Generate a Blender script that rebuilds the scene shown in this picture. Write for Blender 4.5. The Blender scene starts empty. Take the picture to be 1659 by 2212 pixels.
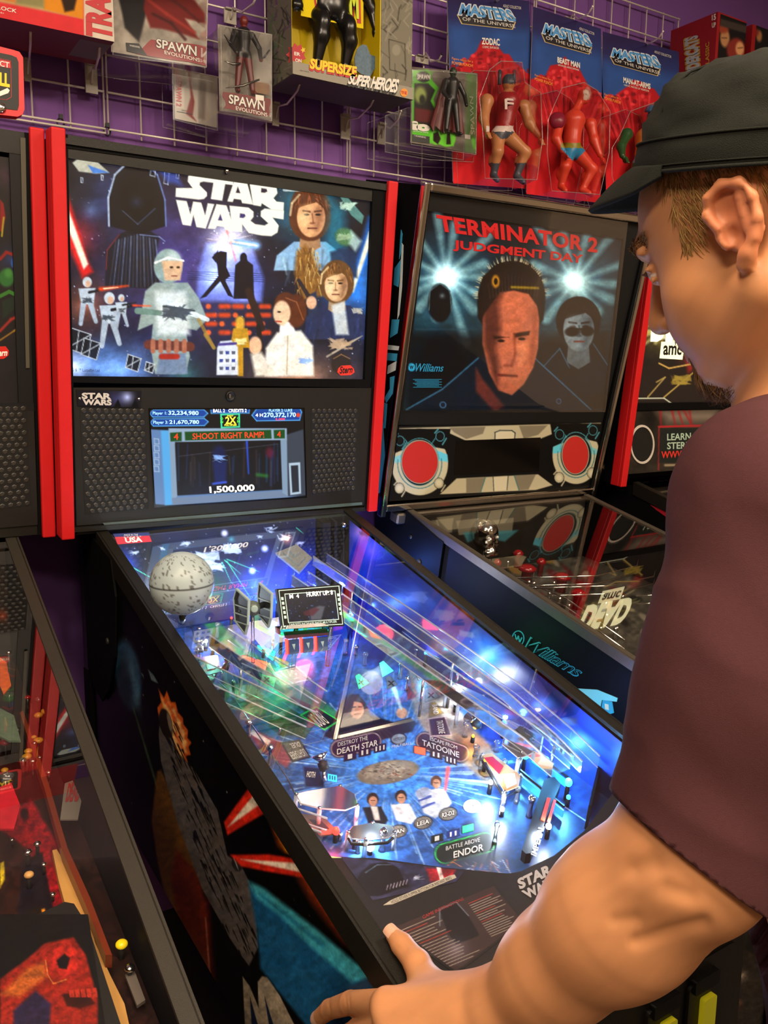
import bpy, math, random
import numpy as np
from mathutils import Vector, Matrix
sc = bpy.context.scene
COL = sc.collection
random.seed(7)

# ---------------- camera ----------------
FW, FH = 1659.0, 2212.0
CAMP = np.array([-0.4746, -1.9992, 1.3941]); CAMR = (1.4102, -0.0114, -0.5602); FPX = 1837.2
cd = bpy.data.cameras.new('camera'); cam = bpy.data.objects.new('camera', cd); COL.objects.link(cam)
cam.location = CAMP; cam.rotation_euler = CAMR
cd.sensor_fit = 'VERTICAL'; cd.sensor_height = 24.0; cd.lens = 24.0*FPX/FH; cd.clip_start = 0.02
sc.camera = cam
RM = np.array(cam.rotation_euler.to_matrix())

# ---------------- world, exposure, room lights ----------------
w = bpy.data.worlds.new('world'); sc.world = w; w.use_nodes = True
w.node_tree.nodes['Background'].inputs[0].default_value = (1.0, .78, .55, 1)
w.node_tree.nodes['Background'].inputs[1].default_value = 0.15
vs = sc.view_settings
vs.view_transform = 'Standard'; vs.look = 'None'; vs.gamma = 1; vs.exposure = 0.0; vs.use_curve_mapping = False
sc.cycles.use_denoising = True
sc.cycles.max_bounces = 8; sc.cycles.transparent_max_bounces = 24
sc.cycles.sample_clamp_indirect = 4
WARM = (1.0, .80, .58)
def area(name, loc, target, size, sy, power, color):
    l = bpy.data.lights.new(name, 'AREA'); l.shape = 'RECTANGLE'; l.size = size; l.size_y = sy; l.energy = power; l.color = color
    o = bpy.data.objects.new(name, l); COL.objects.link(o); o.location = loc
    o.rotation_euler = (Vector(target)-Vector(loc)).to_track_quat('-Z', 'Y').to_euler(); return o
CEIL_Z = 2.75
LAMPS = [(-1.4, -2.3, 42), (0.1, -2.7, 44), (-.45, -1.75, 24), (1.45, -1.8, 30), (1.7, -3.6, 34), (-.8, -3.9, 30)]
for i, (x, y, p) in enumerate(LAMPS):
    area('ceiling_light_glow', (x, y, CEIL_Z-.06), (x, y, 0), .55, .55, p, WARM)

SPOTS = [(-.95, -2.05, -.35, 2.15, 30), (.75, -2.15, .75, 2.15, 36), (1.75, -2.1, 1.6, 2.25, 26)]  # added spotlights, out of view, to brighten the toy wall
for sx, sy, tx, tz, p in SPOTS:
    l = bpy.data.lights.new('added_wall_spot_glow', 'SPOT'); l.energy = p; l.color = (1.0, .84, .66); l.spot_size = math.radians(78); l.spot_blend = .9; l.shadow_soft_size = .06
    o = bpy.data.objects.new('added_wall_spot_glow', l); COL.objects.link(o); o.location = (sx, sy, 2.56); o.rotation_euler = (Vector((tx, 0, tz))-Vector((sx, sy, 2.56))).to_track_quat('-Z', 'Y').to_euler()

# ---------------- helpers ----------------
def V3(a): return np.array(a, float)
def ray(u, v):
    d = RM @ np.array([(u-FW/2)/FPX, -(v-FH/2)/FPX, -1.0]); return d
def PX(u, v, depth): return CAMP + ray(u, v)*depth
def proj(P):
    q = (np.atleast_2d(P)-CAMP) @ RM
    return FW/2+FPX*q[:, 0]/-q[:, 2], FH/2-FPX*q[:, 1]/-q[:, 2]
class Plane:
    def __init__(s, o, a, b):
        s.o = V3(o); n = np.cross(V3(a)-s.o, V3(b)-s.o); n /= np.linalg.norm(n)
        if n @ (CAMP-s.o) < 0: n = -n
        s.n = n
    def at(s, u, v, off=0.0):
        d = ray(u, v); o = s.o+s.n*off
        return CAMP + d*((o-CAMP)@s.n)/(d@s.n)
def yplane(y): return Plane((0, y, 0), (1, y, 0), (0, y, 1))
def xplane(x): return Plane((x, 0, 0), (x, 1, 0), (x, 0, 1))
def zplane(z): return Plane((0, 0, z), (1, 0, z), (0, 1, z))

def lin(c):
    c = np.asarray(c, float); return np.where(c <= .04045, c/12.92, ((c+.055)/1.055)**2.4)
def hx(h):
    return tuple(int(h[i:i+2], 16)/255 for i in (0, 2, 4))
MATS = {}
def mat(name, c=(.5, .5, .5), rough=.5, metal=0.0, em=0.0, emc=None, spec=.5, noise=0, nscale=60, bump=0, bscale=200, coat=0, sss=0, trans=0, ior=1.45):
    if name in MATS: return MATS[name]
    if isinstance(c, str): c = hx(c)
    m = bpy.data.materials.new(name); m.use_nodes = True; nt = m.node_tree; b = nt.nodes['Principled BSDF']
    L = tuple(lin(c))+(1,)
    b.inputs['Base Color'].default_value = L
    b.inputs['Roughness'].default_value = rough; b.inputs['Metallic'].default_value = metal
    b.inputs['Specular IOR Level'].default_value = spec; b.inputs['IOR'].default_value = ior
    b.inputs['Coat Weight'].default_value = coat; b.inputs['Transmission Weight'].default_value = trans
    if sss: b.inputs['Subsurface Weight'].default_value = sss; b.inputs['Subsurface Radius'].default_value = (.012, .004, .002); b.inputs['Subsurface Scale'].default_value = 1
    if em:
        e = emc if emc is not None else c
        if isinstance(e, str): e = hx(e)
        b.inputs['Emission Color'].default_value = tuple(lin(e))+(1,); b.inputs['Emission Strength'].default_value = em
    if noise:
        tc = nt.nodes.new('ShaderNodeTexCoord'); n = nt.nodes.new('ShaderNodeTexNoise'); n.inputs['Scale'].default_value = nscale; n.inputs['Detail'].default_value = 5
        nt.links.new(tc.outputs['Object'], n.inputs['Vector'])
        mx = nt.nodes.new('ShaderNodeMix'); mx.data_type = 'RGBA'
        mx.inputs[6].default_value = tuple(np.clip(np.array(L[:3])*(1-noise), 0, 1))+(1,); mx.inputs[7].default_value = tuple(np.clip(np.array(L[:3])*(1+noise), 0, 1))+(1,)
        nt.links.new(n.outputs['Fac'], mx.inputs[0]); nt.links.new(mx.outputs[2], b.inputs['Base Color'])
    if bump:
        tc = nt.nodes.new('ShaderNodeTexCoord'); n = nt.nodes.new('ShaderNodeTexNoise'); n.inputs['Scale'].default_value = bscale
        bp = nt.nodes.new('ShaderNodeBump'); bp.inputs['Strength'].default_value = bump; bp.inputs['Distance'].default_value = .002
        nt.links.new(tc.outputs['Object'], n.inputs['Vector']); nt.links.new(n.outputs['Fac'], bp.inputs['Height']); nt.links.new(bp.outputs[0], b.inputs['Normal'])
    MATS[name] = m; return m
def paintmat(name, rough=.35, em=0.0, spec=.5, metal=0):
    if name in MATS: return MATS[name]
    m = bpy.data.materials.new(name); m.use_nodes = True; nt = m.node_tree; b = nt.nodes['Principled BSDF']
    a = nt.nodes.new('ShaderNodeAttribute'); a.attribute_name = 'Col'
    b.inputs['Roughness'].default_value = rough; b.inputs['Specular IOR Level'].default_value = spec; b.inputs['Metallic'].default_value = metal
    if em:
        b.inputs['Base Color'].default_value = (.01, .01, .01, 1)
        nt.links.new(a.outputs['Color'], b.inputs['Emission Color']); b.inputs['Emission Strength'].default_value = em
    else: nt.links.new(a.outputs['Color'], b.inputs['Base Color'])
    MATS[name] = m; return m
def glassmat(name, tint=(1, 1, 1), refl=1.0, rough=0.0, ior=1.5, haze=0):
    """thin clear sheet: tinted transparency plus a fresnel reflection"""
    if name in MATS: return MATS[name]
    m = bpy.data.materials.new(name); m.use_nodes = True; nt = m.node_tree; nt.nodes.clear()
    out = nt.nodes.new('ShaderNodeOutputMaterial'); t = nt.nodes.new('ShaderNodeBsdfTransparent'); g = nt.nodes.new('ShaderNodeBsdfGlossy')
    t.inputs[0].default_value = tuple(tint)+(1,); g.inputs[0].default_value = (1, 1, 1, 1); g.inputs['Roughness'].default_value = rough
    f = nt.nodes.new('ShaderNodeFresnel'); f.inputs[0].default_value = ior
    mu = nt.nodes.new('ShaderNodeMath'); mu.operation = 'MULTIPLY'; mu.use_clamp = True; mu.inputs[1].default_value = refl
    mx = nt.nodes.new('ShaderNodeMixShader'); nt.links.new(f.outputs[0], mu.inputs[0]); nt.links.new(mu.outputs[0], mx.inputs[0])
    nt.links.new(t.outputs[0], mx.inputs[1]); nt.links.new(g.outputs[0], mx.inputs[2])
    if haze:
        d = nt.nodes.new('ShaderNodeBsdfDiffuse'); d.inputs[0].default_value = (.8, .8, .8, 1); m2 = nt.nodes.new('ShaderNodeMixShader'); m2.inputs[0].default_value = haze
        nt.links.new(mx.outputs[0], m2.inputs[1]); nt.links.new(d.outputs[0], m2.inputs[2]); nt.links.new(m2.outputs[0], out.inputs[0])
    else: nt.links.new(mx.outputs[0], out.inputs[0])
    MATS[name] = m; return m

class MB:
    """collects geometry of ONE mesh object"""
    def __init__(s): s.v = []; s.f = []; s.m = []; s.sm = []; s.c = []; s.mats = []; s.n = 0; s.hascol = False
    def mi(s, m):
        if m not in s.mats: s.mats.append(m)
        return s.mats.index(m)
    def add(s, V, F, m, smooth=False, col=None):
        V = np.asarray(V, float).reshape(-1, 3); k = s.mi(m)
        s.v.append(V)
        if isinstance(F, np.ndarray): s.f.append(F+s.n); nf = len(F)
        else:
            s.f.append([[i+s.n for i in f] for f in F]); nf = len(F)
        s.m.append(np.full(nf, k)); s.sm.append(np.full(nf, smooth))
        if col is None: s.c.append(np.zeros((len(V), 3)))
        else: s.c.append(col); s.hascol = True
        s.n += len(V); return s
    # shapes
    def box(s, lo, hi, m, M=None):
        lo, hi = V3(lo), V3(hi); P = np.array([[(lo, hi)[i][0], (lo, hi)[j][1], (lo, hi)[k][2]] for k in (0, 1) for j in (0, 1) for i in (0, 1)])
        if M is not None: P = np.array([list(M @ Vector(p)) for p in P])
        return s.add(P, [[0, 2, 3, 1], [4, 5, 7, 6], [0, 1, 5, 4], [2, 6, 7, 3], [0, 4, 6, 2], [1, 3, 7, 5]], m)
    def hexa(s, P, m):
        """8 corners: 0-3 one face loop, 4-7 the opposite loop"""
        return s.add(P, [[3, 2, 1, 0], [4, 5, 6, 7], [0, 1, 5, 4], [1, 2, 6, 5], [2, 3, 7, 6], [3, 0, 4, 7]], m)
    def loops(s, A, B, m, smooth=False, caps=(True, True)):
        n = len(A); F = [[i, (i+1) % n, n+(i+1) % n, n+i] for i in range(n)]
        if caps[0]: F.append(list(range(n))[::-1])
        if caps[1]: F.append([n+i for i in range(n)])
        return s.add(np.vstack([A, B]), F, m, smooth)
    def slab(s, pl, pts, o0, o1, m):
        B = np.array([pl.at(u, v, o1) for u, v in pts]); A = B-pl.n*(o1-o0)
        return s.loops(A, B, m)
    def frame(s, pl, outer, inner, o0, o1, m):
        A = np.array([pl.at(u, v, o1) for u, v in outer]); B = np.array([pl.at(u, v, o1) for u, v in inner]); n = len(A)
        d = -pl.n*(o1-o0); P = np.vstack([A, B, A+d, B+d]); F = []
        for i in range(n):
            j = (i+1) % n
            F += [[i, j, n+j, n+i], [2*n+i, 3*n+i, 3*n+j, 2*n+j], [i, 2*n+i, 2*n+j, j], [n+i, n+j, 3*n+j, 3*n+i]]
        return s.add(P, F, m)
    def tube(s, pts, r, m, seg=8, closed=False, caps=True, smooth=True):
        pts = [V3(p) for p in pts]; n = len(pts); rs = r if hasattr(r, '__len__') else [r]*n
        V = []; ref = None
        for i, p in enumerate(pts):
            if closed: t = pts[(i+1) % n]-pts[i-1]
            else: t = pts[min(i+1, n-1)]-pts[max(i-1, 0)]
            t = t/(np.linalg.norm(t)+1e-12)
            if ref is None:
                ref = np.cross(t, [0, 0, 1]);
                if np.linalg.norm(ref) < .1: ref = np.cross(t, [1, 0, 0])
            ref = ref-t*(ref@t); ref /= np.linalg.norm(ref)+1e-12; b = np.cross(t, ref)
            for k in range(seg):
                a = 2*math.pi*k/seg; V.append(p+rs[i]*(math.cos(a)*ref+math.sin(a)*b))
        F = []
        for i in range(n if closed else n-1):
            for k in range(seg):
                j = (i+1) % n; F.append([i*seg+k, i*seg+(k+1) % seg, j*seg+(k+1) % seg, j*seg+k])
        if caps and not closed: F += [list(range(seg))[::-1], [(n-1)*seg+k for k in range(seg)]]
        return s.add(V, F, m, smooth)
    def lathe(s, base, axis, prof, m, seg=20, smooth=True, cap=True):
        ax = V3(axis); ax /= np.linalg.norm(ax); e = np.cross(ax, [0, 0, 1])
        if np.linalg.norm(e) < .1: e = np.cross(ax, [1, 0, 0])
        e /= np.linalg.norm(e); b = np.cross(ax, e); V = []
        for r, h in prof:
            for k in range(seg):
                a = 2*math.pi*k/seg; V.append(V3(base)+ax*h+r*(math.cos(a)*e+math.sin(a)*b))
        F = [[i*seg+k, i*seg+(k+1) % seg, (i+1)*seg+(k+1) % seg, (i+1)*seg+k] for i in range(len(prof)-1) for k in range(seg)]
        if cap: F += [list(range(seg))[::-1], [(len(prof)-1)*seg+k for k in range(seg)]]
        return s.add(V, F, m, smooth)
    def ball(s, c, r, m, seg=16, rings=10, sc3=(1, 1, 1)):
        prof = [(max(r*math.sin(math.pi*i/rings), 1e-5), -r*math.cos(math.pi*i/rings)) for i in range(rings+1)]
        n0 = len(s.v); s.lathe((0, 0, 0), (0, 0, 1), prof, m, seg, True, False); s.v[n0] = s.v[n0]*V3(sc3)+V3(c); return s
    def text(s, pl, body, quad, m, off=.0006, bold=0.0, shear=0.0, spacing=1.0, border=None, bw=.03, thick=0, font=None):
        """flat lettering on a plane; quad = photo corners TL,TR,BR,BL of the text block"""
        if border is not None: s.text(pl, body, quad, border, off*.55, bold+bw, shear, spacing, None, thick=0, font=font, )
        V, F = textgeo(body, bold, shear, spacing)
        if len(V) == 0: return s
        V0, _ = textgeo(body, 0, shear, spacing)
        lo, hi = V0.min(0), V0.max(0)
        UV = (V[:, :2]-lo[:2])/np.maximum(hi[:2]-lo[:2], 1e-9)
        C = [pl.at(u, v, off) for u, v in quad]
        u, t = UV[:, 0:1], 1-UV[:, 1:2]
        P = (C[0]*(1-u)+C[1]*u)*(1-t)+(C[3]*(1-u)+C[2]*u)*t
        return s.add(P, F, m)
    def build(s, name, parent=None, label=None, cat=None, group=None, kind=None):
        me = bpy.data.meshes.new(name)
        if s.n:
            V = np.vstack(s.v); me.vertices.add(len(V)); me.vertices.foreach_set('co', V.astype(np.float32).ravel())
            tot = []; vi = []
            for f in s.f:
                if isinstance(f, np.ndarray): tot.append(np.full(len(f), f.shape[1])); vi.append(f.ravel())
                else: tot.append(np.array([len(q) for q in f])); vi.append(np.array([i for q in f for i in q]))
            tot = np.concatenate(tot).astype(np.int32); vi = np.concatenate(vi).astype(np.int32)
            me.loops.add(len(vi)); me.loops.foreach_set('vertex_index', vi)
            me.polygons.add(len(tot)); st = np.concatenate([[0], np.cumsum(tot)[:-1]]).astype(np.int32)
            me.polygons.foreach_set('loop_start', st); me.polygons.foreach_set('loop_total', tot)
            me.polygons.foreach_set('material_index', np.concatenate(s.m).astype(np.int32))
            me.polygons.foreach_set('use_smooth', np.concatenate(s.sm))
            if s.hascol:
                a = me.color_attributes.new('Col', 'FLOAT_COLOR', 'POINT'); c = np.vstack(s.c)
                a.data.foreach_set('color', np.hstack([c, np.ones((len(c), 1))]).astype(np.float32).ravel())
            me.update(calc_edges=True); me.validate()
        for m in s.mats: me.materials.append(m)
        o = bpy.data.objects.new(name, me); COL.objects.link(o)
        if parent is not None:
            o.parent = parent; M = parent_world(parent); o.matrix_parent_inverse = M.inverted()
        return tag(o, label, cat, group, kind)
def parent_world(o):
    M = o.matrix_basis.copy()
    if o.parent: M = parent_world(o.parent) @ o.matrix_parent_inverse @ M
    return M
def tag(o, label=None, cat=None, group=None, kind=None):
    if label: o['label'] = label
    if cat: o['category'] = cat
    if group: o['group'] = group
    if kind: o['kind'] = kind
    return o
def thing(name, label, cat, loc=(0, 0, 0), group=None):
    o = bpy.data.objects.new(name, None); COL.objects.link(o); o.location = loc; o.empty_display_size = .05
    return tag(o, label, cat, group)
_TC = {}
def textgeo(body, bold=0.0, shear=0.0, spacing=1.0):
    key = (body, round(bold, 4), shear, spacing)
    if key in _TC: return _TC[key]
    cu = bpy.data.curves.new('txt', 'FONT'); cu.body = body; cu.offset = bold; cu.shear = shear; cu.space_character = spacing; cu.resolution_u = 3; cu.align_x = 'CENTER'; cu.fill_mode = 'FRONT'
    o = bpy.data.objects.new('txt', cu); COL.objects.link(o)
    dg = bpy.context.evaluated_depsgraph_get(); dg.update(); me = o.evaluated_get(dg).to_mesh()
    V = np.array([v.co[:] for v in me.vertices]).reshape(-1, 3); F = [list(p.vertices) for p in me.polygons]
    o.evaluated_get(dg).to_mesh_clear(); bpy.data.objects.remove(o); bpy.data.curves.remove(cu)
    _TC[key] = (V, F); return V, F

# ---------------- painting artwork on panels ----------------
def vnoise(x, y, seed=0):
    xi = np.floor(x).astype(np.int64); yi = np.floor(y).astype(np.int64); fx = x-xi; fy = y-yi
    def h(a, b):
        n = (a*374761393+b*668265263+seed*974711) & 0x7fffffff; n = (n ^ (n >> 13))*1274126177 & 0x7fffffff
        return ((n ^ (n >> 16)) & 0xffff)/65535.0
    fx = fx*fx*(3-2*fx); fy = fy*fy*(3-2*fy)
    return (h(xi, yi)*(1-fx)+h(xi+1, yi)*fx)*(1-fy)+(h(xi, yi+1)*(1-fx)+h(xi+1, yi+1)*fx)*fy
def fbm(x, y, seed=0, o=4):
    s = 0; a = .5
    for i in range(o): s = s+a*vnoise(x*2**i, y*2**i, seed+i); a *= .5
    return s
class Art:
    """painted panel: a dense grid of vertices on a plane, colours per vertex; shapes are given in photo coordinates"""
    def __init__(s, pl, quad, step=2.0, off=0.0, base='000000', P=None):
        if P is None: C = [pl.at(u, v, off) for u, v in quad]
        else: C = [V3(p) for p in P]; quad = list(zip(*[a.tolist() for a in proj(np.array(C))]))
        q = np.array(quad, float); wpx = max(np.linalg.norm(q[1]-q[0]), np.linalg.norm(q[2]-q[3])); hpx = max(np.linalg.norm(q[3]-q[0]), np.linalg.norm(q[2]-q[1]))
        s.nx = nx = max(3, int(wpx/step)); s.ny = ny = max(3, int(hpx/step))
        u, t = np.meshgrid(np.linspace(0, 1, nx), np.linspace(0, 1, ny)); u = u.ravel()[:, None]; t = t.ravel()[:, None]
        s.U, s.T = u[:, 0], t[:, 0]
        s.P = (C[0]*(1-u)+C[1]*u)*(1-t)+(C[3]*(1-u)+C[2]*u)*t
        s.X, s.Y = proj(s.P); s.C = np.zeros((len(s.P), 3))+np.array(s.cc(base)); s.tr = lambda x, y: (x, y)
        s.inv = np.linalg.norm(q[0]-q[1])
    def cc(s, c): return np.array(hx(c) if isinstance(c, str) else c, float)
    def view(s, ox, oy, k): s.tr = lambda x, y: (ox+x/k, oy+y/k); s.k = k; return s
    k = 1.0
    def blend(s, idx, a, c, mode='mix'):
        c = s.cc(c); a = a[:, None]
        if mode == 'mix': s.C[idx] = s.C[idx]*(1-a)+c*a
        elif mode == 'add': s.C[idx] = s.C[idx]+c*a
        elif mode == 'mul': s.C[idx] = s.C[idx]*(1-a+c*a)
        return s
    def grad(s, x0, y0, c0, x1, y1, c1, a=1.0):
        x0, y0 = s.tr(x0, y0); x1, y1 = s.tr(x1, y1); d = np.array([x1-x0, y1-y0]); t = np.clip(((s.X-x0)*d[0]+(s.Y-y0)*d[1])/(d@d), 0, 1)[:, None]
        s.C = s.C*(1-a)+a*(s.cc(c0)*(1-t)+s.cc(c1)*t); return s
    def glow(s, x, y, r, c, a=1.0, mode='add', p=2.0, ry=None):
        x, y = s.tr(x, y); r = r/s.k; ry = (ry or r*s.k)/s.k
        d = np.sqrt(((s.X-x)/r)**2+((s.Y-y)/ry)**2); idx = np.where(d < 1)[0]
        return s.blend(idx, a*(1-d[idx])**p, c, mode)
    def ell(s, x, y, rx, ry, c, ang=0, soft=1.0, a=1.0, mode='mix'):
        x, y = s.tr(x, y); rx /= s.k; ry /= s.k; A = math.radians(ang); dx, dy = s.X-x, s.Y-y
        X = dx*math.cos(A)+dy*math.sin(A); Y = -dx*math.sin(A)+dy*math.cos(A)
        d = (np.sqrt((X/rx)**2+(Y/ry)**2)-1)*min(rx, ry); idx = np.where(d < soft)[0]
        return s.blend(idx, a*np.clip(.5-d[idx]/(2*soft), 0, 1), c, mode)
    def poly(s, pts, c, soft=1.0, a=1.0, mode='mix'):
        Q = np.array([s.tr(*p) for p in pts], float); lo = Q.min(0)-soft; hi = Q.max(0)+soft
        idx = np.where((s.X > lo[0]) & (s.X < hi[0]) & (s.Y > lo[1]) & (s.Y < hi[1]))[0]
        if len(idx) == 0: return s
        X, Y = s.X[idx], s.Y[idx]; ins = np.zeros(len(idx), bool); dd = np.full(len(idx), 1e9); n = len(Q)
        for i in range(n):
            x0, y0 = Q[i]; x1, y1 = Q[(i+1) % n]; cond = (y0 > Y) != (y1 > Y)
            ins ^= cond & (X < (x1-x0)*(Y-y0)/((y1-y0) if y1 != y0 else 1e-9)+x0)
            ex, ey = x1-x0, y1-y0; t = np.clip(((X-x0)*ex+(Y-y0)*ey)/(ex*ex+ey*ey+1e-9), 0, 1)
            dd = np.minimum(dd, np.hypot(X-x0-t*ex, Y-y0-t*ey))
        sd = np.where(ins, -dd, dd); return s.blend(idx, a*np.clip(.5-sd/(2*soft), 0, 1), c, mode)
    def line(s, x0, y0, x1, y1, w0, c, w1=None, soft=1.0, a=1.0, mode='mix'):
        x0, y0 = s.tr(x0, y0); x1, y1 = s.tr(x1, y1); w1 = w0 if w1 is None else w1; m = max(w0, w1)/s.k+soft
        w0 = w0/s.k; w1 = w1/s.k
        idx = np.where((s.X > min(x0, x1)-m) & (s.X < max(x0, x1)+m) & (s.Y > min(y0, y1)-m) & (s.Y < max(y0, y1)+m))[0]
        X, Y = s.X[idx], s.Y[idx]; ex, ey = x1-x0, y1-y0; t = np.clip(((X-x0)*ex+(Y-y0)*ey)/(ex*ex+ey*ey+1e-9), 0, 1)
        d = np.hypot(X-x0-t*ex, Y-y0-t*ey)-(w0+(w1-w0)*t)/2
        return s.blend(idx, a*np.clip(.5-d/(2*soft), 0, 1), c, mode)
    def path(s, pts, w, c, soft=.8, a=1.0, mode='mix', closed=False):
        pts = list(pts)+([pts[0]] if closed else [])
        for p, q in zip(pts[:-1], pts[1:]): s.line(p[0], p[1], q[0], q[1], w, c, soft=soft, a=a, mode=mode)
        return s
    def beam(s, x0, y0, x1, y1, w, c, core='fff4e0', k=.35):
        s.line(x0, y0, x1, y1, w*1.5, c, soft=w*.45/s.k, a=.7); s.line(x0, y0, x1, y1, w, c, soft=w*.12/s.k); s.line(x0, y0, x1, y1, w*k, core, soft=w*.12/s.k); return s
    def rough(s, sx, sy=None, amt=.3, seed=1, o=4):
        sy = sy or sx; n = fbm(s.X/sx, s.Y/sy, seed, o); s.C = np.clip(s.C*(1+amt*(n*2-.95))[:, None], 0, 4); return s
    def texture(s, amt=.22, seed=50):
        n1 = fbm(s.X/3.2, s.Y/3.2, seed, 2); n2 = fbm(s.X/11+s.Y/23, s.Y/9, seed+5, 3); n3 = fbm(s.X/30, s.Y/26, seed+9, 2)
        s.C = np.clip(s.C*(1+amt*(n1*2-.75)[:, None]+amt*1.4*(n2*2-.9)[:, None]), 0, 4); s.C = np.clip(s.C+(.05*(n3-.4)[:, None]*np.array((1, .2, -1.0))), 0, 4); return s
    def stars(s, n, c='ffffff', seed=3, r=1.2, box=None):
        rg = random.Random(seed); box = box or (s.X.min(), s.Y.min(), s.X.max(), s.Y.max()); tr = s.tr; k = s.k; s.tr = lambda x, y: (x, y); s.k = 1
        for i in range(n):
            b = rg.random()**2; s.ell(rg.uniform(box[0], box[2]), rg.uniform(box[1], box[3]), r*(.4+b), r*(.4+b), c, soft=.8, a=.35+.65*b)
        s.tr = tr; s.k = k; return s
    def bust(s, x, y, r, hair, skin, cloth, face=0, long=0, dark=.5, lit=1, sw=2.1, sh=1.7, hl=None, shadec='301818'):
        """a plain generic head and shoulders; (x,y) face centre, r half face height"""
        s.poly([(x-sw*r, y+(1.2+sh)*r), (x-sw*r*.92, y+1.9*r), (x-.75*r, y+1.25*r), (x+.75*r, y+1.25*r), (x+sw*r*.92, y+1.9*r), (x+sw*r, y+(1.2+sh)*r)], cloth, soft=1.5)
        s.poly([(x-.42*r, y+.5*r), (x+.42*r, y+.5*r), (x+.5*r, y+1.5*r), (x, y+1.8*r), (x-.5*r, y+1.5*r)], np.array(s.cc(skin))*.72)
        s.ell(x, y-.25*r, .95*r, (1.05+long*.6)*r, hair, soft=1.5)
        if long: s.ell(x, y+.35*r*long, .98*r, 1.1*r, hair, soft=1.5)
        s.ell(x+face*.12*r, y+.12*r, .66*r, .92*r, skin, soft=1.3)
        s.poly([(x+face*.12*r-lit*.66*r, y-.5*r), (x-lit*.1*r, y-.5*r), (x-lit*.22*r, y+.3*r), (x-lit*.1*r, y+1.0*r), (x-lit*.4*r, y+.8*r), (x-lit*.66*r, y+.2*r)], shadec, soft=.16*r/s.k, a=dark)
        fx = x+face*.25*r
        for e in (-1, 1):
            s.line(fx+e*.12*r, y-.16*r, fx+e*.42*r, y-.2*r, .09*r, hair, soft=.8, a=.9)
            s.ell(fx+e*.27*r, y-.02*r, .13*r, .055*r, '201510', soft=.7)
        s.line(fx, y-.05*r, fx+face*.08*r+.02*r, y+.35*r, .07*r, shadec, soft=.8, a=.5); s.ell(fx, y+.38*r, .14*r, .06*r, shadec, soft=.8, a=.5)
        s.line(fx-.2*r, y+.62*r, fx+.2*r, y+.62*r, .07*r, '6a2a22', soft=.8, a=.9)
        s.poly([(x-.7*r, y-.3*r), (x-.55*r, y-.75*r), (x, y-.95*r), (x+.55*r, y-.75*r), (x+.7*r, y-.3*r), (x+.3*r, y-.6*r), (x-.2*r, y-.45*r)], hair, soft=1)
        rg = random.Random(int(x*7+y)); hc = s.cc(hair)
        for _ in range(int(46)):
            t = rg.uniform(-2.9, -.25); q = rg.uniform(.62, 1.0); X0 = x+.95*r*q*math.cos(t); Y0 = y-.2*r+1.02*r*q*math.sin(t); g = rg.uniform(.4, 2.3)
            if math.hypot((X0-x-face*.12*r)/(.6*r), (Y0-y-.2*r)/(.8*r)) > 1: s.line(X0, Y0, X0+.12*r*math.cos(t)+rg.uniform(-.1, .1)*r, Y0+rg.uniform(.1, .4)*r, .05*r, np.clip(hc*g+.02, 0, 1), .02*r, soft=.7, a=.75)
        for _ in range(16):
            X0 = x+rg.uniform(-sw*.8, sw*.8)*r; Y0 = y+rg.uniform(1.6, 2.0+sh*.5)*r; s.line(X0, Y0, X0+rg.uniform(-.3, .3)*r, Y0+rg.uniform(.3, .9)*r, .10*r, np.clip(s.cc(cloth)*rg.choice([.45, .6, 1.5]), 0, 1), .03*r, soft=.05*r/s.k+.5, a=.55)
        s.ell(x+face*.12*r-lit*-.32*r, y+.15*r, .2*r, .34*r, np.clip(s.cc(skin)*1.18+.03, 0, 1), 0, .12*r/s.k, .6); s.ell(x+face*.12*r+lit*.1*r, y-.38*r, .3*r, .14*r, np.clip(s.cc(skin)*1.12, 0, 1), 0, .1*r/s.k, .5)
        s.ell(fx+.02*r, y+.82*r, .16*r, .09*r, np.clip(s.cc(skin)*1.1, 0, 1), 0, .06*r/s.k, .5)
        if hl: s.path([(x+lit*.5*r, y-.95*r), (x+lit*.85*r, y-.55*r), (x+lit*.93*r, y)], .1*r, hl, a=.7)
        return s
    def into(s, mb, m, flip=False, gain=1.0):
        nx, ny = s.nx, s.ny; i = np.arange(ny-1)[:, None]*nx+np.arange(nx-1)[None, :]; i = i.ravel()
        F = np.stack([i, i+nx, i+nx+1, i+1], 1)
        mb.add(s.P, F, m, False, lin(np.clip(s.C, 0, None))*gain); return s

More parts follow.
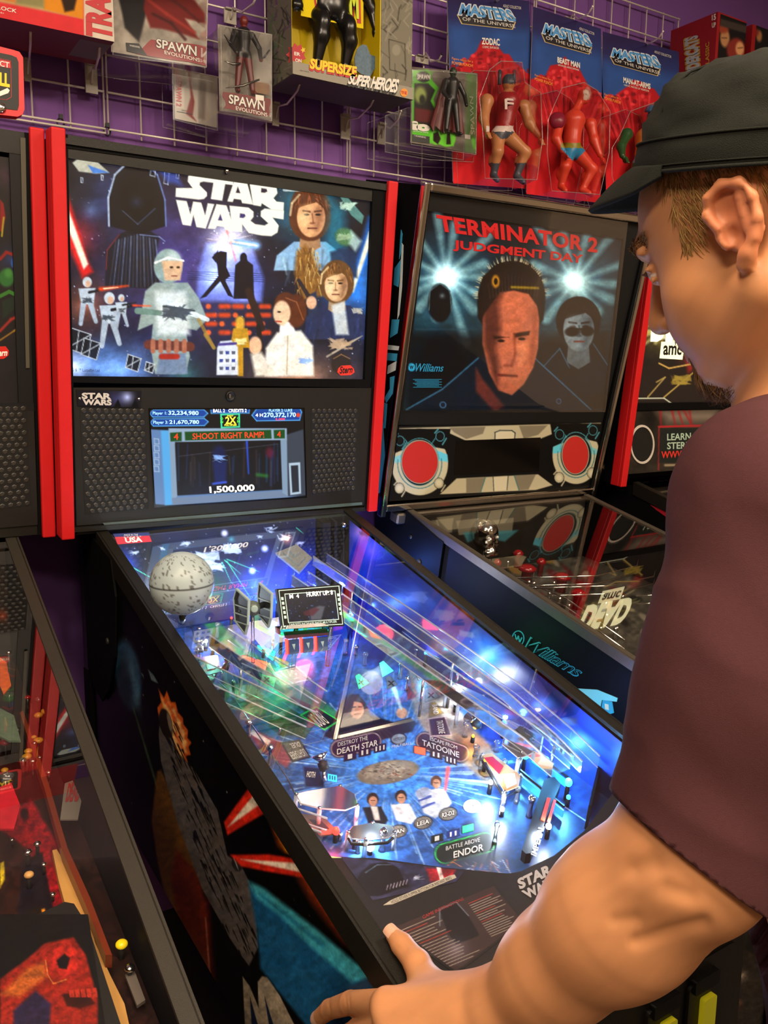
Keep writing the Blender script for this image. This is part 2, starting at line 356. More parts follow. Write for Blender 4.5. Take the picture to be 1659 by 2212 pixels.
# ---------------- signed distance bodies -> one continuous surface ----------------
def surfnet(F, o, h):
    ins = F < 0; nx, ny, nz = F.shape
    c = np.zeros((nx-1, ny-1, nz-1), np.int8)
    for a in (0, 1):
        for b in (0, 1):
            for d in (0, 1): c += ins[a:nx-1+a, b:ny-1+b, d:nz-1+d]
    act = (c > 0) & (c < 8); I = np.argwhere(act); idx = -np.ones(act.shape, np.int64); idx[act] = np.arange(len(I))
    S = np.zeros((len(I), 3)); N = np.zeros(len(I))
    cs = [(a, b, d) for a in (0, 1) for b in (0, 1) for d in (0, 1)]
    for p in cs:
        for ax in range(3):
            if p[ax] == 1: continue
            q = list(p); q[ax] = 1
            f0 = F[I[:, 0]+p[0], I[:, 1]+p[1], I[:, 2]+p[2]]; f1 = F[I[:, 0]+q[0], I[:, 1]+q[1], I[:, 2]+q[2]]
            m = (f0 < 0) != (f1 < 0); t = np.where(m, f0/(f0-f1+1e-12), 0)
            pt = np.array(p, float)[None]+np.zeros((len(I), 3)); pt[:, ax] = t
            S += np.where(m[:, None], pt, 0); N += m
    V = (I+S/np.maximum(N, 1)[:, None])*h+o; faces = []
    for ax in range(3):
        b, d = (ax+1) % 3, (ax+2) % 3
        sl0 = [slice(None)]*3; sl1 = [slice(None)]*3; sl0[ax] = slice(0, -1); sl1[ax] = slice(1, None)
        for k in (b, d): sl0[k] = slice(1, -1); sl1[k] = slice(1, -1)
        A, B = ins[tuple(sl0)], ins[tuple(sl1)]; E = np.argwhere(A != B); sg = A[A != B]
        E[:, b] += 1; E[:, d] += 1
        def cell(db, dd):
            e = E.copy(); e[:, b] -= db; e[:, d] -= dd; return idx[e[:, 0], e[:, 1], e[:, 2]]
        q = np.stack([cell(1, 1), cell(0, 1), cell(0, 0), cell(1, 0)], 1); q[~sg] = q[~sg][:, ::-1]; faces.append(q)
    return V, np.vstack(faces)
def sdfbody(prims, h, pad=.01):
    """prims: ('cap',a,b,ra,rb,k) | ('ell',c,(rx,ry,rz),R,k) | ('cut',...ell) ; k = blend radius"""
    def bb(p):
        if p[0] in ('cap', 'ccut'): a, b = V3(p[1]), V3(p[2]); r = max(p[3], p[4]); return np.minimum(a, b)-r, np.maximum(a, b)+r
        r = max(p[2]); return V3(p[1])-r, V3(p[1])+r
    L = np.min([bb(p)[0] for p in prims if 'cut' not in p[0]], 0)-pad; Hh = np.max([bb(p)[1] for p in prims if 'cut' not in p[0]], 0)+pad
    n = np.ceil((Hh-L)/h).astype(int)+1; F = np.full(n, .05, np.float32)
    for p in prims:
        k = p[-1]; lo, hi = bb(p); mg = max(k*1.1, .006)+h
        i0 = np.maximum(((lo-mg-L)/h).astype(int), 0); i1 = np.minimum(((hi+mg-L)/h).astype(int)+2, n)
        if (i1 <= i0).any(): continue
        ax = [(L[j]+np.arange(i0[j], i1[j])*h).astype(np.float32) for j in range(3)]
        X, Y, Z = ax[0][:, None, None], ax[1][None, :, None], ax[2][None, None, :]
        if p[0] in ('cap', 'ccut'):
            a, b = V3(p[1]), V3(p[2]); e = b-a; l2 = e@e+1e-12
            t = np.clip(((X-a[0])*e[0]+(Y-a[1])*e[1]+(Z-a[2])*e[2])/l2, 0, 1)
            d = np.sqrt((X-a[0]-t*e[0])**2+(Y-a[1]-t*e[1])**2+(Z-a[2]-t*e[2])**2)-(p[3]+(p[4]-p[3])*t)
        else:
            c = V3(p[1]); r = V3(p[2]); Rm = p[3]; D = (X-c[0], Y-c[1], Z-c[2])
            if Rm is None: Q = D
            else: Q = [Rm[0][j]*D[0]+Rm[1][j]*D[1]+Rm[2][j]*D[2] for j in range(3)]   # columns of Rm = ellipsoid axes
            k0 = np.sqrt((Q[0]/r[0])**2+(Q[1]/r[1])**2+(Q[2]/r[2])**2); k1 = np.sqrt((Q[0]/r[0]**2)**2+(Q[1]/r[1]**2)**2+(Q[2]/r[2]**2)**2)+1e-9
            d = k0*(k0-1)/k1
        sl = tuple(slice(i0[j], i1[j]) for j in range(3)); f = F[sl]
        if 'cut' in p[0]:
            d = -d; hh = np.maximum(k-np.abs(f-d), 0)/max(k, 1e-6); F[sl] = np.maximum(f, d)+hh*hh*k*.25
        else:
            hh = np.maximum(k-np.abs(f-d), 0)/max(k, 1e-6); F[sl] = np.minimum(f, d)-hh*hh*k*.25
    return F, L
def body(prims, h):
    F, L = sdfbody(prims, h); return surfnet(F, L, h)
# ---------------- room ----------------
M_wall = mat('purple_wall_paint', '744a92', .75, noise=.10, nscale=7, bump=.15, bscale=500)
M_floor = mat('dark_floor', '3a3430', .55, noise=.25, nscale=6)
M_ceil = mat('ceiling_paint', 'cfc4b4', .9, noise=.05, nscale=3)
M_beige = mat('beige_wall_paint', '9c8a78', .85, noise=.08, nscale=3)
def struct(name, lo, hi, m): return MB().box(lo, hi, m).build(name, kind='structure')
X0, X1, Y0 = -3.2, 3.6, -4.6
struct('wall_back', (X0, .02, 0), (X1, .12, CEIL_Z), M_wall)
struct('wall_right', (X1, Y0, 0), (X1+.1, .02, CEIL_Z), M_beige)
struct('wall_left', (X0-.1, Y0, 0), (X0, .02, CEIL_Z), M_beige)
struct('wall_front', (X0, Y0-.1, 0), (X1, Y0, CEIL_Z), M_beige)
struct('floor', (X0, Y0, -.1), (X1, .02, 0), M_floor)
struct('ceiling', (X0, Y0, CEIL_Z), (X1, .02, CEIL_Z+.1), M_ceil)
M_wh = mat('white_metal_frame', 'dddddd', .4)
M_lampglow = mat('lamp_diffuser', 'ffe2b8', .5, em=3.0)
for i, (x, y, p) in enumerate(LAMPS):
    t = thing('ceiling_light', 'square white ceiling light panel', 'ceiling light', (x, y, CEIL_Z), 'ceiling light panels')
    mb = MB()
    for a in ((-.3, -.3, .3, -.27), (-.3, .27, .3, .3), (-.3, -.27, -.27, .27), (.27, -.27, .3, .27)): mb.box((x+a[0], y+a[1], CEIL_Z-.04), (x+a[2], y+a[3], CEIL_Z-.001), M_wh)
    mb.build('light_frame', t)
    MB().box((x-.27, y-.27, CEIL_Z-.03), (x+.27, y+.27, CEIL_Z-.002), M_lampglow).build('diffuser', t)

for sx, sy, tx, tz, p in SPOTS:  # fixtures made up to house the added wall spotlights
    t = thing('added_wall_spot', 'added unseen black spotlight brightening the toy wall', 'ceiling light', (sx, sy, CEIL_Z), 'added wall spotlights'); d = V3((tx-sx, -sy, tz-2.56)); d /= np.linalg.norm(d); c = V3((sx, sy, 2.56))
    MB().lathe(c-d*.12, d, [(.001, 0), (.03, .002), (.04, .03), (.045, .10), (.043, .10), (.035, .04), (.001, .035)], mat('black_plastic', '0b0b0c', .5, spec=.4), 20, cap=False).build('lamp_head', t)
    MB().tube([c-d*.09, V3((sx, sy, CEIL_Z))], .008, mat('black_plastic', '0b0b0c'), 8).build('lamp_stem', t)
# ---------------- pinball machines: shared builders ----------------
M_black = mat('black_textured_metal', '16140f', .42, spec=.45, noise=.2, nscale=300, bump=.25, bscale=1500)
M_blacksat = mat('black_satin_laminate', '0a0a0b', .6, spec=.1)
M_blackpl = mat('black_plastic', '0b0b0c', .5, spec=.4)
M_red = mat('red_vinyl_trim', 'c0181c', .5, spec=.35, noise=.05, nscale=40)
M_chrome = mat('chrome', 'd8d4cc', .12, metal=1)
M_steel = mat('brushed_steel', 'b0aaa0', .3, metal=1, noise=.1, nscale=90)
M_rubber = mat('black_rubber', '0c0c0d', .6)
M_dkgrey = mat('dark_grey_metal', '2a2925', .45, spec=.4, noise=.12, nscale=200)
PD = paintmat('printed_artwork', .35, spec=.35)
PDM = paintmat('matte_printed_artwork', .7, spec=.2)
G_glass = glassmat('playfield_glass', (1, 1, 1), .24)
G_clear = glassmat('clear_plastic', (.96, .97, 1), 1.3, .03)
G_back = glassmat('backglass_sheet', (1, 1, 1), .22, .02)

class Mach:
    """machine frame: x to the right, y towards the wall, z up; origin on the floor under the middle of the backbox front"""
    def __init__(s, mx, my, yaw, half, z0, slope, length, BL, ex, eh, wdt, hgt):
        s.mx, s.my, s.yaw, s.half, s.z0, s.slope, s.len = mx, my, yaw, half, z0, slope, length
        s.c, s.s = math.cos(yaw), math.sin(yaw)
        s.BL = V3(BL); s.ex = V3(ex); s.eh = V3(eh); s.ed = np.cross(s.eh, s.ex)*-1
        if s.ed[1] < 0: s.ed = -s.ed
        s.w, s.h = wdt, hgt
        s.face = Plane(s.BL, s.BL+s.ex, s.BL+s.eh)
    def L(s, x, y, z): return np.array([s.mx+s.c*x-s.s*y, s.my+s.s*x+s.c*y, z])
    def zt(s, y): return s.z0+s.slope*y
    def F(s, x, h, d=0.0): return s.BL+s.ex*x+s.eh*h+s.ed*d
    def fbox(s, mb, x0, x1, h0, h1, d0, d1, m):
        return mb.hexa([s.F(x0, h0, d0), s.F(x1, h0, d0), s.F(x1, h1, d0), s.F(x0, h1, d0), s.F(x0, h0, d1), s.F(x1, h0, d1), s.F(x1, h1, d1), s.F(x0, h1, d1)], m)
    def lbox(s, mb, x0, x1, y0, y1, f0, f1, m):
        """box between heights f0(y), f1(y)"""
        return mb.hexa([s.L(x0, y0, f0(y0)), s.L(x1, y0, f0(y0)), s.L(x1, y0, f1(y0)), s.L(x0, y0, f1(y0)), s.L(x0, y1, f0(y1)), s.L(x1, y1, f0(y1)), s.L(x1, y1, f1(y1)), s.L(x0, y1, f1(y1))], m)
    def cabinet(s, root, railm, railw=.02, drop=.035, art=None, bottom=.40, lockm=None, glass=True, back=.16):
        H, Ln = s.half, s.len; o = H+railw; yb = back; yf = -Ln-.05
        bot = lambda y: s.z0-.0-bottom-.14+ .1*y
        top = lambda y: s.zt(min(y, 0))-.012
        mb = MB()
        for sx in (-1, 1):
            a, b = sx*(H+.004), sx*(o-.003)
            s.lbox(mb, min(a, b), max(a, b), yf, 0, bot, top, M_blacksat); s.lbox(mb, min(a, b), max(a, b), 0, yb, bot, top, M_blacksat)
        s.lbox(mb, -H-.004, H+.004, yf, yf+.015, bot, lambda y: s.zt(-Ln)-.06, M_blacksat)
        s.lbox(mb, -H-.004, H+.004, yb-.015, yb, bot, lambda y: s.z0-.012, M_blacksat)
        s.lbox(mb, -H-.004, H+.004, yf+.015, yb-.015, bot, lambda y: bot(y)+.012, M_blacksat)
        if art: art(mb, s, yf, yb, bot, top)
        mb.build('cabinet', root)
        for sx in (-1, 1):
            mb = MB(); a, b = sx*H, sx*o
            s.lbox(mb, min(a, b), max(a, b), -Ln, 0.0, lambda y: s.zt(y)-.004, lambda y: s.zt(y)+.002, railm)
            a, b = sx*(o-.002), sx*(o+.003)
            s.lbox(mb, min(a, b), max(a, b), -Ln, 0.0, lambda y: s.zt(y)-drop, lambda y: s.zt(y)+.002, railm)
            mb.build('side_rail', root)
        mb = MB(); s.lbox(mb, -o-.006, o+.006, -Ln-.062, -Ln, lambda y: s.zt(-Ln)-.05, lambda y: s.zt(y)+.006, lockm or railm)
        mb.build('lockdown_bar', root)
        for sx in (-1, 1):
            for y in (yf-.004, yb-.07):
                mb = MB(); x = sx*(o+.004); zt = bot(y)+.22
                A = [s.L(x, y, 0.03), s.L(x-sx*.05, y, .03), s.L(x-sx*.006, y+.006, .03), s.L(x, y+.05, .03)]
                B = [s.L(x, y, zt), s.L(x-sx*.05, y, zt), s.L(x-sx*.006, y+.006, zt), s.L(x, y+.05, zt)]
                if sx > 0: A = A[::-1]; B = B[::-1]
                mb.loops(np.array(A), np.array(B), M_blacksat); f = s.L(x-sx*.012, y+.012, 0); mb.lathe(f, (0, 0, 1), [(.022, 0), (.022, .008), (.006, .012), (.006, .035)], M_chrome, 12)
                mb.build('leg', root)
        if glass:
            mb = MB(); s.lbox(mb, -H, H, -Ln+.001, 0, lambda y: s.zt(y)-.0035, lambda y: s.zt(y)-.0005, G_glass); mb.build('playfield_glass', root)

# ================= central machine =================
bl, br, tl = V3((-.1541, -.3548, 1.0866)), V3((.5457, -.3393, 1.0866)), V3((-.1526, -.4236, 1.7928))
SW = Mach(.1958, -.3471, .0221, .262, 1.090, .2771, 1.0505, bl, (br-bl)/np.linalg.norm(br-bl), (tl-bl)/np.linalg.norm(tl-bl), .70, .7095)
sw = thing('pinball_machine', 'lit black pinball machine with bright blue playfield and red-edged backbox, being played', 'pinball machine', tuple(SW.L(0, 0, 0)))

def sw_side(mb, s, yf, yb, bot, top):
    o = s.half+.02-.003+.0008
    a = Art(None, None, 2.2, 0, '060606', P=[s.L(-o, yb, top(0)+.0), s.L(-o, yf, top(yf)), s.L(-o, yf, bot(yf)), s.L(-o, yb, bot(yb))])
    a.stars(260, 'b0a8a0', 5, .8, (150, 1150, 900, 2300)); _tx = True
    a.view(0, 1150, 2.082)
    a.ell(577, 640, 56, 160, '35587a', -8, 4, .8); a.ell(560, 690, 30, 120, '0c1a26', -8, 6, .7); a.ell(610, 700, 14, 110, '527a92', -10, 4, .5)
    a.line(600, 790, 705, 1140, 5, '4c6a44', 9, soft=2.5, a=.8); a.poly([(665, 615), (690, 640), (712, 680), (680, 665)], '5a6c74'); a.poly([(632, 630), (645, 640), (648, 660)], '4a5a60')
    a.line(395, 265, 425, 470, 14, 'c05a20', 4, soft=4, a=.55)
    a.view(300, 1300, 4.1475)
    fl = [(175, 780), (225, 860), (250, 800), (290, 900), (330, 900), (350, 990), (395, 1040), (400, 1100), (440, 1150), (435, 1220), (470, 1260), (445, 1300), (465, 1370), (420, 1380), (440, 1440), (390, 1400), (330, 1300), (290, 1180), (255, 1010), (215, 960), (180, 1040), (165, 950), (200, 900)]
    a.poly(fl, 'c8571c', 1.2); a.poly([(x*.8+60, y*.85+190) for x, y in fl], 'e9b070', 2.5)
    for p in (((330, 1180), (420, 1380)), ((300, 1020), (380, 1200)), ((250, 900), (330, 1050))): a.line(*p[0], *p[1], 26, 'd04012', 8, soft=3, a=.8)
    a.view(200, 1350, 2.37)
    a.poly([(330, 750), (300, 1000), (330, 1200), (390, 1500), (540, 1700), (600, 1850), (590, 1550), (520, 1180), (400, 850), (350, 740)], '70481a', 3, .9)
    a.poly([(430, 1150), (560, 1300), (600, 1620), (560, 1700), (440, 1500), (400, 1300)], '6a2010', 5, .85)
    ship = [(352, 430), (395, 500), (420, 640), (520, 740), (640, 950), (690, 1180), (760, 1230), (830, 1370), (848, 1650), (800, 1745), (760, 1690), (700, 1600), (560, 1350), (430, 1000), (350, 700), (338, 560)]
    a.poly(ship, '57504e', 1.2)
    rg = random.Random(4)
    for i in range(150):
        t = rg.random(); y = 480+t*1200; cx = 380+t*400; x = cx+rg.uniform(-90, 90)*(.5+t*.5); l = rg.uniform(20, 90)
        a.line(x, y, x+l*.45, y+l, rg.uniform(3, 11), '0c0b0b', 2, soft=.8, a=.9)
    a.path([(420, 640), (520, 740), (640, 950), (690, 1180)], 9, '111', a=.8) if False else None
    a.ell(375, 505, 32, 78, '1a1614', -12, 1); a.ell(395, 500, 10, 55, '8a7c70', -12, 1, .8); a.ell(740, 1225, 26, 40, '2a2626', -20, 1); a.line(725, 1195, 745, 1250, 8, 'a09890', 3)
    a.poly([(672, 1010), (820, 808), (884, 960), (690, 1075)], 'e02a1a', 2); a.poly([(692, 1035), (842, 850), (872, 905)], 'fff0dc', 1.5)
    a.poly([(890, 930), (930, 1000), (1045, 1195), (985, 1160), (930, 1050)], 'f0a020', 3); a.poly([(880, 920), (940, 1030), (985, 1165), (950, 1130)], 'd85a10', 6, .7)
    a.poly([(705, 1178), (900, 1176), (1085, 1205), (1120, 1300), (900, 1262), (760, 1235)], 'e02a1a', 2); a.poly([(758, 1200), (1075, 1222), (1108, 1275)], 'fff0dc', 1.5)
    a.poly([(1050, 1280), (1110, 1280), (1200, 1420), (1330, 1650), (1290, 1620), (1130, 1420)], 'd04a1c', 12, .8)
    a.poly([(800, 1330), (1000, 1500), (1450, 1850), (1460, 2060), (1100, 2060), (860, 1760), (840, 1550)], '1b5c8c', 4); a.poly([(1250, 1800), (1470, 1850), (1470, 2060), (1200, 2060)], '0d2b48', 30, .8)
    a.poly([(800, 1310), (880, 1350), (1150, 1560), (1430, 1800), (1330, 1830), (1120, 1650), (950, 1480), (840, 1400)], '43b4cc', 5, .9); a.line(860, 1380, 1180, 1640, 14, '1f6f96', 26, soft=3, a=.7)
    a.line(575, 1420, 612, 1960, 34, '8a2a14', 44, soft=8, a=.85); a.line(578, 1500, 608, 1900, 6, 'd88870', 8, soft=2, a=.9)
    a.poly([(768, 1800), (805, 1850), (850, 1960), (845, 1830), (868, 1800), (895, 1805), (960, 1900), (1040, 2060), (780, 2060)], 'a3937e', 1.2); a.poly([(805, 1900), (850, 2060), (815, 2060)], '14203a', 1); a.poly([(880, 1900), (930, 2060), (905, 2060)], '14203a', 1)
    a.texture(.2)
    a.into(mb, PD)
SW.cabinet(sw, M_black, art=sw_side)

# ---- backbox ----
FP = SW.face
mb = MB()
SW.fbox(mb, .012, .688, .0, .705, .06, .24, M_blacksat)
SW.fbox(mb, .012, .03, .0, .705, 0, .06, M_blacksat); SW.fbox(mb, .67, .688, .0, .705, 0, .06, M_blacksat)
SW.fbox(mb, .012, .688, .668, .705, .001, .06, M_black)
SW.fbox(mb, .012, .688, .0, .02, .004, .06, M_black)
mb.build('backbox', sw)
def red_trims(mc, root, m=M_red, wd=.024):
    for x0 in (0.0, mc.w-wd):
        mb = MB(); mc.fbox(mb, x0, x0+wd, -.004, mc.h+.003, -.012, .0, m)
        mc.fbox(mb, 0.0 if x0 == 0 else mc.w-.006, .006 if x0 == 0 else mc.w, -.004, mc.h+.003, -.0005, .03, m)
        r = mb.build('red_trim', root); bv = r.modifiers.new('b', 'BEVEL'); bv.width = .004; bv.segments = 3
red_trims(SW, sw)

def logo_sw(a):
    """the two-line logo, traced in the view of the crop (scale 2.127 from (100,300))"""
    W_ = 'fffbe6'
    L = []
    L.append([(596, 226), (672, 226), (650, 196), (652, 172), (670, 158), (700, 152), (862, 176), (858, 212), (822, 208), (808, 284), (756, 276), (768, 202), (722, 196), (706, 200), (704, 212), (738, 246), (738, 262), (724, 276), (700, 279), (594, 266)])
    L.append([(868, 178), (918, 184), (950, 302), (900, 295), (895, 280), (862, 275), (856, 290), (832, 287)])
    L.append([(930, 184), (1030, 200), (1058, 222), (1062, 250), (1044, 272), (1058, 288), (1092, 292), (1090, 330), (1034, 324), (990, 296), (986, 310), (950, 304), (940, 240)])
    L.append([(596, 280), (645, 286), (662, 345), (675, 288), (712, 293), (730, 352), (742, 296), (772, 300), (732, 412), (690, 405), (676, 350), (664, 400), (626, 394)])
    L.append([(782, 300), (828, 306), (868, 425), (822, 418), (816, 404), (784, 400), (776, 414), (742, 412)])
    L.append([(842, 307), (930, 316), (952, 334), (952, 358), (938, 376), (960, 392), (1004, 398), (1020, 388), (985, 356), (986, 332), (1004, 320), (1092, 330), (1090, 370), (1040, 362), (1068, 398), (1062, 430), (1034, 447), (990, 444), (930, 432), (900, 392), (900, 428), (856, 424)])
    for p in L: a.poly(p, W_, 1.0)
    a.poly([(880, 218), (892, 250), (870, 248)], '241830', 1); a.poly([(988, 226), (1012, 230), (1016, 242), (1004, 248), (986, 246)], '241830', 1)
    a.poly([(800, 344), (810, 376), (788, 374)], '3a2e6a', 1); a.poly([(890, 342), (912, 345), (916, 356), (906, 364), (888, 362)], '3a2e6a', 1)
def ship_bits(a, x, y, r, c, seed, n=14):
    rg = random.Random(seed)
    for i in range(n): a.poly([(x+rg.uniform(-r, r), y+rg.uniform(-r, r)*.5) for _ in range(3)], c, .8, .8)

# translite
TLq = [(134, 312), (806, 404), (787, 822), (148, 813)]
mb = MB()
a = Art(FP, TLq, 1.7, -.008, '0c0a10')
a.view(100, 300, 2.127)
a.grad(80, 60, '120d0e', 80, 1080, '181c30')
a.glow(600, 560, 620, '4a3a92', .9); a.glow(300, 250, 330, '2a4a8a', .5); a.glow(1180, 300, 300, '168aa8', 1.0); a.glow(1420, 700, 260, '1a7ae0', 1.0); a.glow(180, 760, 220, 'c05a20', .7); a.glow(300, 1050, 420, '6aa0ea', 1.1, ry=200); a.glow(1150, 1080, 420, 'd88a48', .9, ry=180); a.glow(120, 1040, 130, 'd8dcf0', .9); a.glow(640, 1080, 150, '2a7a58', .6)
a.rough(38, 30, .35, 11)
a.stars(420, 'cfd8ff', 8, .9)
# red and blue beams
a.glow(130, 450, 190, 'd01818', .8); a.poly([(78, 190), (190, 560), (215, 610), (165, 640), (78, 420)], 'e81c1c', 5); a.poly([(80, 262), (192, 575), (172, 600), (80, 360)], 'fff4d8', 2.5)
a.poly([(1484, 360), (1484, 560), (1425, 720), (1385, 720)], '1c7cf0', 8, .9); a.poly([(1482, 425), (1482, 500), (1412, 705), (1398, 700)], 'fff6d8', 2.5)
# big dark hooded figure
a.poly([(270, 680), (275, 520), (330, 440), (430, 395), (520, 450), (500, 560), (530, 690)], '10131f', 1.5)
a.poly([(290, 400), (285, 270), (315, 165), (380, 102), (450, 102), (510, 165), (545, 280), (550, 400), (430, 440)], '090a10', 1.5)
a.path([(288, 400), (285, 270), (315, 165), (380, 102), (450, 102)], 8, 'c8d8ee', a=.85, soft=1.2); a.path([(450, 102), (510, 165), (545, 280), (550, 400)], 7, '7a94d8', a=.75, soft=1.2)
a.ell(420, 270, 84, 112, '030305', 0, 5); a.glow(415, 290, 60, '20304c', .8); a.path([(350, 330), (420, 392), (500, 320)], 5, '5a6a90', a=.6)
for i in range(14): a.line(320+i*14, 440+abs(i-7)*4, 290+i*18, 680, 5, '94a8d4', 1.5, soft=1.6, a=.7 if i % 2 else .3)
a.path([(275, 600), (280, 510), (335, 440)], 5, 'b03030', a=.6); a.path([(430, 440), (520, 450), (545, 470)], 5, '8a9ad0', a=.7)
# pale face in the dark and wedge shaped ship
a.glow(205, 330, 80, '4a6a90', .7); a.poly([(120, 110), (185, 62), (290, 155), (230, 160), (150, 150)], 'b9b8a4', 1.2); a.poly([(190, 120), (290, 155), (215, 158)], '3f7bd0', 1.2); ship_bits(a, 200, 85, 26, 'e0dcc0', 3)
for k, (x, y, sz) in enumerate(((495, 140, 34), (556, 180, 30), (605, 165, 18), (640, 155, 10), (165, 190, 12), (258, 178, 12))): a.path([(x-sz*.4, y-sz), (x+sz*.3, y-sz*.8), (x+sz*.1, y+sz), (x-sz*.5, y+sz*.8)], 3.4, 'c8d0dc', closed=True, a=.9)
a.poly([(520, 150), (600, 160), (625, 215), (560, 200)], '3c5cc8', 6, .7)
# central bright window with two figures in silhouette
a.poly([(735, 480), (940, 480), (1000, 640), (990, 750), (690, 745), (700, 600)], '6c7ce0', 5, .9); a.glow(840, 470, 190, 'ffffff', 1.3); a.glow(780, 640, 130, 'bcd4ff', .9); a.glow(900, 700, 110, 'a8b4ff', .7)
a.beam(840, 470, 965, 490, 26, '8fc4ff'); a.line(830, 420, 870, 560, 10, 'ff8070', 4, soft=3); rg = random.Random(2)
for i in range(40):
    an = rg.uniform(0, 6.28); d = rg.uniform(30, 110); a.line(845, 465, 845+d*math.cos(an), 465+d*.8*math.sin(an), 3, 'ffe8f0', 1, soft=.8, a=.7)
for i in range(5): a.line(650, 610+i*9, 1000, 620+i*9, 2.6, '181c40', soft=.7, a=.8)
a.poly([(770, 530), (800, 515), (830, 520), (828, 590), (845, 630), (822, 650), (860, 730), (835, 720), (800, 655), (735, 725), (705, 735), (790, 630), (785, 580)], '0e0c18', 1); a.poly([(760, 545), (790, 510), (780, 570)], '0e0c18', 1)
a.poly([(868, 580), (890, 560), (895, 532), (915, 532), (925, 560), (950, 580), (955, 735), (860, 735)], '0e0c18', 1.2); a.ell(906, 545, 16, 22, '0e0c18')
for i, y in enumerate((770, 810, 850, 890)):
    for j in range(5):
        if (i+j) % 3 != 0: a.line(740+j*62, y, 775+j*62, y, 22, 'e8471c', soft=3, a=.9)
        else: a.ell(745+j*62, y, 12, 12, 'f06030', 0, 2)
# pale armoured guard
a.poly([(455, 700), (500, 660), (650, 660), (700, 730), (740, 830), (690, 880), (640, 870), (660, 1000), (640, 1080), (500, 1080), (480, 960), (490, 850), (420, 880)], '96a8a4', 1.5)
a.poly([(500, 700), (640, 700), (660, 900), (510, 900)], 'e6efee', 6, .9)
a.ell(560, 585, 66, 80, '8fa8a4', 0, 1.5); a.ell(585, 560, 34, 40, 'd4e4e0', 0, 6, .8); a.poly([(530, 560), (628, 560), (616, 650), (545, 650)], 'e0b48c', 2); a.ell(575, 590, 8, 5, '201410'); a.ell(606, 590, 8, 5, '201410'); a.line(575, 630, 600, 630, 5, '803828', soft=.8); a.path([(500, 570), (560, 545), (630, 560)], 9, 'f0f4f0')
a.line(420, 790, 520, 800, 30, '6a8a80', 24); a.line(560, 760, 740, 830, 34, 'dce8ea', 20); a.line(540, 770, 680, 790, 12, '344048', 8); ship_bits(a, 600, 800, 80, '404c58', 6, 20); a.line(470, 945, 660, 955, 44, '6a3228', soft=1.5)
for i in range(5): a.line(490+i*36, 930, 490+i*36, 975, 22, 'b06a50', soft=1.2)
a.poly([(520, 985), (640, 985), (650, 1080), (505, 1080)], '7084a0', 2); a.line(530, 1000, 600, 1000, 26, 'a82818', soft=2); a.path([(700, 830), (770, 960), (730, 900)], 16, 'b08a38', a=.7)
# small white soldiers
for x, y, sz in ((188, 700, 1.0), (290, 780, 1.15), (345, 760, .7)):
    a.ell(x, y-42*sz, 21*sz, 24*sz, 'c8d0d6', 0, 1); a.ell(x+4*sz, y-34*sz, 12*sz, 15*sz, 'd8a888', 0, 1); a.poly([(x-40*sz, y-12*sz), (x+38*sz, y-15*sz), (x+30*sz, y+60*sz), (x-28*sz, y+60*sz)], 'bfcbd6', 1)
    a.line(x-18*sz, y+60*sz, x-30*sz, y+150*sz, 26*sz, 'aab8c8', 18*sz); a.line(x+16*sz, y+60*sz, x+40*sz, y+140*sz, 26*sz, 'aab8c8', 18*sz); a.line(x+10*sz, y+5*sz, x+95*sz, y-12*sz, 13*sz, '16181e', 8*sz); ship_bits(a, x, y+40*sz, 34*sz, '39434e', int(x), 10)
a.line(250, 690, 375, 675, 18, 'ff4a18', 5, soft=3); a.line(265, 688, 330, 682, 7, 'fff0c0', 2); a.line(400, 765, 480, 768, 8, 'ff4a18', 3, soft=2)
for x, y, sz in ((150, 930, 62), (205, 965, 50), (400, 1030, 40), (475, 1050, 26)):
    a.poly([(x-sz*.6, y-sz), (x+sz*.9, y-sz*.5), (x+sz*.5, y+sz), (x-sz*.9, y+sz*.5)], '12161e', 1.2, .9)
    a.path([(x-sz*.6, y-sz), (x+sz*.9, y-sz*.5), (x+sz*.5, y+sz), (x-sz*.9, y+sz*.5)], 4, 'c6ccd4', closed=True); a.line(x-sz*.9, y+sz*.5, x+sz*.9, y-sz*.5, 4, 'c6ccd4'); a.line(x, y-sz*.75, x-sz*.2, y+sz*.75, 4, 'c6ccd4')
# portraits
a.bust(1212, 350, 98, '5a2e18', 'f0b078', '8fb8d8', .4, .35, .45, -1, 1.7, 1.4, hl='f0d0a0', shadec='6a2c18')
a.poly([(1290, 260), (1310, 330), (1280, 470), (1330, 600), (1380, 500), (1370, 330)], '18a0c0', 12, .55)
a.ell(1372, 450, 46, 40, '4c7a50', 20, 3); a.poly([(1400, 420), (1450, 470), (1420, 520), (1390, 480)], 'c8e8e0', 4, .8); a.poly([(1305, 520), (1360, 500), (1420, 520), (1430, 640), (1310, 620)], '1a3050', 3, .9)
ship_bits(a, 1372, 450, 44, '9ab890', 33, 12)
a.poly([(1325, 225), (1360, 240), (1460, 355), (1450, 392), (1400, 350)], '55857a', 1.2); ship_bits(a, 1390, 310, 44, 'b8d8c0', 9, 18)
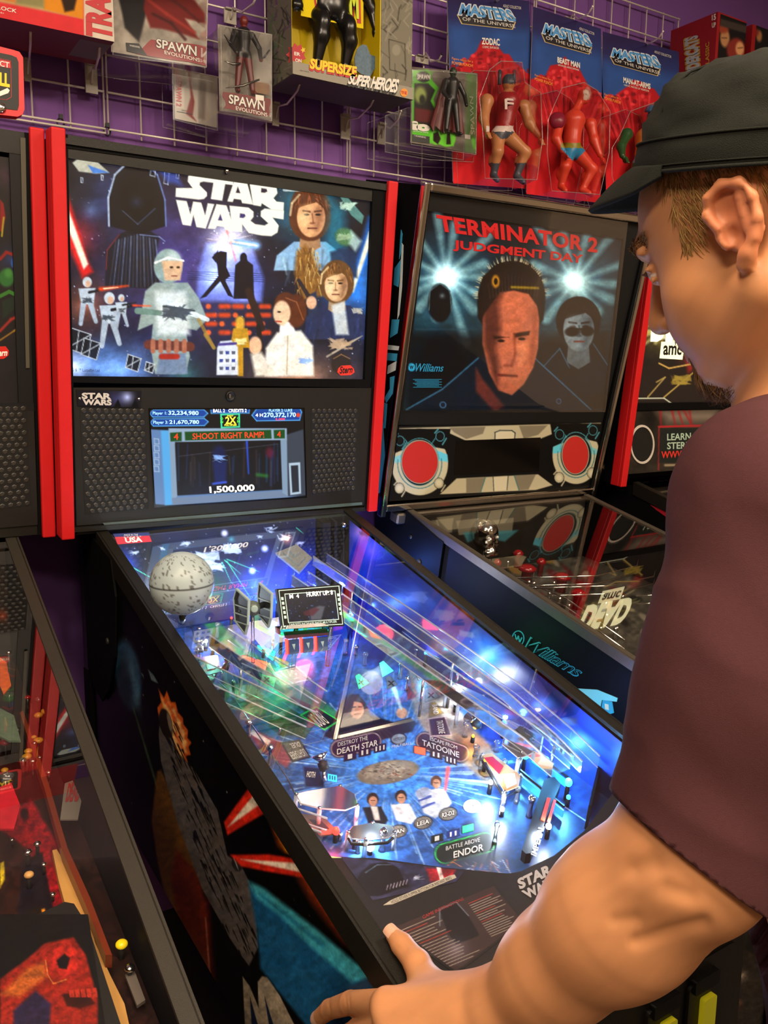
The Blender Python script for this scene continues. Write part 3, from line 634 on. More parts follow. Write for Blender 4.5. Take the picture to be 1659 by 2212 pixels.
# brown haired person in a fur coat
a.poly([(1150, 520), (1190, 485), (1225, 530), (1265, 640), (1275, 720), (1180, 740), (1140, 620)], '8a5a24', 4); rg = random.Random(9)
for i in range(70):
    x = rg.uniform(1150, 1260); y = rg.uniform(500, 700); a.line(x, y, x+rg.uniform(-14, 14), y+rg.uniform(20, 50), 5, rg.choice(['e8c070', '5a3414', 'c08a3c']), 1.5, soft=.8, a=.8)
a.bust(1335, 665, 80, '6a4420', 'f2c08c', '202c50', -.3, .1, .55, -1, 1.9, 2.0, hl='ffe0a0', shadec='5a2c14')
a.poly([(1310, 765), (1370, 745), (1390, 900), (1330, 900)], 'd8dcd8', 3, .9); a.poly([(1200, 720), (1240, 700), (1250, 800), (1205, 830)], '24304c', 2); a.line(1160, 650, 1215, 740, 16, '2a2228', 22); a.ell(1218, 752, 24, 30, 'e8b088', 0, 1.5)
# woman in white
a.poly([(1005, 1090), (1010, 960), (1060, 890), (1170, 880), (1225, 950), (1230, 1090)], 'fdf4e2', 3); a.poly([(1075, 840), (1130, 840), (1150, 905), (1070, 905)], 'fff8ec', 2); a.ell(1150, 790, 46, 78, '5c2a14', 0, 2); a.ell(1100, 760, 52, 56, '5c2a14', 0, 2); a.ell(1082, 800, 40, 56, 'f6caa0', 0, 2)
a.ell(1070, 795, 8, 4, '201008', 0, .8); a.line(1056, 838, 1080, 840, 7, 'b04030', soft=.8); a.path([(1100, 730), (1150, 750), (1180, 830)], 5, 'a05a30', a=.8); a.line(1110, 905, 1105, 1080, 5, 'd0b088', soft=1)
a.line(930, 700, 990, 870, 34, '2a1a18', 30, soft=1.5); a.line(975, 860, 990, 1000, 20, '1a1416', 26); a.ell(960, 950, 30, 42, 'f0b890', 0, 2); a.poly([(940, 990), (990, 980), (1060, 1090), (960, 1090)], 'f4e6d0', 4)
# small gold and small white machines
a.line(890, 835, 890, 900, 40, 'e0a830', soft=3); a.poly([(860, 870), (925, 870), (935, 960), (905, 960), (905, 1090), (880, 1090), (875, 960), (845, 950)], 'c8901c', 1.2); ship_bits(a, 892, 930, 34, 'fff0a0', 5, 12)
a.poly([(785, 960), (800, 930), (850, 925), (880, 955), (882, 1085), (782, 1085)], 'dfe4ee', 1.5)
for i in range(9): a.poly([(795+(i % 3)*28, 975+(i//3)*36), (813+(i % 3)*28, 975+(i//3)*36), (811+(i % 3)*28, 990+(i//3)*36), (796+(i % 3)*28, 990+(i//3)*36)], '3a4a9a' if i % 2 else '5a5e70', .8)
a.line(795, 945, 870, 940, 12, '4a3a8a', soft=1.2)
for i in range(5): a.line(1290+i*26, 1000-i*16, 1420+i*8, 925-i*5, 9, 'b8a890', 3, soft=1, a=.8)
ship_bits(a, 1350, 940, 60, 'c0a080', 31, 14); ship_bits(a, 1130, 220, 50, 'c8d8d8', 12, 16); ship_bits(a, 1190, 1020, 40, '9ac0ff', 14, 10); ship_bits(a, 1430, 790, 30, 'c8c0b0', 15, 9)
a.ell(1355, 1035, 46, 48, '2c2220', 0, 2); a.path([(1320, 1010), (1355, 990), (1395, 1010)], 4, 'c09060', a=.7)
a.texture(.10)
logo_sw(a)
a.into(mb, paintmat('backlit_translite', .25, em=1.2))
ML = mat('lettering_white', 'e8e4d8', .6); ML2 = mat('lettering_dark', '141214', .6)
Mred_l = mat('lettering_red_lit', 'd02a20', .5, em=.8)
mb.slab(FP, [(731, 796), (738, 790), (757, 789), (764, 796), (766, 804), (758, 810), (736, 811), (729, 804)], -.0078, -.0068, Mred_l)
mb.text(FP, 'Stern', [(734, 792), (762, 791), (761, 805), (734, 807)], ML2, -.0062, bold=.03, shear=.2)
mb.text(FP, '© & ™ Lucasfilm Ltd', [(155, 795), (215, 797), (215, 804), (155, 802)], ML2, -.0072)
mb.build('translite', sw)
mb = MB(); mb.slab(FP, [(134, 314), (812, 404), (793, 824), (146, 816)], -.0052, -.0040, G_back); mb.build('backglass', sw)
# bezels
mb = MB()
mb.frame(FP, [(131, 297), (840, 402), (800, 838), (144, 826)], [(134, 318), (806, 410), (788, 820), (147, 813)], -.02, .001, M_blacksat)
mb.slab(FP, [(132, 296), (839, 398), (838, 412), (132, 309)], .001, .005, M_black)
mb.build('backglass_bezel', sw)
mb = MB(); mb.lathe(FP.at(490, 370, .002), FP.n, [(.004, 0), (.004, .002), (.0028, .0034)], M_chrome, 12); mb.build('screw', sw)

# ---- speaker panel with display ----
M_panel = mat('black_speaker_panel', '1a1815', .48, spec=.4, noise=.15, nscale=250)
mb = MB(); mb.slab(FP, [(148, 838), (806, 838), (788, 1092), (158, 1136)], -.012, 0, M_panel)
mb.build('speaker_panel', sw)
def grille(poly, name, px, holes_m, rimm, parent, pl, off=.0006):
    """hexagon pattern inside one mesh"""
    mb = MB(); Q = [pl.at(u, v, off) for u, v in poly]; mb.add(Q, [[0, 1, 2, 3]], rimm)
    e1 = Q[1]-Q[0]; e2 = Q[3]-Q[0]; L1 = np.linalg.norm(e1); L2 = np.linalg.norm(e2); n1 = int(L1/px); n2 = int(L2/(px*.866))
    for j in range(n2):
        for i in range(n1):
            u = (i+.5+(.5 if j % 2 else 0))/n1; t = (j+.5)/n2
            if u > .99: continue
            c = (Q[0]*(1-u)+Q[1]*u)*(1-t)+(Q[3]*(1-u)+Q[2]*u)*t; a1 = e1/L1; a2 = e2/L2
            rr = px*.40; ring = [c+rr*(math.cos(k*math.pi/3+.52)*a1+math.sin(k*math.pi/3+.52)*a2)+pl.n*.0004 for k in range(6)]; ri = [c+rr*.72*(math.cos(k*math.pi/3+.52)*a1+math.sin(k*math.pi/3+.52)*a2)-pl.n*.0015*0+pl.n*.0012 for k in range(6)]
            mb.add(np.vstack([ring, ri]), [[k, (k+1) % 6, 6+(k+1) % 6, 6+k] for k in range(6)]+[[6, 7, 8, 9, 10, 11]], holes_m)
    return mb.build(name, parent)
M_hex = mat('grille_hexes', '2c2924', .45, spec=.5); M_gap = mat('grille_gap', '080706', .8)
grille([(172, 880), (314, 882), (322, 1098), (184, 1112)], 'speaker_grille', .0125, M_hex, M_gap, sw, FP)
grille([(672, 882), (774, 882), (768, 1058), (674, 1068)], 'speaker_grille', .0125, M_hex, M_gap, sw, FP)
M_lcdk = mat('screen_black', '050608', .2, spec=.6)
# badge
mb = MB(); mb.slab(FP, [(165, 842), (306, 845), (304, 881), (168, 877)], 0, .002, M_blackpl)
a = Art(FP, [(166, 843), (305, 846), (303, 880), (168, 876)], 1.5, .0022, '14121c'); a.glow(275, 858, 26, '9ab0e8', 1); a.glow(252, 862, 40, '283060', .8); a.poly([(245, 880), (255, 862), (262, 880)], '06060a'); a.poly([(284, 880), (292, 860), (300, 880)], '06060a'); a.into(mb, PD)
M_silv = mat('silver_lettering', 'c0bcb8', .35)
mb.text(FP, 'STAR', [(178, 849), (238, 850), (238, 862), (178, 861)], M_silv, .0028, bold=.05); mb.text(FP, 'WARS', [(180, 863), (240, 864), (240, 875), (180, 874)], M_silv, .0028, bold=.05)
for u, v in ((172, 861), (300, 862)): mb.lathe(FP.at(u, v, .002), FP.n, [(.003, 0), (.002, .0016)], M_chrome, 10)
mb.build('logo_badge', sw)
mb = MB(); mb.lathe(FP.at(497, 855), FP.n, [(.0105, 0), (.0105, .003), (.008, .006), (.0075, .0055), (.0001, .005)], M_blackpl, 20); mb.slab(FP, [(495, 851), (499, 851), (499, 860), (495, 860)], .0062, .0066, M_steel); mb.build('lock', sw)
# display
mb = MB(); mb.slab(FP, [(321, 882), (658, 881), (663, 1075), (333, 1097)], .0002, .001, M_lcdk)
a = Art(FP, [(324, 885), (655, 884), (660, 1072), (336, 1094)], 1.5, .0014, '06070b')
a.view(0, 800, 1.885)
a.poly([(610, 240), (690, 245), (720, 510), (1150, 485), (1245, 505), (1170, 520), (690, 550), (630, 545)], '5a7aa8', 1.5)
a.poly([(655, 245), (690, 245), (712, 545), (672, 550)], '4f9fd8', 2); a.poly([(1140, 270), (1235, 240), (1246, 508), (1150, 515)], '343c48', 1.5)
a.poly([(686, 236), (1168, 236), (1168, 285), (690, 298)], '8aa0b8', 1); a.poly([(712, 292), (1142, 284), (1150, 484), (722, 508)], '0a0b10', 1); a.poly([(690, 290), (712, 292), (722, 512), (700, 540)], '7e94ac', 1); a.poly([(700, 520), (1170, 488), (1172, 516), (702, 548)], '6a7c96', 1); a.poly([(1142, 284), (1168, 280), (1172, 512), (1150, 500)], '7a90a8', 1)
for i in range(5): a.path([(628, 278+i*28), (646, 280+i*28), (648, 300+i*28), (630, 300+i*28)], 3, 'a0b4cc', closed=True)
a.poly([(1176, 378), (1222, 374), (1226, 502), (1182, 508)], 'a8bccc', 1); a.poly([(1184, 388), (1214, 386), (1218, 494), (1190, 498)], '20262e', 1)
rg = random.Random(21)
for i in range(26):
    x = rg.uniform(725, 1135); a.line(x, rg.uniform(295, 380), x+rg.uniform(-6, 6), rg.uniform(400, 490), rg.uniform(2, 9), rg.choice(['1c3a8a', '3a2a2a', '14406a', '4a4038', '202848']), soft=2, a=.6)
a.line(1005, 290, 1012, 420, 7, '2a58e8', 4, soft=2); a.line(730, 350, 1130, 300, 3, '4a4c58', soft=1, a=.7); a.ell(892, 340, 26, 34, '0a1440', 0, 4); a.poly([(865, 370), (925, 370), (920, 460), (875, 460)], '101c50', 3); ship_bits(a, 895, 360, 34, '8ab0f0', 44, 8); a.ell(1098, 335, 16, 22, '6a1430', 0, 4, .7); a.line(1048, 425, 1085, 430, 14, '2c7a28', soft=3, a=.7); a.line(868, 462, 920, 455, 8, '3858d8', soft=2)
for p in ([(610, 176), (625, 160), (830, 160), (846, 175), (830, 190), (622, 190)], [(612, 212), (627, 197), (832, 196), (848, 209), (832, 225), (624, 227)], [(1026, 183), (1045, 157), (1222, 156), (1228, 170), (1220, 203), (1045, 206)], [(858, 156), (1016, 156), (1014, 174), (860, 175)]):
    a.poly(p, '0d3f92', 1); a.path(p, 3.5, '56a8ea', closed=True)
a.path([(900, 180), (974, 178), (974, 230), (902, 233)], 6, '3ad8a0', closed=True)
for p in ([(692, 254), (740, 251), (740, 288), (694, 290)], [(752, 250), (1104, 242), (1106, 278), (754, 286)], [(1114, 243), (1160, 241), (1160, 277), (1116, 278)]): a.poly(p, '0d4416', 1)
a.ell(1214, 182, 9, 9, 'd04030', 0, 1)
a.into(mb, paintmat('display_glow', .2, em=1.25))
E1 = mat('display_text_cyan', '9ad8ff', .5, em=1.3); E2 = mat('display_text_red', 'ff2a12', .5, em=1.5); E3 = mat('display_text_white', 'fff8e8', .5, em=1.6); E4 = mat('display_text_yellow', 'f0e838', .5, em=1.3)
def T(body, quad, m, view=None, mbx=None, pl=FP, off=.0018, **k):
    ox, oy, s_ = view; (mbx or mb).text(pl, body, [(ox+x/s_, oy+y/s_) for x, y in quad], m, off, **k)
vw = (0, 800, 1.885)
T('Player 1:', [(622, 168), (680, 168), (680, 184), (622, 184)], E1, vw); T('32,234,980', [(686, 165), (808, 166), (808, 184), (686, 183)], E1, vw, bold=.02)
T('Player 3:', [(624, 205), (684, 205), (684, 222), (624, 222)], E1, vw); T('21,670,780', [(690, 203), (810, 203), (810, 220), (690, 220)], E1, vw, bold=.02)
T('BALL 2   CREDITS 2', [(868, 158), (1004, 157), (1004, 170), (868, 171)], E3, vw, bold=.01); T('PLAYER 2: LUKE', [(1095, 158), (1190, 157), (1190, 168), (1095, 169)], E1, vw)
T('4 H', [(1041, 176), (1070, 176), (1070, 188), (1041, 189)], E3, vw, bold=.02); T('270,372,170', [(1074, 173), (1204, 172), (1204, 192), (1074, 193)], E1, vw, bold=.02); T('5,000', [(1122, 195), (1160, 194), (1160, 204), (1122, 205)], E2, vw)
T('2X', [(918, 190), (960, 189), (960, 216), (919, 218)], E4, vw, bold=.02); T('SHOT', [(925, 182), (950, 182), (950, 188), (925, 188)], E4, vw); T('MULTIPLIER', [(914, 219), (964, 218), (964, 226), (914, 227)], E4, vw)
G5 = mat('display_text_green', '48e038', .5, em=1.2)
T('O', [(898, 192), (908, 192), (908, 202), (898, 202)], G5, vw); T('N', [(898, 205), (908, 205), (908, 215), (898, 215)], G5, vw); T('O', [(966, 190), (976, 190), (976, 200), (966, 200)], G5, vw); T('N', [(966, 203), (976, 203), (976, 213), (966, 213)], G5, vw)
T('4', [(708, 258), (726, 257), (726, 282), (708, 283)], E2, vw); T('4', [(1128, 249), (1143, 248), (1143, 271), (1129, 272)], E2, vw); T('SHOOT RIGHT RAMP!', [(784, 257), (1074, 250), (1076, 274), (784, 281)], E2, vw)
T('1,500,000', [(853, 474), (1034, 465), (1036, 493), (856, 502)], E3, vw, bold=.025)
mb.build('display_screen', sw)
M_strip = mat('green_grey_highlight', '4a5a5a', .3, spec=.6)  # greenish highlight on the bottom edge, put into a strip's colour
mb = MB(); mb.slab(FP, [(160, 1140), (788, 1096), (789, 1104), (161, 1150)], -.004, .006, M_black); mb.slab(FP, [(222, 1130), (782, 1085), (783, 1091), (228, 1137)], 0, .002, M_strip); mb.build('lower_bezel', sw)
# hinge plate on the side of the cabinet under the backbox
mb = MB(); xo = -(SW.half+.0205)
pts = [(.10, .0), (.10, -.30), (.06, -.33), (0, -.34), (-.05, -.30), (-.10, -.22), (-.12, -.1), (-.10, -.035)]
A = np.array([SW.L(xo, y, SW.zt(0)+z-.0) for y, z in pts]); B = A+(SW.L(-.004, 0, 0)-SW.L(0, 0, 0)); mb.loops(A, B, M_blacksat); mb.lathe(SW.L(xo-.004, -.06, SW.zt(0)-.2), SW.L(-1, 0, 0)-SW.L(0, 0, 0), [(.007, 0), (.006, .003)], M_dkgrey, 14); mb.build('hinge_bracket', sw)

# ---- coin door on the front ----
cdp = Plane(SW.L(0, -1.1025, 0), SW.L(1, -1.1025, 0), SW.L(0, -1.1025, 1)); cdoor = thing('coin_door', None, None, tuple(SW.L(.05, -1.10, .55))); cdoor.parent = sw; cdoor.matrix_parent_inverse = parent_world(sw).inverted()
M_cd = mat('coin_door_metal', '1c1814', .4, spec=.5, noise=.2, nscale=400, bump=.2, bscale=900); M_cdd = mat('coin_slot_black', '050505', .5)
def rr(x0, x1, z0, z1, r, y0, y1, m, mb_):
    P_ = []
    for cx, cz, a0_ in ((x1-r, z1-r, 0), (x0+r, z1-r, 90), (x0+r, z0+r, 180), (x1-r, z0+r, 270)):
        for k in range(5): t = math.radians(a0_+k*22.5); P_.append((cx+r*math.cos(t), cz+r*math.sin(t)))
    A = np.array([SW.L(x, y0, z) for x, z in P_]); B = np.array([SW.L(x, y1, z) for x, z in P_]); mb_.loops(A, B, m)
mb = MB(); rr(-.135, .170, .36, .755, .02, -1.1005, -1.106, M_cd, mb); mb.build('door_frame', cdoor)
mb = MB(); rr(-.118, .153, .375, .738, .014, -1.106, -1.109, M_cd, mb); mb.build('door_panel', cdoor)
for x in (.018, .088):
    mb = MB(); rr(x-.028, x+.026, .58, .715, .006, -1.109, -1.113, M_cd, mb); rr(x-.022, x+.022, .704, .722, .003, -1.109, -1.1165, M_cdd, mb); mb.build('coin_slot_plate', cdoor)
    mb = MB(); rr(x-.008, x+.014, .655, .695, .003, -1.113, -1.120, mat('yellow_coin_button', 'b8a818', .25, em=.35), mb); rr(x-.008, x-.004, .655, .659, .0015, -1.120, -1.121, mat('orange_coin_light', 'e04018', .3, em=.8), mb); mb.build('coin_button', cdoor)
mb = MB(); rr(.020, .030, .50, .515, .004, -1.109, -1.114, M_steel, mb); mb.build('door_lock', cdoor)
a = Art(None, None, 2.2, 0, '2c2620', P=[SW.L(.172, -1.1012, .78), SW.L(.262, -1.1012, .78), SW.L(.262, -1.1012, .40), SW.L(.172, -1.1012, .40)]); a.glow(1600, 2110, 26, 'c8b8a8', .9); a.glow(1590, 2170, 22, 'b8602c', .9); a.glow(1580, 2230, 20, '9a7868', .8); a.poly([(1640, 1960), (1700, 1960), (1700, 2100), (1610, 2050)], '060505', 4); a.texture(.4); mb = MB(); a.into(mb, PD); mb.build('front_artwork', sw)
# ---------------- playfield of the central machine ----------------
PF0, PFS = .877, .153                       # playfield height at the back and its slope
pfz = lambda y: PF0+PFS*y
PP = Plane(SW.L(0, 0, PF0), SW.L(1, 0, PF0), SW.L(0, -1, PF0-PFS))
H = SW.half
def pf(x, y, h=0): return SW.L(x, y, pfz(y)+h)
pfield = thing('playfield', None, None, tuple(SW.L(0, -.5, PF0-.08))); pfield.parent = sw; pfield.matrix_parent_inverse = parent_world(sw).inverted()
def lit(name, c, e): return mat(name, c, .4, em=e)
L_white = lit('led_white', 'e8f2ff', 14); L_blue = lit('led_blue', '2a62ff', 9); L_cyan = lit('led_cyan', '38c8ff', 5); L_red = lit('led_red', 'ff2a20', 7); L_green = lit('led_green', '18f070', 4); L_amber = lit('led_amber', 'ffb020', 4)
G_plas = glassmat('clear_playfield_plastic', (.93, .95, 1), 1.8, .08, haze=.04)
G_edge = glassmat('clear_plastic_edge', (.9, .95, 1), 2.2, .15, haze=.35)
G_green = glassmat('green_tinted_plastic', (.25, .85, .5), 1.3, .05)
G_blue = glassmat('blue_tinted_plastic', (.25, .5, 1), 1.3, .05)
# printed wood surface
mb = MB()
SW.lbox(mb, -H, H, -SW.len, 0, lambda y: pfz(y)-.015, lambda y: pfz(y)-.001, M_blackpl)
a = Art(None, None, 1.9, 0, '1c3568', P=[pf(-H, 0), pf(H, 0), pf(H, -.90), pf(-H, -.90)])
a.glow(830, 1680, 420, '2a78c8', .9); a.glow(700, 1350, 380, '1a3a90', .6); a.glow(1100, 1500, 180, '2a6a78', .4)
a.rough(26, 20, .4, 5); a.rough(7, 5, .35, 9)
rg = random.Random(12)
for i in range(230):
    an = rg.uniform(0, 6.283); d0 = rg.uniform(60, 120); d1 = d0+rg.uniform(40, 190); ca, sa = math.cos(an), math.sin(an)*.72
    a.line(838+d0*ca, 1668+d0*sa, 838+d1*ca, 1668+d1*sa, .8, rg.choice(['9ccaf4', '5a94dc', 'c8e4ff', '3c70c0']), 2.6, soft=.9, a=.6)
# green stripe to the upper left, pale planet land to the right
a.poly([(420, 1318), (442, 1312), (530, 1400), (640, 1470), (742, 1548), (735, 1575), (600, 1505), (500, 1430)], '2c8a4c', 4, .85)
a.poly([(878, 1430), (930, 1425), (970, 1490), (1010, 1560), (1060, 1610), (1110, 1690), (1060, 1700), (1000, 1650), (930, 1600), (895, 1540)], 'a88c68', 5, .85); a.poly([(980, 1590), (1040, 1610), (1020, 1650), (985, 1630)], '5c3c28', 5, .8)
a.ell(790, 1390, 110, 34, '2a1c4a', 20, 10, .6)
a.poly([(455, 1475), (545, 1480), (600, 1520), (565, 1545), (490, 1530), (450, 1500)], '8a8a80', 2, .9); a.glow(520, 1505, 40, 'e0c070', .7)
for i in range(16): a.line(rg.uniform(455, 580), rg.uniform(1480, 1535), rg.uniform(455, 590), rg.uniform(1480, 1540), 1.5, '3a3a38', soft=.7, a=.8)
a.poly([(585, 1540), (625, 1530), (660, 1550), (655, 1585), (610, 1590), (580, 1570)], '0c0e14', 2); a.path([(590, 1545), (620, 1534), (650, 1552)], 2, '8aa0b8', a=.8); a.ell(620, 1562, 18, 10, '2c3440', -20, 3)
a.poly([(560, 1580), (640, 1620), (620, 1660), (560, 1620), (540, 1590)], 'a02020', 4, .7); a.poly([(545, 1575), (585, 1600), (580, 1610), (540, 1585)], 'e8e0e0', 1.5, .8)
# hooded old person, arm stretched with a pale blade
a.poly([(700, 1590), (720, 1560), (735, 1520), (752, 1500), (775, 1500), (790, 1520), (800, 1545), (850, 1560), (885, 1550), (900, 1562), (890, 1580), (820, 1600), (760, 1615)], '1c1210', 2)
a.ell(770, 1533, 16, 20, 'c89070', -15, 1.5); a.poly([(738, 1545), (745, 1512), (770, 1500), (788, 1518), (765, 1515), (757, 1545), (765, 1570)], '3a2418', 1.5); a.line(762, 1528, 768, 1527, 2, '1c100c'); a.line(775, 1527, 781, 1527, 2, '1c100c'); a.line(766, 1543, 778, 1542, 2, '6a3020')
a.ell(868, 1540, 12, 12, 'd0a080', 0, 2); a.line(866, 1530, 848, 1478, 6, 'bfe8ff', 10, soft=2); a.glow(850, 1490, 40, '50b0ff', .8)
for i in range(9): a.line(760+i*9, 1575, 740+i*16, 1605, 2, '5a4030', soft=1, a=.7)
# disc in the middle
a.ell(838, 1668, 68, 25, '7c7264', -9, 1.5); a.ell(838, 1664, 50, 16, 'aaa08e', -9, 4, .8)
for i in range(70):
    an = rg.uniform(0, 6.28); r1 = rg.uniform(.15, .9); x = 838+64*r1*math.cos(an); y = 1668+23*r1*math.sin(an); a.line(x, y, x+rg.uniform(-9, 9), y+rg.uniform(-3, 3), 2, rg.choice(['3a342c', 'c8c0b0', '5a5248', '8a3c28']), soft=.6, a=.8)
# four small people with their name discs
for x, y, r, hair, cloth, col2 in ((805, 1728, 13, '2a1810', '16181e', 'd8d4cc'), (866, 1722, 13, '241410', 'e8e8ec', 'e8e8ec'), (942, 1690, 12, '5a3418', 'e8e4e0', 'e8e4e0')):
    a.poly([(x-22, y+16), (x+18, y+14), (x+34, y+44), (x+22, y+58), (x-10, y+50)], cloth, 1.5); a.poly([(x-4, y+14), (x+10, y+14), (x+16, y+44), (x+4, y+44)], col2, 1.5); a.ell(x, y-2, r, r*1.05, hair); a.ell(x+1, y+3, r*.7, r*.85, 'd09878'); a.line(x-4, y+1, x+5, y+1, 1.6, '201010', soft=.6)
a.poly([(900, 1716), (928, 1704), (946, 1716), (962, 1750), (940, 1768), (915, 1756)], 'c8ccd8', 2); a.ell(913, 1712, 17, 11, '9aa4c0', -20); a.line(905, 1730, 930, 1720, 5, '3a50a0', soft=.8); a.line(912, 1744, 938, 1734, 5, '3a50a0', soft=.8)
a.line(962, 1706, 968, 1660, 5, 'ff5a5a', 9, soft=2.5)
for x, y in ((860, 1796), (914, 1777), (968, 1758)):
    a.ell(x, y, 21, 14.5, '1a1a1c', -14); a.ell(x, y, 18.5, 12.5, '7c7a74', -14)
    for k in range(14): a.line(x, y, x+17*math.cos(k*.449), y+11*math.sin(k*.449), 1.2, '4a4844', soft=.6, a=.8)
a.ell(861, 1596, 18, 13, '1a1c24', -10); a.ell(861, 1596, 15, 10.5, '8a98a8', -10)
# title pills
for x, y, rx, ry, an, c, rim in ((769, 1609, 54, 17, -13, '2a0f22', 'a89090'), (956, 1614, 58, 17, 19, '3a0e1c', 'b09088'), (1005, 1832, 66, 21, -15, '0a1a12', '2ad060')):
    t_ = math.radians(an); dx, dy = (rx-ry)*math.cos(t_), (rx-ry)*math.sin(t_)
    a.line(x-dx, y-dy, x+dx, y+dy, ry*2+8, '0a0a10', soft=1.5, a=.7); a.line(x-dx, y-dy, x+dx, y+dy, ry*2+3, rim, soft=1.2); a.line(x-dx, y-dy, x+dx, y+dy, ry*2-2, c, soft=1)
def quadbox(cx, cy, w_, h_, an, sk=0):
    t_ = math.radians(an); ux, uy = math.cos(t_)*w_/2, math.sin(t_)*w_/2; vx, vy = (sk*h_/2), h_/2
    return [(cx-ux-vx, cy-uy-vy), (cx+ux-vx, cy+uy-vy), (cx+ux+vx, cy+uy+vy), (cx-ux+vx, cy-uy+vy)]
BX = [('I', 756, 1634, -12, '2a1230', 0), ('II', 788, 1625, -12, '2a1230', 0), ('III', 821, 1616, -12, '2a1230', 0), ('I', 907, 1621, 12, 'e83a1c', 1), ('II', 942, 1630, 14, '3a1020', 0), ('III', 974, 1642, 16, '3a1020', 0), ('I', 944, 1811, -14, '0c2018', 0), ('II', 979, 1801, -14, '1c3a9a', 0), ('III', 1011, 1789, -14, '14c860', 1)]
for t_, x, y, an, c, l in BX: a.poly(quadbox(x, y, 28, 17, an), '0a0a10', 1); a.poly(quadbox(x, y, 24, 14, an), c, 1)
# arrow shaped inserts: (tip to base), colour
AR = [((478, 1404), (542, 1450), 20, '8a8a80', 0), ((523, 1419), (575, 1440), 18, 'ff5030', 1), ((556, 1397), (592, 1417), 18, '28e8c8', 1), ((590, 1420), (622, 1440), 18, 'a87828', 0), ((552, 1456), (594, 1474), 18, '20f080', 1), ((592, 1480), (632, 1502), 18, '9a5a28', 0), ((628, 1508), (668, 1532), 18, '5a1420', 0),
      ((772, 1458), (786, 1481), 22, '20e878', 1), ((824, 1430), (838, 1455), 24, '38e0f8', 1), ((838, 1462), (848, 1484), 22, '6a7888', 0), ((880, 1484), (890, 1508), 16, '6a1424', 0), ((903, 1455), (925, 1478), 26, '9a9688', 0), ((925, 1484), (934, 1511), 28, '8a8880', 0), ((934, 1518), (942, 1545), 28, '8a6a28', 0)]
lits = []
for (x0, y0), (x1, y1), wd, c, l in AR:
    d = np.array([x1-x0, y1-y0], float); L_ = np.linalg.norm(d); n = np.array([-d[1], d[0]])/L_
    if abs(d[0]) > abs(d[1])*1.2: n = np.array([.25, -.95]) if d[0] > 0 else n; n = n/np.linalg.norm(n)
    P_ = [(x0+n[0]*wd*.2, y0+n[1]*wd*.2), (x1+n[0]*wd*.55, y1+n[1]*wd*.55), (x1-n[0]*wd*.55, y1-n[1]*wd*.55), (x0-n[0]*wd*.2, y0-n[1]*wd*.2)]
    a.poly(P_, '08080a', 2.5); a.poly(P_, c, 1)
    if l: lits.append((P_, c))
    elif c in ('8a8a80', '9a9688'):
        for k in np.linspace(-.4, .4, 6): a.line(x0+n[0]*wd*k*.4, y0+n[1]*wd*k*.4, x1+n[0]*wd*k, y1+n[1]*wd*k, 1.2, '2a2820', soft=.6)
for q, c, rim in (([(609, 1605), (647, 1599), (669, 1635), (632, 1645)], '5c5a54', '1c1c1c'), ([(683, 1527), (732, 1557), (701, 1576), (650, 1545)], '08140c', '30e058'), ([(603, 1447), (636, 1437), (670, 1467), (632, 1475)], '0e1a3a', 'c8d8f0'), ([(925, 1553), (961, 1548), (975, 1588), (930, 1590)], '3a0e1c', 'c0a8a0'), ([(655, 1655), (690, 1660), (700, 1700), (660, 1700)], '101c44', '304a80')):
    a.poly(q, '08080a', 3); a.path(q, 3.2, rim, closed=True, soft=1); a.poly([(x*.93+.07*np.mean([p[0] for p in q]), y*.93+.07*np.mean([p[1] for p in q])) for x, y in q], c, 1)
for x, y in ((1040, 1650), (1048, 1670), (1135, 1690)): a.ell(x, y, 15, 9, '3a1e14', 20); a.ell(x, y, 12, 7, '8a5c2a', 20)
a.ell(1020, 1860, 60, 14, '2a3040', -8, 4, .8)
for i in range(24): x = rg.uniform(980, 1100); a.line(x, rg.uniform(1855, 1885), x+rg.uniform(-20, 20), rg.uniform(1860, 1890), 1.5, rg.choice(['c8c8d0', '6a7080', 'c06a40']), soft=.7)
for i in range(14): x = 1140+i*9; a.line(x, 1690+i*6, x+16, 1700+i*6, 2, 'a8c0e8', soft=.7, a=.8)
a.texture(.18)
a.into(mb, PD)
TW = mat('insert_lettering', 'cfccc4', .5); TK = mat('insert_outline', '0a0a0c', .5)
def pt(body, q, m=TW, off=.0007, **k): mb.text(PP, body, q, m, off, **k)
def tq(cx, cy, w_, h_, an): return quadbox(cx, cy, w_, h_, an)
pt('DESTROY THE', tq(762, 1601, 66, 9, -13)); pt('DEATH STAR', tq(772, 1614, 90, 12, -13), bold=.015)
pt('ESCAPE FROM', tq(958, 1605, 62, 8, 19)); pt('TATOOINE', tq(952, 1617, 84, 12, 19), bold=.015)
pt('BATTLE ABOVE', tq(1000, 1823, 76, 9, -15)); pt('ENDOR', tq(1012, 1838, 66, 14, -15), bold=.02)
for t_, x, y, an, c, l in BX: pt(t_, tq(x, y, 5+5*len(t_), 10, an))
for t_, x, y in (('HAN', 860, 1796), ('LEIA', 914, 1777), ('R2-D2', 968, 1758)): pt(t_, tq(x, y, 27, 9, -14), ML, bold=.02, border=TK, bw=.08)
pt('VICTORY', tq(861, 1596, 24, 6, -10), TK); pt('MULTIBALL', tq(868, 1609, 44, 6, -10))
pt('LIGHTSABER', [(665, 1632), (632, 1641), (622, 1626), (655, 1617)], TW); pt('DUEL', [(650, 1612), (630, 1617), (625, 1607), (645, 1602)], TW)
pt('ENDOR', [(712, 1562), (690, 1572), (664, 1545), (684, 1534)][::1], ML, border=TK); pt('HOTH', [(648, 1465), (632, 1469), (618, 1450), (634, 1446)], ML)
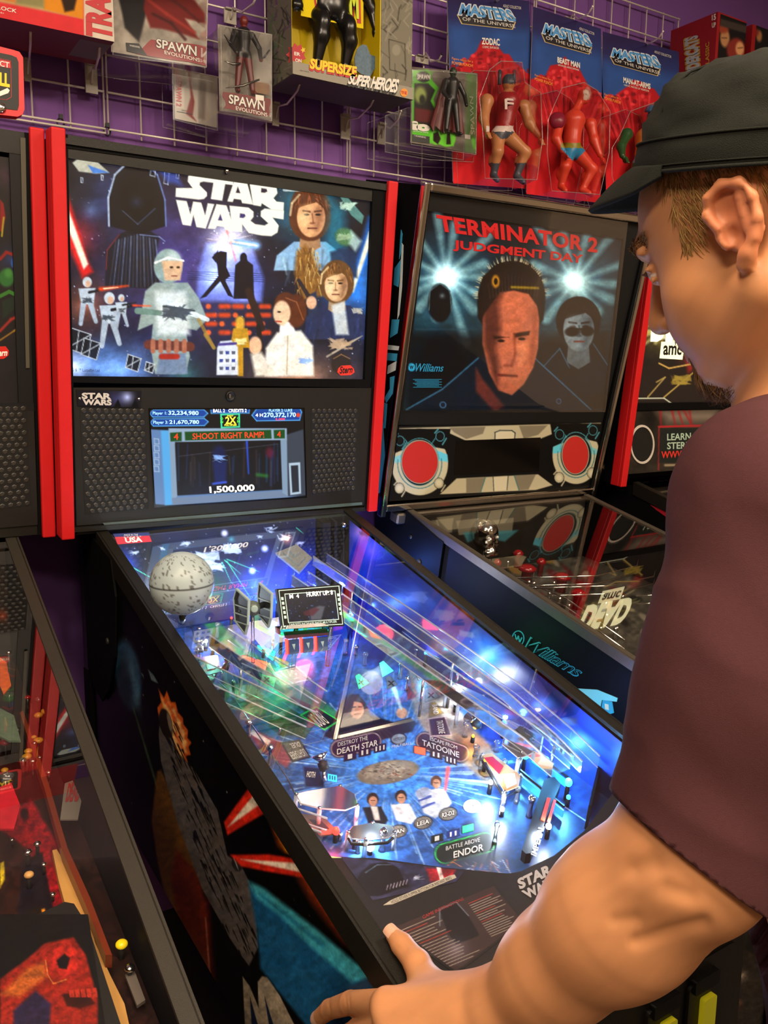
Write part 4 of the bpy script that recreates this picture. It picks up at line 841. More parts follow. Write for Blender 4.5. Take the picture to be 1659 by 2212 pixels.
pt('TATOOINE', [(956, 1556), (962, 1584), (948, 1585), (942, 1557)], ML); pt('BAND', [(944, 1522), (948, 1542), (937, 1543), (934, 1523)], ML)
for x, y in ((931, 1502), (845, 1476)): pt('X', tq(x, y, 13, 10, 0), TK, bold=.04)
pt('HOTH', [(664, 1666), (682, 1668), (680, 1680), (662, 1678)], ML, bold=.02)
srf = mb.build('playfield_surface', pfield)
# lit inserts: small glowing lenses set flush in the wood
for P_, c in lits+[(quadbox(907, 1621, 24, 14, 12), 'ff4a28'), (quadbox(1011, 1789, 24, 14, -14), '18e070')]:
    MB().slab(PP, P_, 0, .0009, mat('lit_insert_'+c, c, .4, em=2.6)).build('lit_insert', pfield)
mb = MB(); mb.slab(PP, [(1020+19*math.cos(t), 1741+14*math.sin(t)) for t in np.linspace(0, 6.0, 18)], 0, .0009, mat('lit_insert_white', 'f4faff', .4, em=2.2)); mb.text(PP, 'LUKE', tq(1020, 1741, 26, 9, -14), TK, .0012); mb.build('lit_insert', pfield)
mb = MB(); mb.slab(PP, quadbox(718, 1680, 20, 14, 10), 0, .0009, mat('lit_insert_cyan', '30b0ff', .4, em=2.0)); mb.text(PP, 'III', tq(718, 1680, 13, 9, 10), TK, .0012); mb.build('lit_insert', pfield)
for x, y, q in ((780, 1474, 'X'), (576, 1468, 'X')):
    MB().text(PP, 'X', tq(x, y, 12, 9, 10), TK, .0013, bold=.05).build('insert_mark', pfield)

# ---- back panel and right inner wall with space artwork ----
def spaceart(a, seed):
    a.rough(60, 60, .5, seed); a.stars(200, 'cfe0ff', seed, 1.0); return a
mb = MB(); a = Art(None, None, 1.8, 0, '0a1440', P=[SW.L(-H+.003, -.006, SW.zt(-.006)-.01), SW.L(.19, -.006, SW.zt(-.006)-.01), SW.L(.19, -.006, PF0), SW.L(-H+.003, -.006, PF0)])
a.glow(320, 1220, 130, '0a0806', .9, 'mix'); a.glow(600, 1300, 200, '1a44d8', 1.0); a.glow(270, 1220, 60, '2a58e8', .9); a.glow(520, 1150, 170, '101420', .7, 'mix'); spaceart(a, 31)
for x, y, r, n, s_ in ((290, 1195, 12, 6, 1), (350, 1185, 9, 6, 2), (400, 1175, 13, 9, 3), (500, 1185, 26, 16, 4), (445, 1205, 34, 14, 5), (470, 1225, 22, 12, 6), (585, 1145, 16, 9, 7), (615, 1160, 18, 9, 8), (650, 1175, 13, 6, 9), (560, 1160, 8, 6, 10)):
    ship_bits(a, x, y, r, 'c8dcf4', s_, n)
for x0, y0, x1, y1 in ((485, 1210, 520, 1240), (490, 1212, 540, 1290), (480, 1215, 500, 1260), (640, 1140, 655, 1152), (490, 1208, 560, 1235), (285, 1225, 330, 1250)): a.line(x0, y0, x1, y1, 1.8, '48e8b0', .8, soft=.7)
a.glow(620, 1165, 26, 'ff9860', .9); a.glow(500, 1165, 14, '30ffd8', .6)
for x, y in ((485, 1152), (572, 1185), (545, 1233)): a.glow(x, y, 10, 'ffffff', 1.2, p=1)
a.into(mb, PD)
SW.lbox(mb, -H, H, -.004, 0, lambda y: PF0-.02, lambda y: SW.zt(y)-.006, M_blacksat)
SW.lbox(mb, .195, .215, -.03, -.004, lambda y: PF0, lambda y: SW.zt(y)-.012, M_blackpl); SW.lbox(mb, .225, .232, -.03, -.004, lambda y: PF0, lambda y: SW.zt(y)-.012, M_blackpl)
mb.build('back_panel', pfield)
mb = MB(); bp = Plane(SW.L(0, -.0085, 0), SW.L(1, -.0085, 0), SW.L(0, -.0085, 1))
mb.slab(bp, [(248, 1160), (323, 1157), (328, 1170), (254, 1176)], 0, .001, mat('sticker_red', 'd02030', .4)); mb.slab(bp, [(244, 1153), (322, 1150), (323, 1157), (248, 1160)], 0, .001, mat('sticker_blue', '1c2a6a', .4)); mb.text(bp, 'USA', [(270, 1162), (305, 1160), (307, 1170), (272, 1172)], ML, .0014, bold=.04); mb.text(bp, 'MADE IN THE', [(268, 1154), (298, 1153), (298, 1157), (268, 1158)], ML, .0014); mb.text(bp, '* * * * * *', [(267, 1159), (305, 1157), (305, 1160), (267, 1162)], ML, .0014)
mb.build('country_sticker', pfield)
mb = MB(); a = Art(None, None, 2.0, 0, '101c58', P=[SW.L(H-.002, -.035, SW.zt(-.035)-.008), SW.L(H-.002, -1.02, SW.zt(-1.02)-.008), SW.L(H-.002, -1.02, pfz(-1.02)), SW.L(H-.002, -.035, pfz(-.035))])
a.glow(800, 1180, 120, '2a50c0', .7); a.glow(780, 1150, 40, 'e0704a', .9); a.glow(800, 1190, 50, '803050', .8); a.glow(1000, 1380, 150, '102040', .8); a.glow(1060, 1420, 90, '1a8a8a', .7); a.glow(1280, 1600, 160, '1850c0', .8); spaceart(a, 17)
for x, y, r, s_ in ((745, 1170, 22, 1), (790, 1152, 24, 2), (900, 1290, 40, 3), (960, 1330, 40, 4), (1010, 1370, 30, 5), (1230, 1560, 30, 6)): ship_bits(a, x, y, r*.7, '56628a', s_+40, 18)
a.into(mb, PD); mb.build('side_artwork', pfield)

# ---- apron ----
apz = lambda y: SW.zt(y)-.030
mb = MB(); y0, y1 = -.905, -1.048
AP = Plane(SW.L(0, -1, apz(-1)), SW.L(1, -1, apz(-1)), SW.L(0, -.9, apz(-.9)))
M_ap = mat('apron_black', '141312', .4, spec=.45, noise=.4, nscale=900)
inv_ = lambda p: ((p[0]-SW.mx)*SW.c+(p[1]-SW.my)*SW.s, -(p[0]-SW.mx)*SW.s+(p[1]-SW.my)*SW.c)
out = [inv_(AP.at(u, v)) for u, v in ((722, 1843), (807, 1853), (961, 1874), (1099, 1887), (1125, 1882), (1197, 1848), (1262, 1795))]
out = [(-H+.001, out[0][1]+.002)]+out[1:]+[(H-.02, out[-1][1]+.06), (H-.001, out[-1][1]+.06), (H-.001, -1.048), (-H+.001, -1.048)]
A = np.array([SW.L(x, y, pfz(y)+.001) for x, y in out]); B = np.array([SW.L(x, y, apz(y)) for x, y in out]); mb.loops(A, B, M_ap)
a = Art(AP, [(650, 1850), (1100, 1910), (1000, 1900), (780, 1975)], 1.6, .0006, '10121c') if False else None
def apart(q, ops, step=1.5, off=.0007):
    a = Art(AP, q, step, off, '2a2c4a'); ops(a); a.texture(.3); a.into(mb, PD)
def op1(a):
    a.glow(830, 1880, 60, '2a3a78', .8); a.poly([(768, 1905), (785, 1880), (800, 1866), (835, 1862), (860, 1875), (880, 1915), (820, 1935), (790, 1935)], '06070c', 2); a.path([(790, 1885), (815, 1868), (845, 1868)], 2, '4a6080')
    for i in range(7): a.line(835+i*7, 1922-i*2, 838+i*7, 1912-i*2, 2, 'a8a0c0', soft=.7)
    a.poly([(920, 1875), (985, 1878), (975, 1900), (930, 1905)], 'b01c2c', 3); a.line(947, 1872, 956, 1904, 9, 'ffe8e8', soft=1.5); ship_bits(a, 905, 1895, 14, 'a0a8c0', 77, 7); a.rough(20, 20, .4, 3)
apart([(735, 1850), (1005, 1880), (985, 1905), (805, 1945)], op1)
mb.slab(AP, [(828, 1955), (845, 1944), (972, 1891), (982, 1889), (986, 1896), (976, 1900), (848, 1953)], 0, .0009, mat('ivory_strip', 'c8c0b0', .5)); mb.text(AP, 'HOLD EITHER FLIPPER BUTTON FOR INSTANT INFO', [(843, 1946), (973, 1893), (977, 1898), (847, 1952)], ML2, .0012)
mb.text(AP, 'STAR', [(1118, 1900), (1185, 1868), (1190, 1888), (1124, 1920)], mat('apron_logo_white', 'c4c0c4', .5), .0009, bold=.05); mb.text(AP, 'WARS', [(1128, 1925), (1195, 1893), (1200, 1913), (1140, 1940)], MATS['apron_logo_white'], .0009, bold=.05)
mb.build('apron', pfield)
mb = MB(); cq = [(855, 2002), (1066, 1914), (1128, 1990), (985, 2098)]
mb.slab(AP, [(848, 2004), (1068, 1908), (1136, 1990), (985, 2104)], 0, .0012, M_blackpl)
a = Art(AP, cq, 1.6, .0016, '3a2a2a'); a.glow(980, 1990, 70, '3a3c50', .8, 'mix'); a.poly([(950, 1965), (985, 1948), (1010, 1975), (1035, 2020), (985, 2040), (965, 2010)], '08090e', 2); a.path([(950, 2000), (950, 1965), (985, 1948), (1012, 1978)], 2.2, '8a9ab0', a=.8); a.glow(985, 2050, 50, '7a80a0', .6)
for i in range(17):
    t_ = i/17; xa, ya = 862+t_*105, 2012+t_*84; l = random.Random(i).uniform(50, 82)
    a.line(xa, ya, xa+l, ya-l*.42, 1.5, 'd84838' if i in (1, 6) else 'c8bcb0', soft=.6, a=.85)
    xa, ya = 1012+t_*52, 1952+t_*75; l = random.Random(i+50).uniform(40, 62); a.line(xa, ya, xa+l, ya-l*.42, 1.5, 'd84838' if i in (0, 5, 9) else 'c8bcb0', soft=.6, a=.85)
a.into(mb, PD); mb.text(AP, 'GAME INSTRUCTIONS', [(912, 1978), (1000, 1938), (1002, 1944), (914, 1985)], mat('card_red', 'c03028', .5), .002)
mb.build('instruction_card', pfield)

# ---- helpers for small fittings ----
def base_at(u, v, h=0): return PP.at(u, v, h)-PP.n*h      # foot on the wood of something seen at (u,v) at height h
UP = PP.n
def bulb(u, v, m, h=.018, r=.0042, light=None, power=.0):
    c = PP.at(u, v, h); mb = MB(); mb.ball(c, r, m, 12, 8, (1, 1, 1.15)); mb.lathe(c-UP*h, UP, [(.0035, 0), (.0035, h-r*.7)], M_blackpl, 10); o = mb.build('led_bulb', pfield)
    if light:
        l = bpy.data.lights.new('led', 'POINT'); l.color = light; l.energy = power; l.shadow_soft_size = .006
        q = bpy.data.objects.new('led_light', l); COL.objects.link(q); q.location = c+UP*(r*1.2+.008)
M_post = mat('post_steel', 'c8c8cc', .2, metal=1)
def post(u, v, h=.025, r=.0035, m=None, ring=None):
    c = PP.at(u, v, h)-UP*h; mb = MB(); mb.lathe(c, UP, [(r*1.3, 0), (r, h*.2), (r*.8, h*.5), (r, h*.8), (r*1.4, h*.82), (r*1.4, h*.92), (r*.9, h)], m or M_post, 12)
    mb.build('post', pfield)
BLUE = (.08, .22, 1.0); WHT = (.75, .87, 1.0)
Bs = [(330, 1330, 'w', .06, .004, .16), (455, 1240, 'w', .07, .004, .14), (370, 1200, 'b', .10, .003, .1), (800, 1829, 'w', .012, .0068, .30), (768, 1806, 'w', .02, .0045, .0), (828, 1806, 'w', .02, .0045, .0), (726, 1795, 'r', .018, .006, .05), (1085, 1748, 'w', .012, .004, .12), (1060, 1690, 'w', .02, .004, .1),
      (1235, 1592, 'c', .03, .007, .2), (1135, 1629, 'c', .03, .0085, .28), (1228, 1690, 'c', .03, .007, .2), (1228, 1722, 'c', .015, .004, .0), (990, 1499, 'w', .03, .007, .25), (985, 1518, 'w', .018, .005, 0),
      (1160, 1806, 'w', .02, .005, .05), (1185, 1785, 'w', .02, .005, .05), (1137, 1528, 'a', .03, .004, .02), (1155, 1540, 'a', .03, .004, 0), (1180, 1570, 'a', .03, .0045, .03), (1222, 1562, 'a', .03, .0045, .02), (1048, 1642, 'a', .02, .003, 0), (1022, 1590, 'a', .012, .003, .02),
      (811, 1283, 'w', .05, .006, .2), (838, 1235, 'b', .05, .006, .15), (570, 1185, 'w', .1, .005, .1), (545, 1232, 'w', .08, .004, .08), (586, 1256, 'b', .05, .005, .15), (600, 1300, 'b', .05, .005, .12), (486, 1282, 'b', .04, .005, .15), (862, 1302, 'b', .03, .004, .08), (840, 1340, 'r', .03, .003, .02), (800, 1255, 'r', .05, .003, .02),
      (460, 1400, 'w', .02, .005, .18), (445, 1385, 'w', .02, .004, 0), (500, 1335, 'r', .03, .003, .02), (608, 1372, 'g', .04, .005, .1), (570, 1400, 'g', .02, .003, .0), (1050, 1402, 'g', .03, .005, .02), (1018, 1425, 'g', .05, .004, .0), (920, 1411, 'c', .03, .004, .05), (1090, 1560, 'b', .03, .005, .12), (1210, 1540, 'b', .03, .004, .08), (660, 1345, 'b', .02, .004, .1), (760, 1330, 'b', .03, .005, .12), (1180, 1642, 'c', .015, .006, .12), (715, 1200, 'b', .08, .005, .14), (640, 1240, 'b', .06, .004, .12), (1260, 1640, 'b', .03, .005, .12)]
mm = {'w': (L_white, WHT), 'b': (L_blue, BLUE), 'c': (L_cyan, (.1, .5, 1)), 'r': (L_red, (1, .05, .03)), 'g': (L_green, (.05, 1, .3)), 'a': (L_amber, (1, .5, .08))}
for u, v, k, h, r, p in Bs: bulb(u, v, mm[k][0], h, r*.85, mm[k][1] if p else None, p*6)
# clear posts, screws
rg = random.Random(3)
PS = [(430, 1355), (470, 1345), (425, 1400), (470, 1440), (505, 1470), (450, 1480), (538, 1555), (585, 1610), (535, 1380), (592, 1352), (640, 1385), (770, 1395), (790, 1410), (748, 1380), (838, 1368), (868, 1430), (880, 1462), (900, 1400), (960, 1470), (1060, 1528), (1008, 1560), (1105, 1580), (1075, 1600), (1030, 1610), (1092, 1640), (1120, 1700), (1075, 1776), (1150, 1720), (775, 1815), (830, 1790), (665, 1225), (700, 1190), (735, 1210), (612, 1210), (765, 1250), (785, 1290), (850, 1260), (905, 1310), (930, 1350), (978, 1400), (1180, 1510), (1250, 1560), (1290, 1600)]
for u, v in PS: post(u, v, rg.choice([.02, .028, .035]), rg.choice([.003, .004]), rg.choice([M_post, M_post, G_plas]))

# ---- pale sphere toy ----
gc = PX(393, 1260, 1.30); gr = .0485
mb = MB(); M_sph = mat('pale_grey_sphere_plastic', 'c2c6bc', .45); nS = 96; V = []; C = []
nr = 64; th = np.linspace(0, math.pi, nr)[:, None]; ph = np.linspace(0, 2*math.pi, nS, endpoint=False)[None, :]
X = gc[0]+gr*np.sin(th)*np.cos(ph); Y = gc[1]+gr*np.sin(th)*np.sin(ph); Z = gc[2]+gr*np.cos(th)+0*ph
cell = vnoise(ph*30+0*th, th*9+0*ph, 3); cell2 = vnoise(ph*52+0*th, np.floor(th*14)+0*ph, 8)
col = np.full((nr, nS, 3), .62); col[..., 1] = .68; col[..., 2] = .70; dk = (cell2 > .72) & (cell > .45) & (np.abs(th-1.62) > .05) & (th > .3) & (th < 2.8); col[dk] = (.36, .37, .37)
col[np.broadcast_to(np.abs(th-1.57) < .025, dk.shape)] = (.2, .2, .2)
i = np.arange(nr-1)[:, None]*nS+np.arange(nS)[None, :]; j = np.arange(nr-1)[:, None]*nS+(np.arange(nS)[None, :]+1) % nS
mb.add(np.stack([X, Y, Z], -1).reshape(-1, 3), np.stack([i, i+nS, j+nS, j], -1).reshape(-1, 4), PD, True, lin(col.reshape(-1, 3)))
mb.build('sphere_toy', pfield)
mb = MB(); mb.lathe(base_at(393, 1345, .0), UP, [(.02, 0), (.02, .05), (.012, .07)], G_plas, 24); mb.tube([gc-V3((0, 0, gr)), base_at(393, 1345, .0)], .006, M_dkgrey); mb.build('sphere_mount', pfield)
# ---- spacecraft toy: two upright dark plates with pale rims and a pod between ----
M_plate = mat('toy_plate_dark', '2c3236', .4); M_rim = mat('toy_rim_grey', '9ab0ae', .4)
px1 = xplane(PX(520, 1320, 1.33)[0]); px2 = xplane(PX(575, 1305, 1.36)[0])
for pl_, q in ((px1, [(509, 1271), (536, 1296), (534, 1350), (528, 1372), (506, 1342), (503, 1292)]), (px2, [(558, 1258), (586, 1282), (584, 1335), (578, 1356), (556, 1328), (555, 1282)])):
    mb = MB(); mb.slab(pl_, q, -.001, .001, M_plate); c = np.mean(q, 0)
    mb.frame(pl_, q, [tuple(np.array(p)*.91+c*.09) for p in q], -.0016, .0022, M_rim)
    for k in (-.3, 0.05, .4): mb.slab(pl_, [(q[5][0]+1, c[1]+k*50-1.5), (q[1][0]-1, c[1]+k*50+9), (q[1][0]-1, c[1]+k*50+11.5), (q[5][0]+1, c[1]+k*50+1)], .001, .0018, M_rim)
    mb.build('toy_wing', pfield)
a_ = px1.at(520, 1322); b_ = px2.at(570, 1306); c_ = (a_+b_)/2; mb = MB(); mb.ball(c_, .0125, mat('toy_pod', '56605c', .4), 20, 14); mb.tube([a_, b_], .005, M_plate, 10); mb.lathe(c_+V3((-.002, -.0115, .002)), (-.15, -1, .1), [(.006, 0), (.006, .0016), (.004, .002)], M_rim, 14); mb.tube([c_, c_-V3((0, 0, .09))], .003, G_plas, 8); mb.build('toy_pod', pfield)
# ---- small screen over the targets ----
yl = PX(670, 1308, 1.36)[1]; LP = Plane((0, yl, .9), (1, yl+.02, .9), (0, yl+.35, 1.9))
mb = MB(); q = [(598, 1272), (735, 1262), (744, 1352), (610, 1359)]; mb.slab(LP, q, -.008, 0, M_blackpl)
M_ol = mat('screen_frame_outline', 'bfe0dc', .5, em=.15)
qi = [(616, 1284), (723, 1277), (731, 1337), (624, 1344)]
mb.frame(LP, [(602, 1275), (733, 1265), (741, 1349), (612, 1356)], [(603.5, 1276.5), (731.5, 1266.5), (739.5, 1347.5), (613.5, 1354.5)], 0, .0006, M_ol); mb.frame(LP, [(x+(-1.5 if i in (0, 3) else 1.5), y+(-1.5 if i < 2 else 1.5)) for i, (x, y) in enumerate(qi)], qi, 0, .0006, M_ol)
for i in range(5):
    for sx, sy in ((607+i*1.6, 1290+i*10), (728+i*1.4, 1282+i*10)): mb.slab(LP, [(sx, sy), (sx+5, sy-.3), (sx+6, sy+6), (sx+1, sy+6.3)], 0, .0006, M_ol)
a = Art(LP, qi, 1.3, .0003, '0a1226'); a.rough(10, 10, .6, 5); a.stars(60, '8ab8ff', 6, .8); a.poly([(668, 1318), (690, 1308), (702, 1310), (694, 1338), (672, 1340)], '6a6a70', 2, .8); a.poly([(655, 1322), (680, 1312), (690, 1316), (676, 1330), (658, 1330)], '5a1c2c', 2, .8); a.into(mb, paintmat('small_display_glow', .2, em=1.1))
mb.text(LP, 'HURRY UP: 8', [(662, 1279), (718, 1275), (719, 1284), (663, 1289)], E3, .0008, bold=.02); mb.text(LP, 'M  4', [(625, 1284), (645, 1283), (646, 1291), (626, 1293)], E3, .0008, bold=.02)
mb.text(LP, 'TARGETS INCREASE SHOT MULTIPLIER', [(624, 1347), (727, 1340), (728, 1345), (625, 1352)], M_ol, .0008, bold=.01)
mb.tube([LP.at(640, 1350, -.004), LP.at(640, 1350, -.004)-UP*.08], .004, G_plas); mb.tube([LP.at(715, 1345, -.004), LP.at(715, 1345, -.004)-UP*.08], .004, G_plas)
mb.build('small_display', pfield)
# target bank with red light between
tb = yplane(PX(660, 1400, 1.36)[1]); M_tg = mat('target_face', '1c3058', .35)
for i in range(3):
    x = 624+i*31; mb = MB(); mb.slab(tb, [(x, 1384-i*3), (x+22, 1382-i*3), (x+23, 1411-i*3), (x+1, 1414-i*3)], -.004, 0, M_tg); mb.slab(tb, [(x+7, 1392-i*3), (x+14, 1391-i*3), (x+12, 1404-i*3)], 0, .0008, M_rim); mb.build('target', pfield)
    MB().slab(tb, [(x-7, 1382-i*3), (x-2, 1381-i*3), (x-1, 1413-i*3), (x-5, 1414-i*3)], -.006, -.003, L_red).build('red_lamp_strip', pfield)
mb = MB(); mb.slab(tb, [(605, 1360), (710, 1352), (712, 1366), (607, 1373)], -.02, .0, G_green); mb.slab(tb, [(618, 1368), (708, 1360), (709, 1372), (620, 1380)], -.012, -.004, mat('dark_red_plastic', '5a1418', .4)); mb.build('target_housing', pfield)
l = bpy.data.lights.new('target_glow', 'POINT'); l.color = (1, .06, .03); l.energy = .4; l.shadow_soft_size = .02; o = bpy.data.objects.new('target_glow', l); COL.objects.link(o); o.location = PP.at(660, 1412, .012)
# grey wedge ship model
mb = MB(); wp = Plane(PP.o+UP*.10, PP.o+UP*.10+V3((1, 0, .25)), PP.o+UP*.10+V3((0, 1, .45)))
M_wedge = mat('grey_model', '8c9090', .5, noise=.35, nscale=260); q = [(592, 1192), (634, 1170), (674, 1204), (646, 1236)]
mb.slab(wp, q, 0, .006, M_wedge); mb.slab(wp, [(612, 1192), (634, 1178), (660, 1203), (644, 1220)], .006, .011, M_wedge); mb.slab(wp, [(625, 1188), (637, 1180), (648, 1192), (638, 1200)], .011, .018, M_wedge); mb.tube([wp.at(638, 1200), wp.at(638, 1200)-UP*.10], .003, G_plas, 8)
mb.build('wedge_toy', pfield)

# ---- clear plastic ramps ----
def channel(path, wdt, hw, m, name='clear_ramp', rim=True, legs=True):
    """U-shaped ramp: path = list of (x, y, h) above the wood"""
    mb = MB(); P_ = [pf(x, y, h) for x, y, h in path]; n = len(P_); S = []
    for i in range(n):
        t = P_[min(i+1, n-1)]-P_[max(i-1, 0)]; s_ = np.cross(t, UP); s_ /= np.linalg.norm(s_); S.append(s_*wdt/2)
    prof = []
    for i in range(n): prof.append([P_[i]-S[i]+UP*hw, P_[i]-S[i], P_[i]+S[i], P_[i]+S[i]+UP*hw])
    V = np.array(prof).reshape(-1, 3); F = [[i*4+k, i*4+k+1, i*4+k+5, i*4+k+4] for i in range(n-1) for k in range(3)]; mb.add(V, F, m)
    if rim:
        for k in (0, 3): mb.tube([p[k] for p in prof], .0015, G_edge, 6)
        for k in (1, 2): mb.tube([p[k] for p in prof], .0010, G_edge, 6)
    if legs:
        for i in range(1, n-1, 2): mb.tube([P_[i]+S[i], P_[i]+S[i]-UP*path[i][2]], .0025, M_post, 8)
    return mb.build(name, pfield)
channel([(.10, -.10, .10), (.12, -.20, .09), (.135, -.35, .08), (.15, -.50, .072), (.165, -.62, .065), (.18, -.72, .055), (.185, -.78, .045)], .042, .022, G_plas)
channel([(.17, -.06, .12), (.185, -.20, .11), (.20, -.35, .10), (.212, -.50, .09), (.222, -.62, .08), (.228, -.74, .06), (.225, -.80, .05)], .036, .020, G_plas)
channel([(-.235, -.20, .05), (-.215, -.28, .045), (-.165, -.36, .035), (-.10, -.43, .012), (-.07, -.46, .002)], .05, .022, G_green)
channel([(-.13, -.22, .06), (-.105, -.30, .05), (-.06, -.37, .03), (-.02, -.41, .004)], .045, .024, G_plas)
channel([(-.225, -.36, .045), (-.24, -.46, .045), (-.243, -.60, .04), (-.235, -.70, .036), (-.20, -.735, .03)], .03, .018, G_plas)
def plate(q, h, m, t=.0025, name='plastic_plate', posts=True, rub=False):
    mb = MB(); pts = [PP.at(u, v, h) for u, v in q]; A = np.array(pts); mb.loops(A, A+UP*t, m)
    if rub: mb.tube([p-UP*.006 for p in pts], .0022, M_rubber, 8, closed=True)
    mb.tube([p+UP*t*.5 for p in pts], .0011, G_edge, 6, closed=True)
    if posts:
      for p in pts[::2]: mb.lathe(p-UP*h, UP, [(.0032, 0), (.0032, h)], G_edge, 8); mb.lathe(p+UP*t, UP, [(.003, 0), (.0018, .0016)], M_post, 8)
    return mb.build(name, pfield)
plate([(640, 1718), (665, 1712), (735, 1700), (765, 1718), (772, 1742), (745, 1752), (690, 1748), (650, 1738)], .035, G_plas)
plate([(752, 1800), (762, 1788), (805, 1780), (845, 1786), (852, 1800), (838, 1812), (790, 1816), (760, 1814)], .026, G_plas, rub=True, name='slingshot')
M_slart = paintmat('slingshot_art', .3)
mb = MB(); q = [(1042, 1632), (1062, 1628), (1124, 1676), (1120, 1700), (1090, 1712)]; a_ = Art(PP, [(1036, 1622), (1130, 1622), (1130, 1718), (1036, 1718)], 1.5, .030, 'c89058')
pts = [PP.at(u, v, .028) for u, v in q]; mb.loops(np.array(pts), np.array(pts)+UP*.0015, mat('slingshot_gold', 'd8a068', .3)); mb.slab(PP, [(1046, 1637), (1064, 1634), (1088, 1655), (1078, 1672)], .0295, .0305, mat('slingshot_red', 'c02030', .3)); mb.slab(PP, [(1085, 1672), (1112, 1670), (1116, 1692), (1095, 1702)], .0295, .0305, mat('slingshot_cream', 'f0e0c8', .3))
mb.tube([p-UP*.008 for p in pts], .0024, M_rubber, 8, closed=True)
for p in (pts[0], pts[2], pts[4]): mb.lathe(p-UP*.028, UP, [(.004, 0), (.004, .028)], G_plas, 10); mb.lathe(p+UP*.0015, UP, [(.0034, 0), (.002, .002)], M_post, 10)
mb.build('slingshot', pfield)
plate([(1098, 1560), (1150, 1548), (1172, 1580), (1165, 1625), (1120, 1640), (1085, 1610)], .05, G_plas)
mb = MB(); q2 = [(1108, 1578), (1128, 1568), (1158, 1588), (1136, 1600)]; mb.slab(PP, q2, .053, .057, mat('dark_model', '4a4c48', .5)); mb.slab(PP, [(1116, 1574), (1124, 1566), (1146, 1600), (1138, 1604)], .055, .061, MATS['dark_model']); mb.build('small_ship_toy', pfield)
plate([(965, 1485), (985, 1478), (1045, 1505), (1120, 1550), (1105, 1565), (1060, 1540), (990, 1520)], .04, G_plas)
plate([(780, 1270), (900, 1340), (960, 1400), (900, 1390), (800, 1310)], .03, G_blue)
# printed plastics tucked between ramps
for q, h, c, c2 in (([(880, 1330), (950, 1368), (940, 1385), (870, 1350)], .035, 'b02028', '20242c'), ([(930, 1390), (1010, 1435), (990, 1455), (915, 1410)], .03, '3a4048', 'a08868'), ([(1010, 1440), (1090, 1490), (1075, 1510), (1000, 1465)], .03, '4a3c30', '9a8a70'), ([(430, 1420), (470, 1415), (480, 1450), (440, 1460)], .02, '6a4a78', 'a03030'), ([(640, 1755), (700, 1765), (735, 1800), (690, 1805)], .012, '6a5c50', '302c30'), ([(700, 1215), (760, 1240), (740, 1262), (690, 1240)], .06, '28489a', '8a2440'), ([(545, 1320), (600, 1345), (590, 1375), (548, 1352)], .035, '5a8a40', '204030')):
    mb = MB(); mb.slab(PP, q, h-.002, h, mat('printed_plastic_'+c, c, .35, noise=.5, nscale=90)); c0 = np.mean(q, 0); mb.slab(PP, [tuple(np.array(p)*.45+c0*.55) for p in q], h, h+.0008, mat('printed_plastic_'+c2, c2, .35, noise=.4, nscale=120))
    for u, v in q[::2]: p = PP.at(u, v, h); mb.lathe(p-UP*h, UP, [(.003, 0), (.003, h)], M_post, 8)
    mb.build('printed_plastic', pfield)
# ---- cone reflector lamps ----
def conelamp(u, v, h, r, u2, v2, dirv):
    c = PP.at(u, v, h); d = V3(dirv); d /= np.linalg.norm(d); mb = MB()
    mb.lathe(c, d, [(r*.25, -r*.95), (r*.45, -r*.7), (r, 0), (r*.97, 0), (r*.4, -r*.62), (.0002, -r*.7)], M_chrome, 24, cap=False); mb.lathe(c, d, [(r*.5, -r*1.9), (r*.62, -r*1.8), (r*.62, -r*.95), (r*.3, -r*.8)], M_dkgrey, 14)
    mb.ball(c-d*r*.45, r*.22, L_white if r > .02 else M_post, 8, 6); mb.tube([c-d*r*1.6, PP.at(u2, v2, h*.5), PP.at(u2, v2, 0)], .003, M_post, 8); mb.build('spotlight', pfield)
conelamp(690, 1630, .055, .0125, 700, 1685, (-.15, .45, .9)); conelamp(494, 1424, .035, .0105, 475, 1445, (.5, .3, .8)); conelamp(430, 1383, .04, .0125, 428, 1410, (.1, .3, .9)); conelamp(1016, 1546, .05, .0135, 1040, 1570, (-.55, .1, .75))
# ---- flipper, lanes and lit blades on the right ----
f0, f1 = PP.at(1190, 1703, .018), PP.at(1136, 1850, .018); d = (f1-f0); s_ = np.cross(d/np.linalg.norm(d), UP); V = []
ring = [f0+s_*.0125-d*.04, f1+s_*.0065, f1+d*.03, f1-s_*.0065, f0-s_*.0125-d*.04, f0-d*.12]; A = np.array(ring); mb = MB(); mb.loops(A-UP*.008, A+UP*.008, M_blackpl)
mb.slab(PP, [(1150, 1800), (1168, 1785), (1160, 1830), (1140, 1846)], .026, .0266, ML) if False else None
fp = Plane(PP.o+UP*.0262, PP.o+UP*.0262+V3((1, 0, 0)), SW.L(0, -1, PF0-PFS)+UP*.0262)
mb.text(fp, 'IMPERIAL', [(1147, 1845), (1165, 1783), (1176, 1786), (1158, 1850)], mat('flipper_white', 'd8dce4', .5), .0004, bold=.03)
M_redpl = mat('red_orange_plastic', 'd0321c', .35, em=.25); mb.slab(fp, [(1168, 1770), (1182, 1722), (1190, 1724), (1176, 1774)], 0, .001, M_redpl); mb.slab(fp, [(1182, 1774), (1196, 1726), (1202, 1728), (1188, 1778)], 0, .001, M_redpl)
mb.build('flipper', pfield)
fz = lambda u0, v0, u1, v1, h0, h1, m, nm, t=.003: None
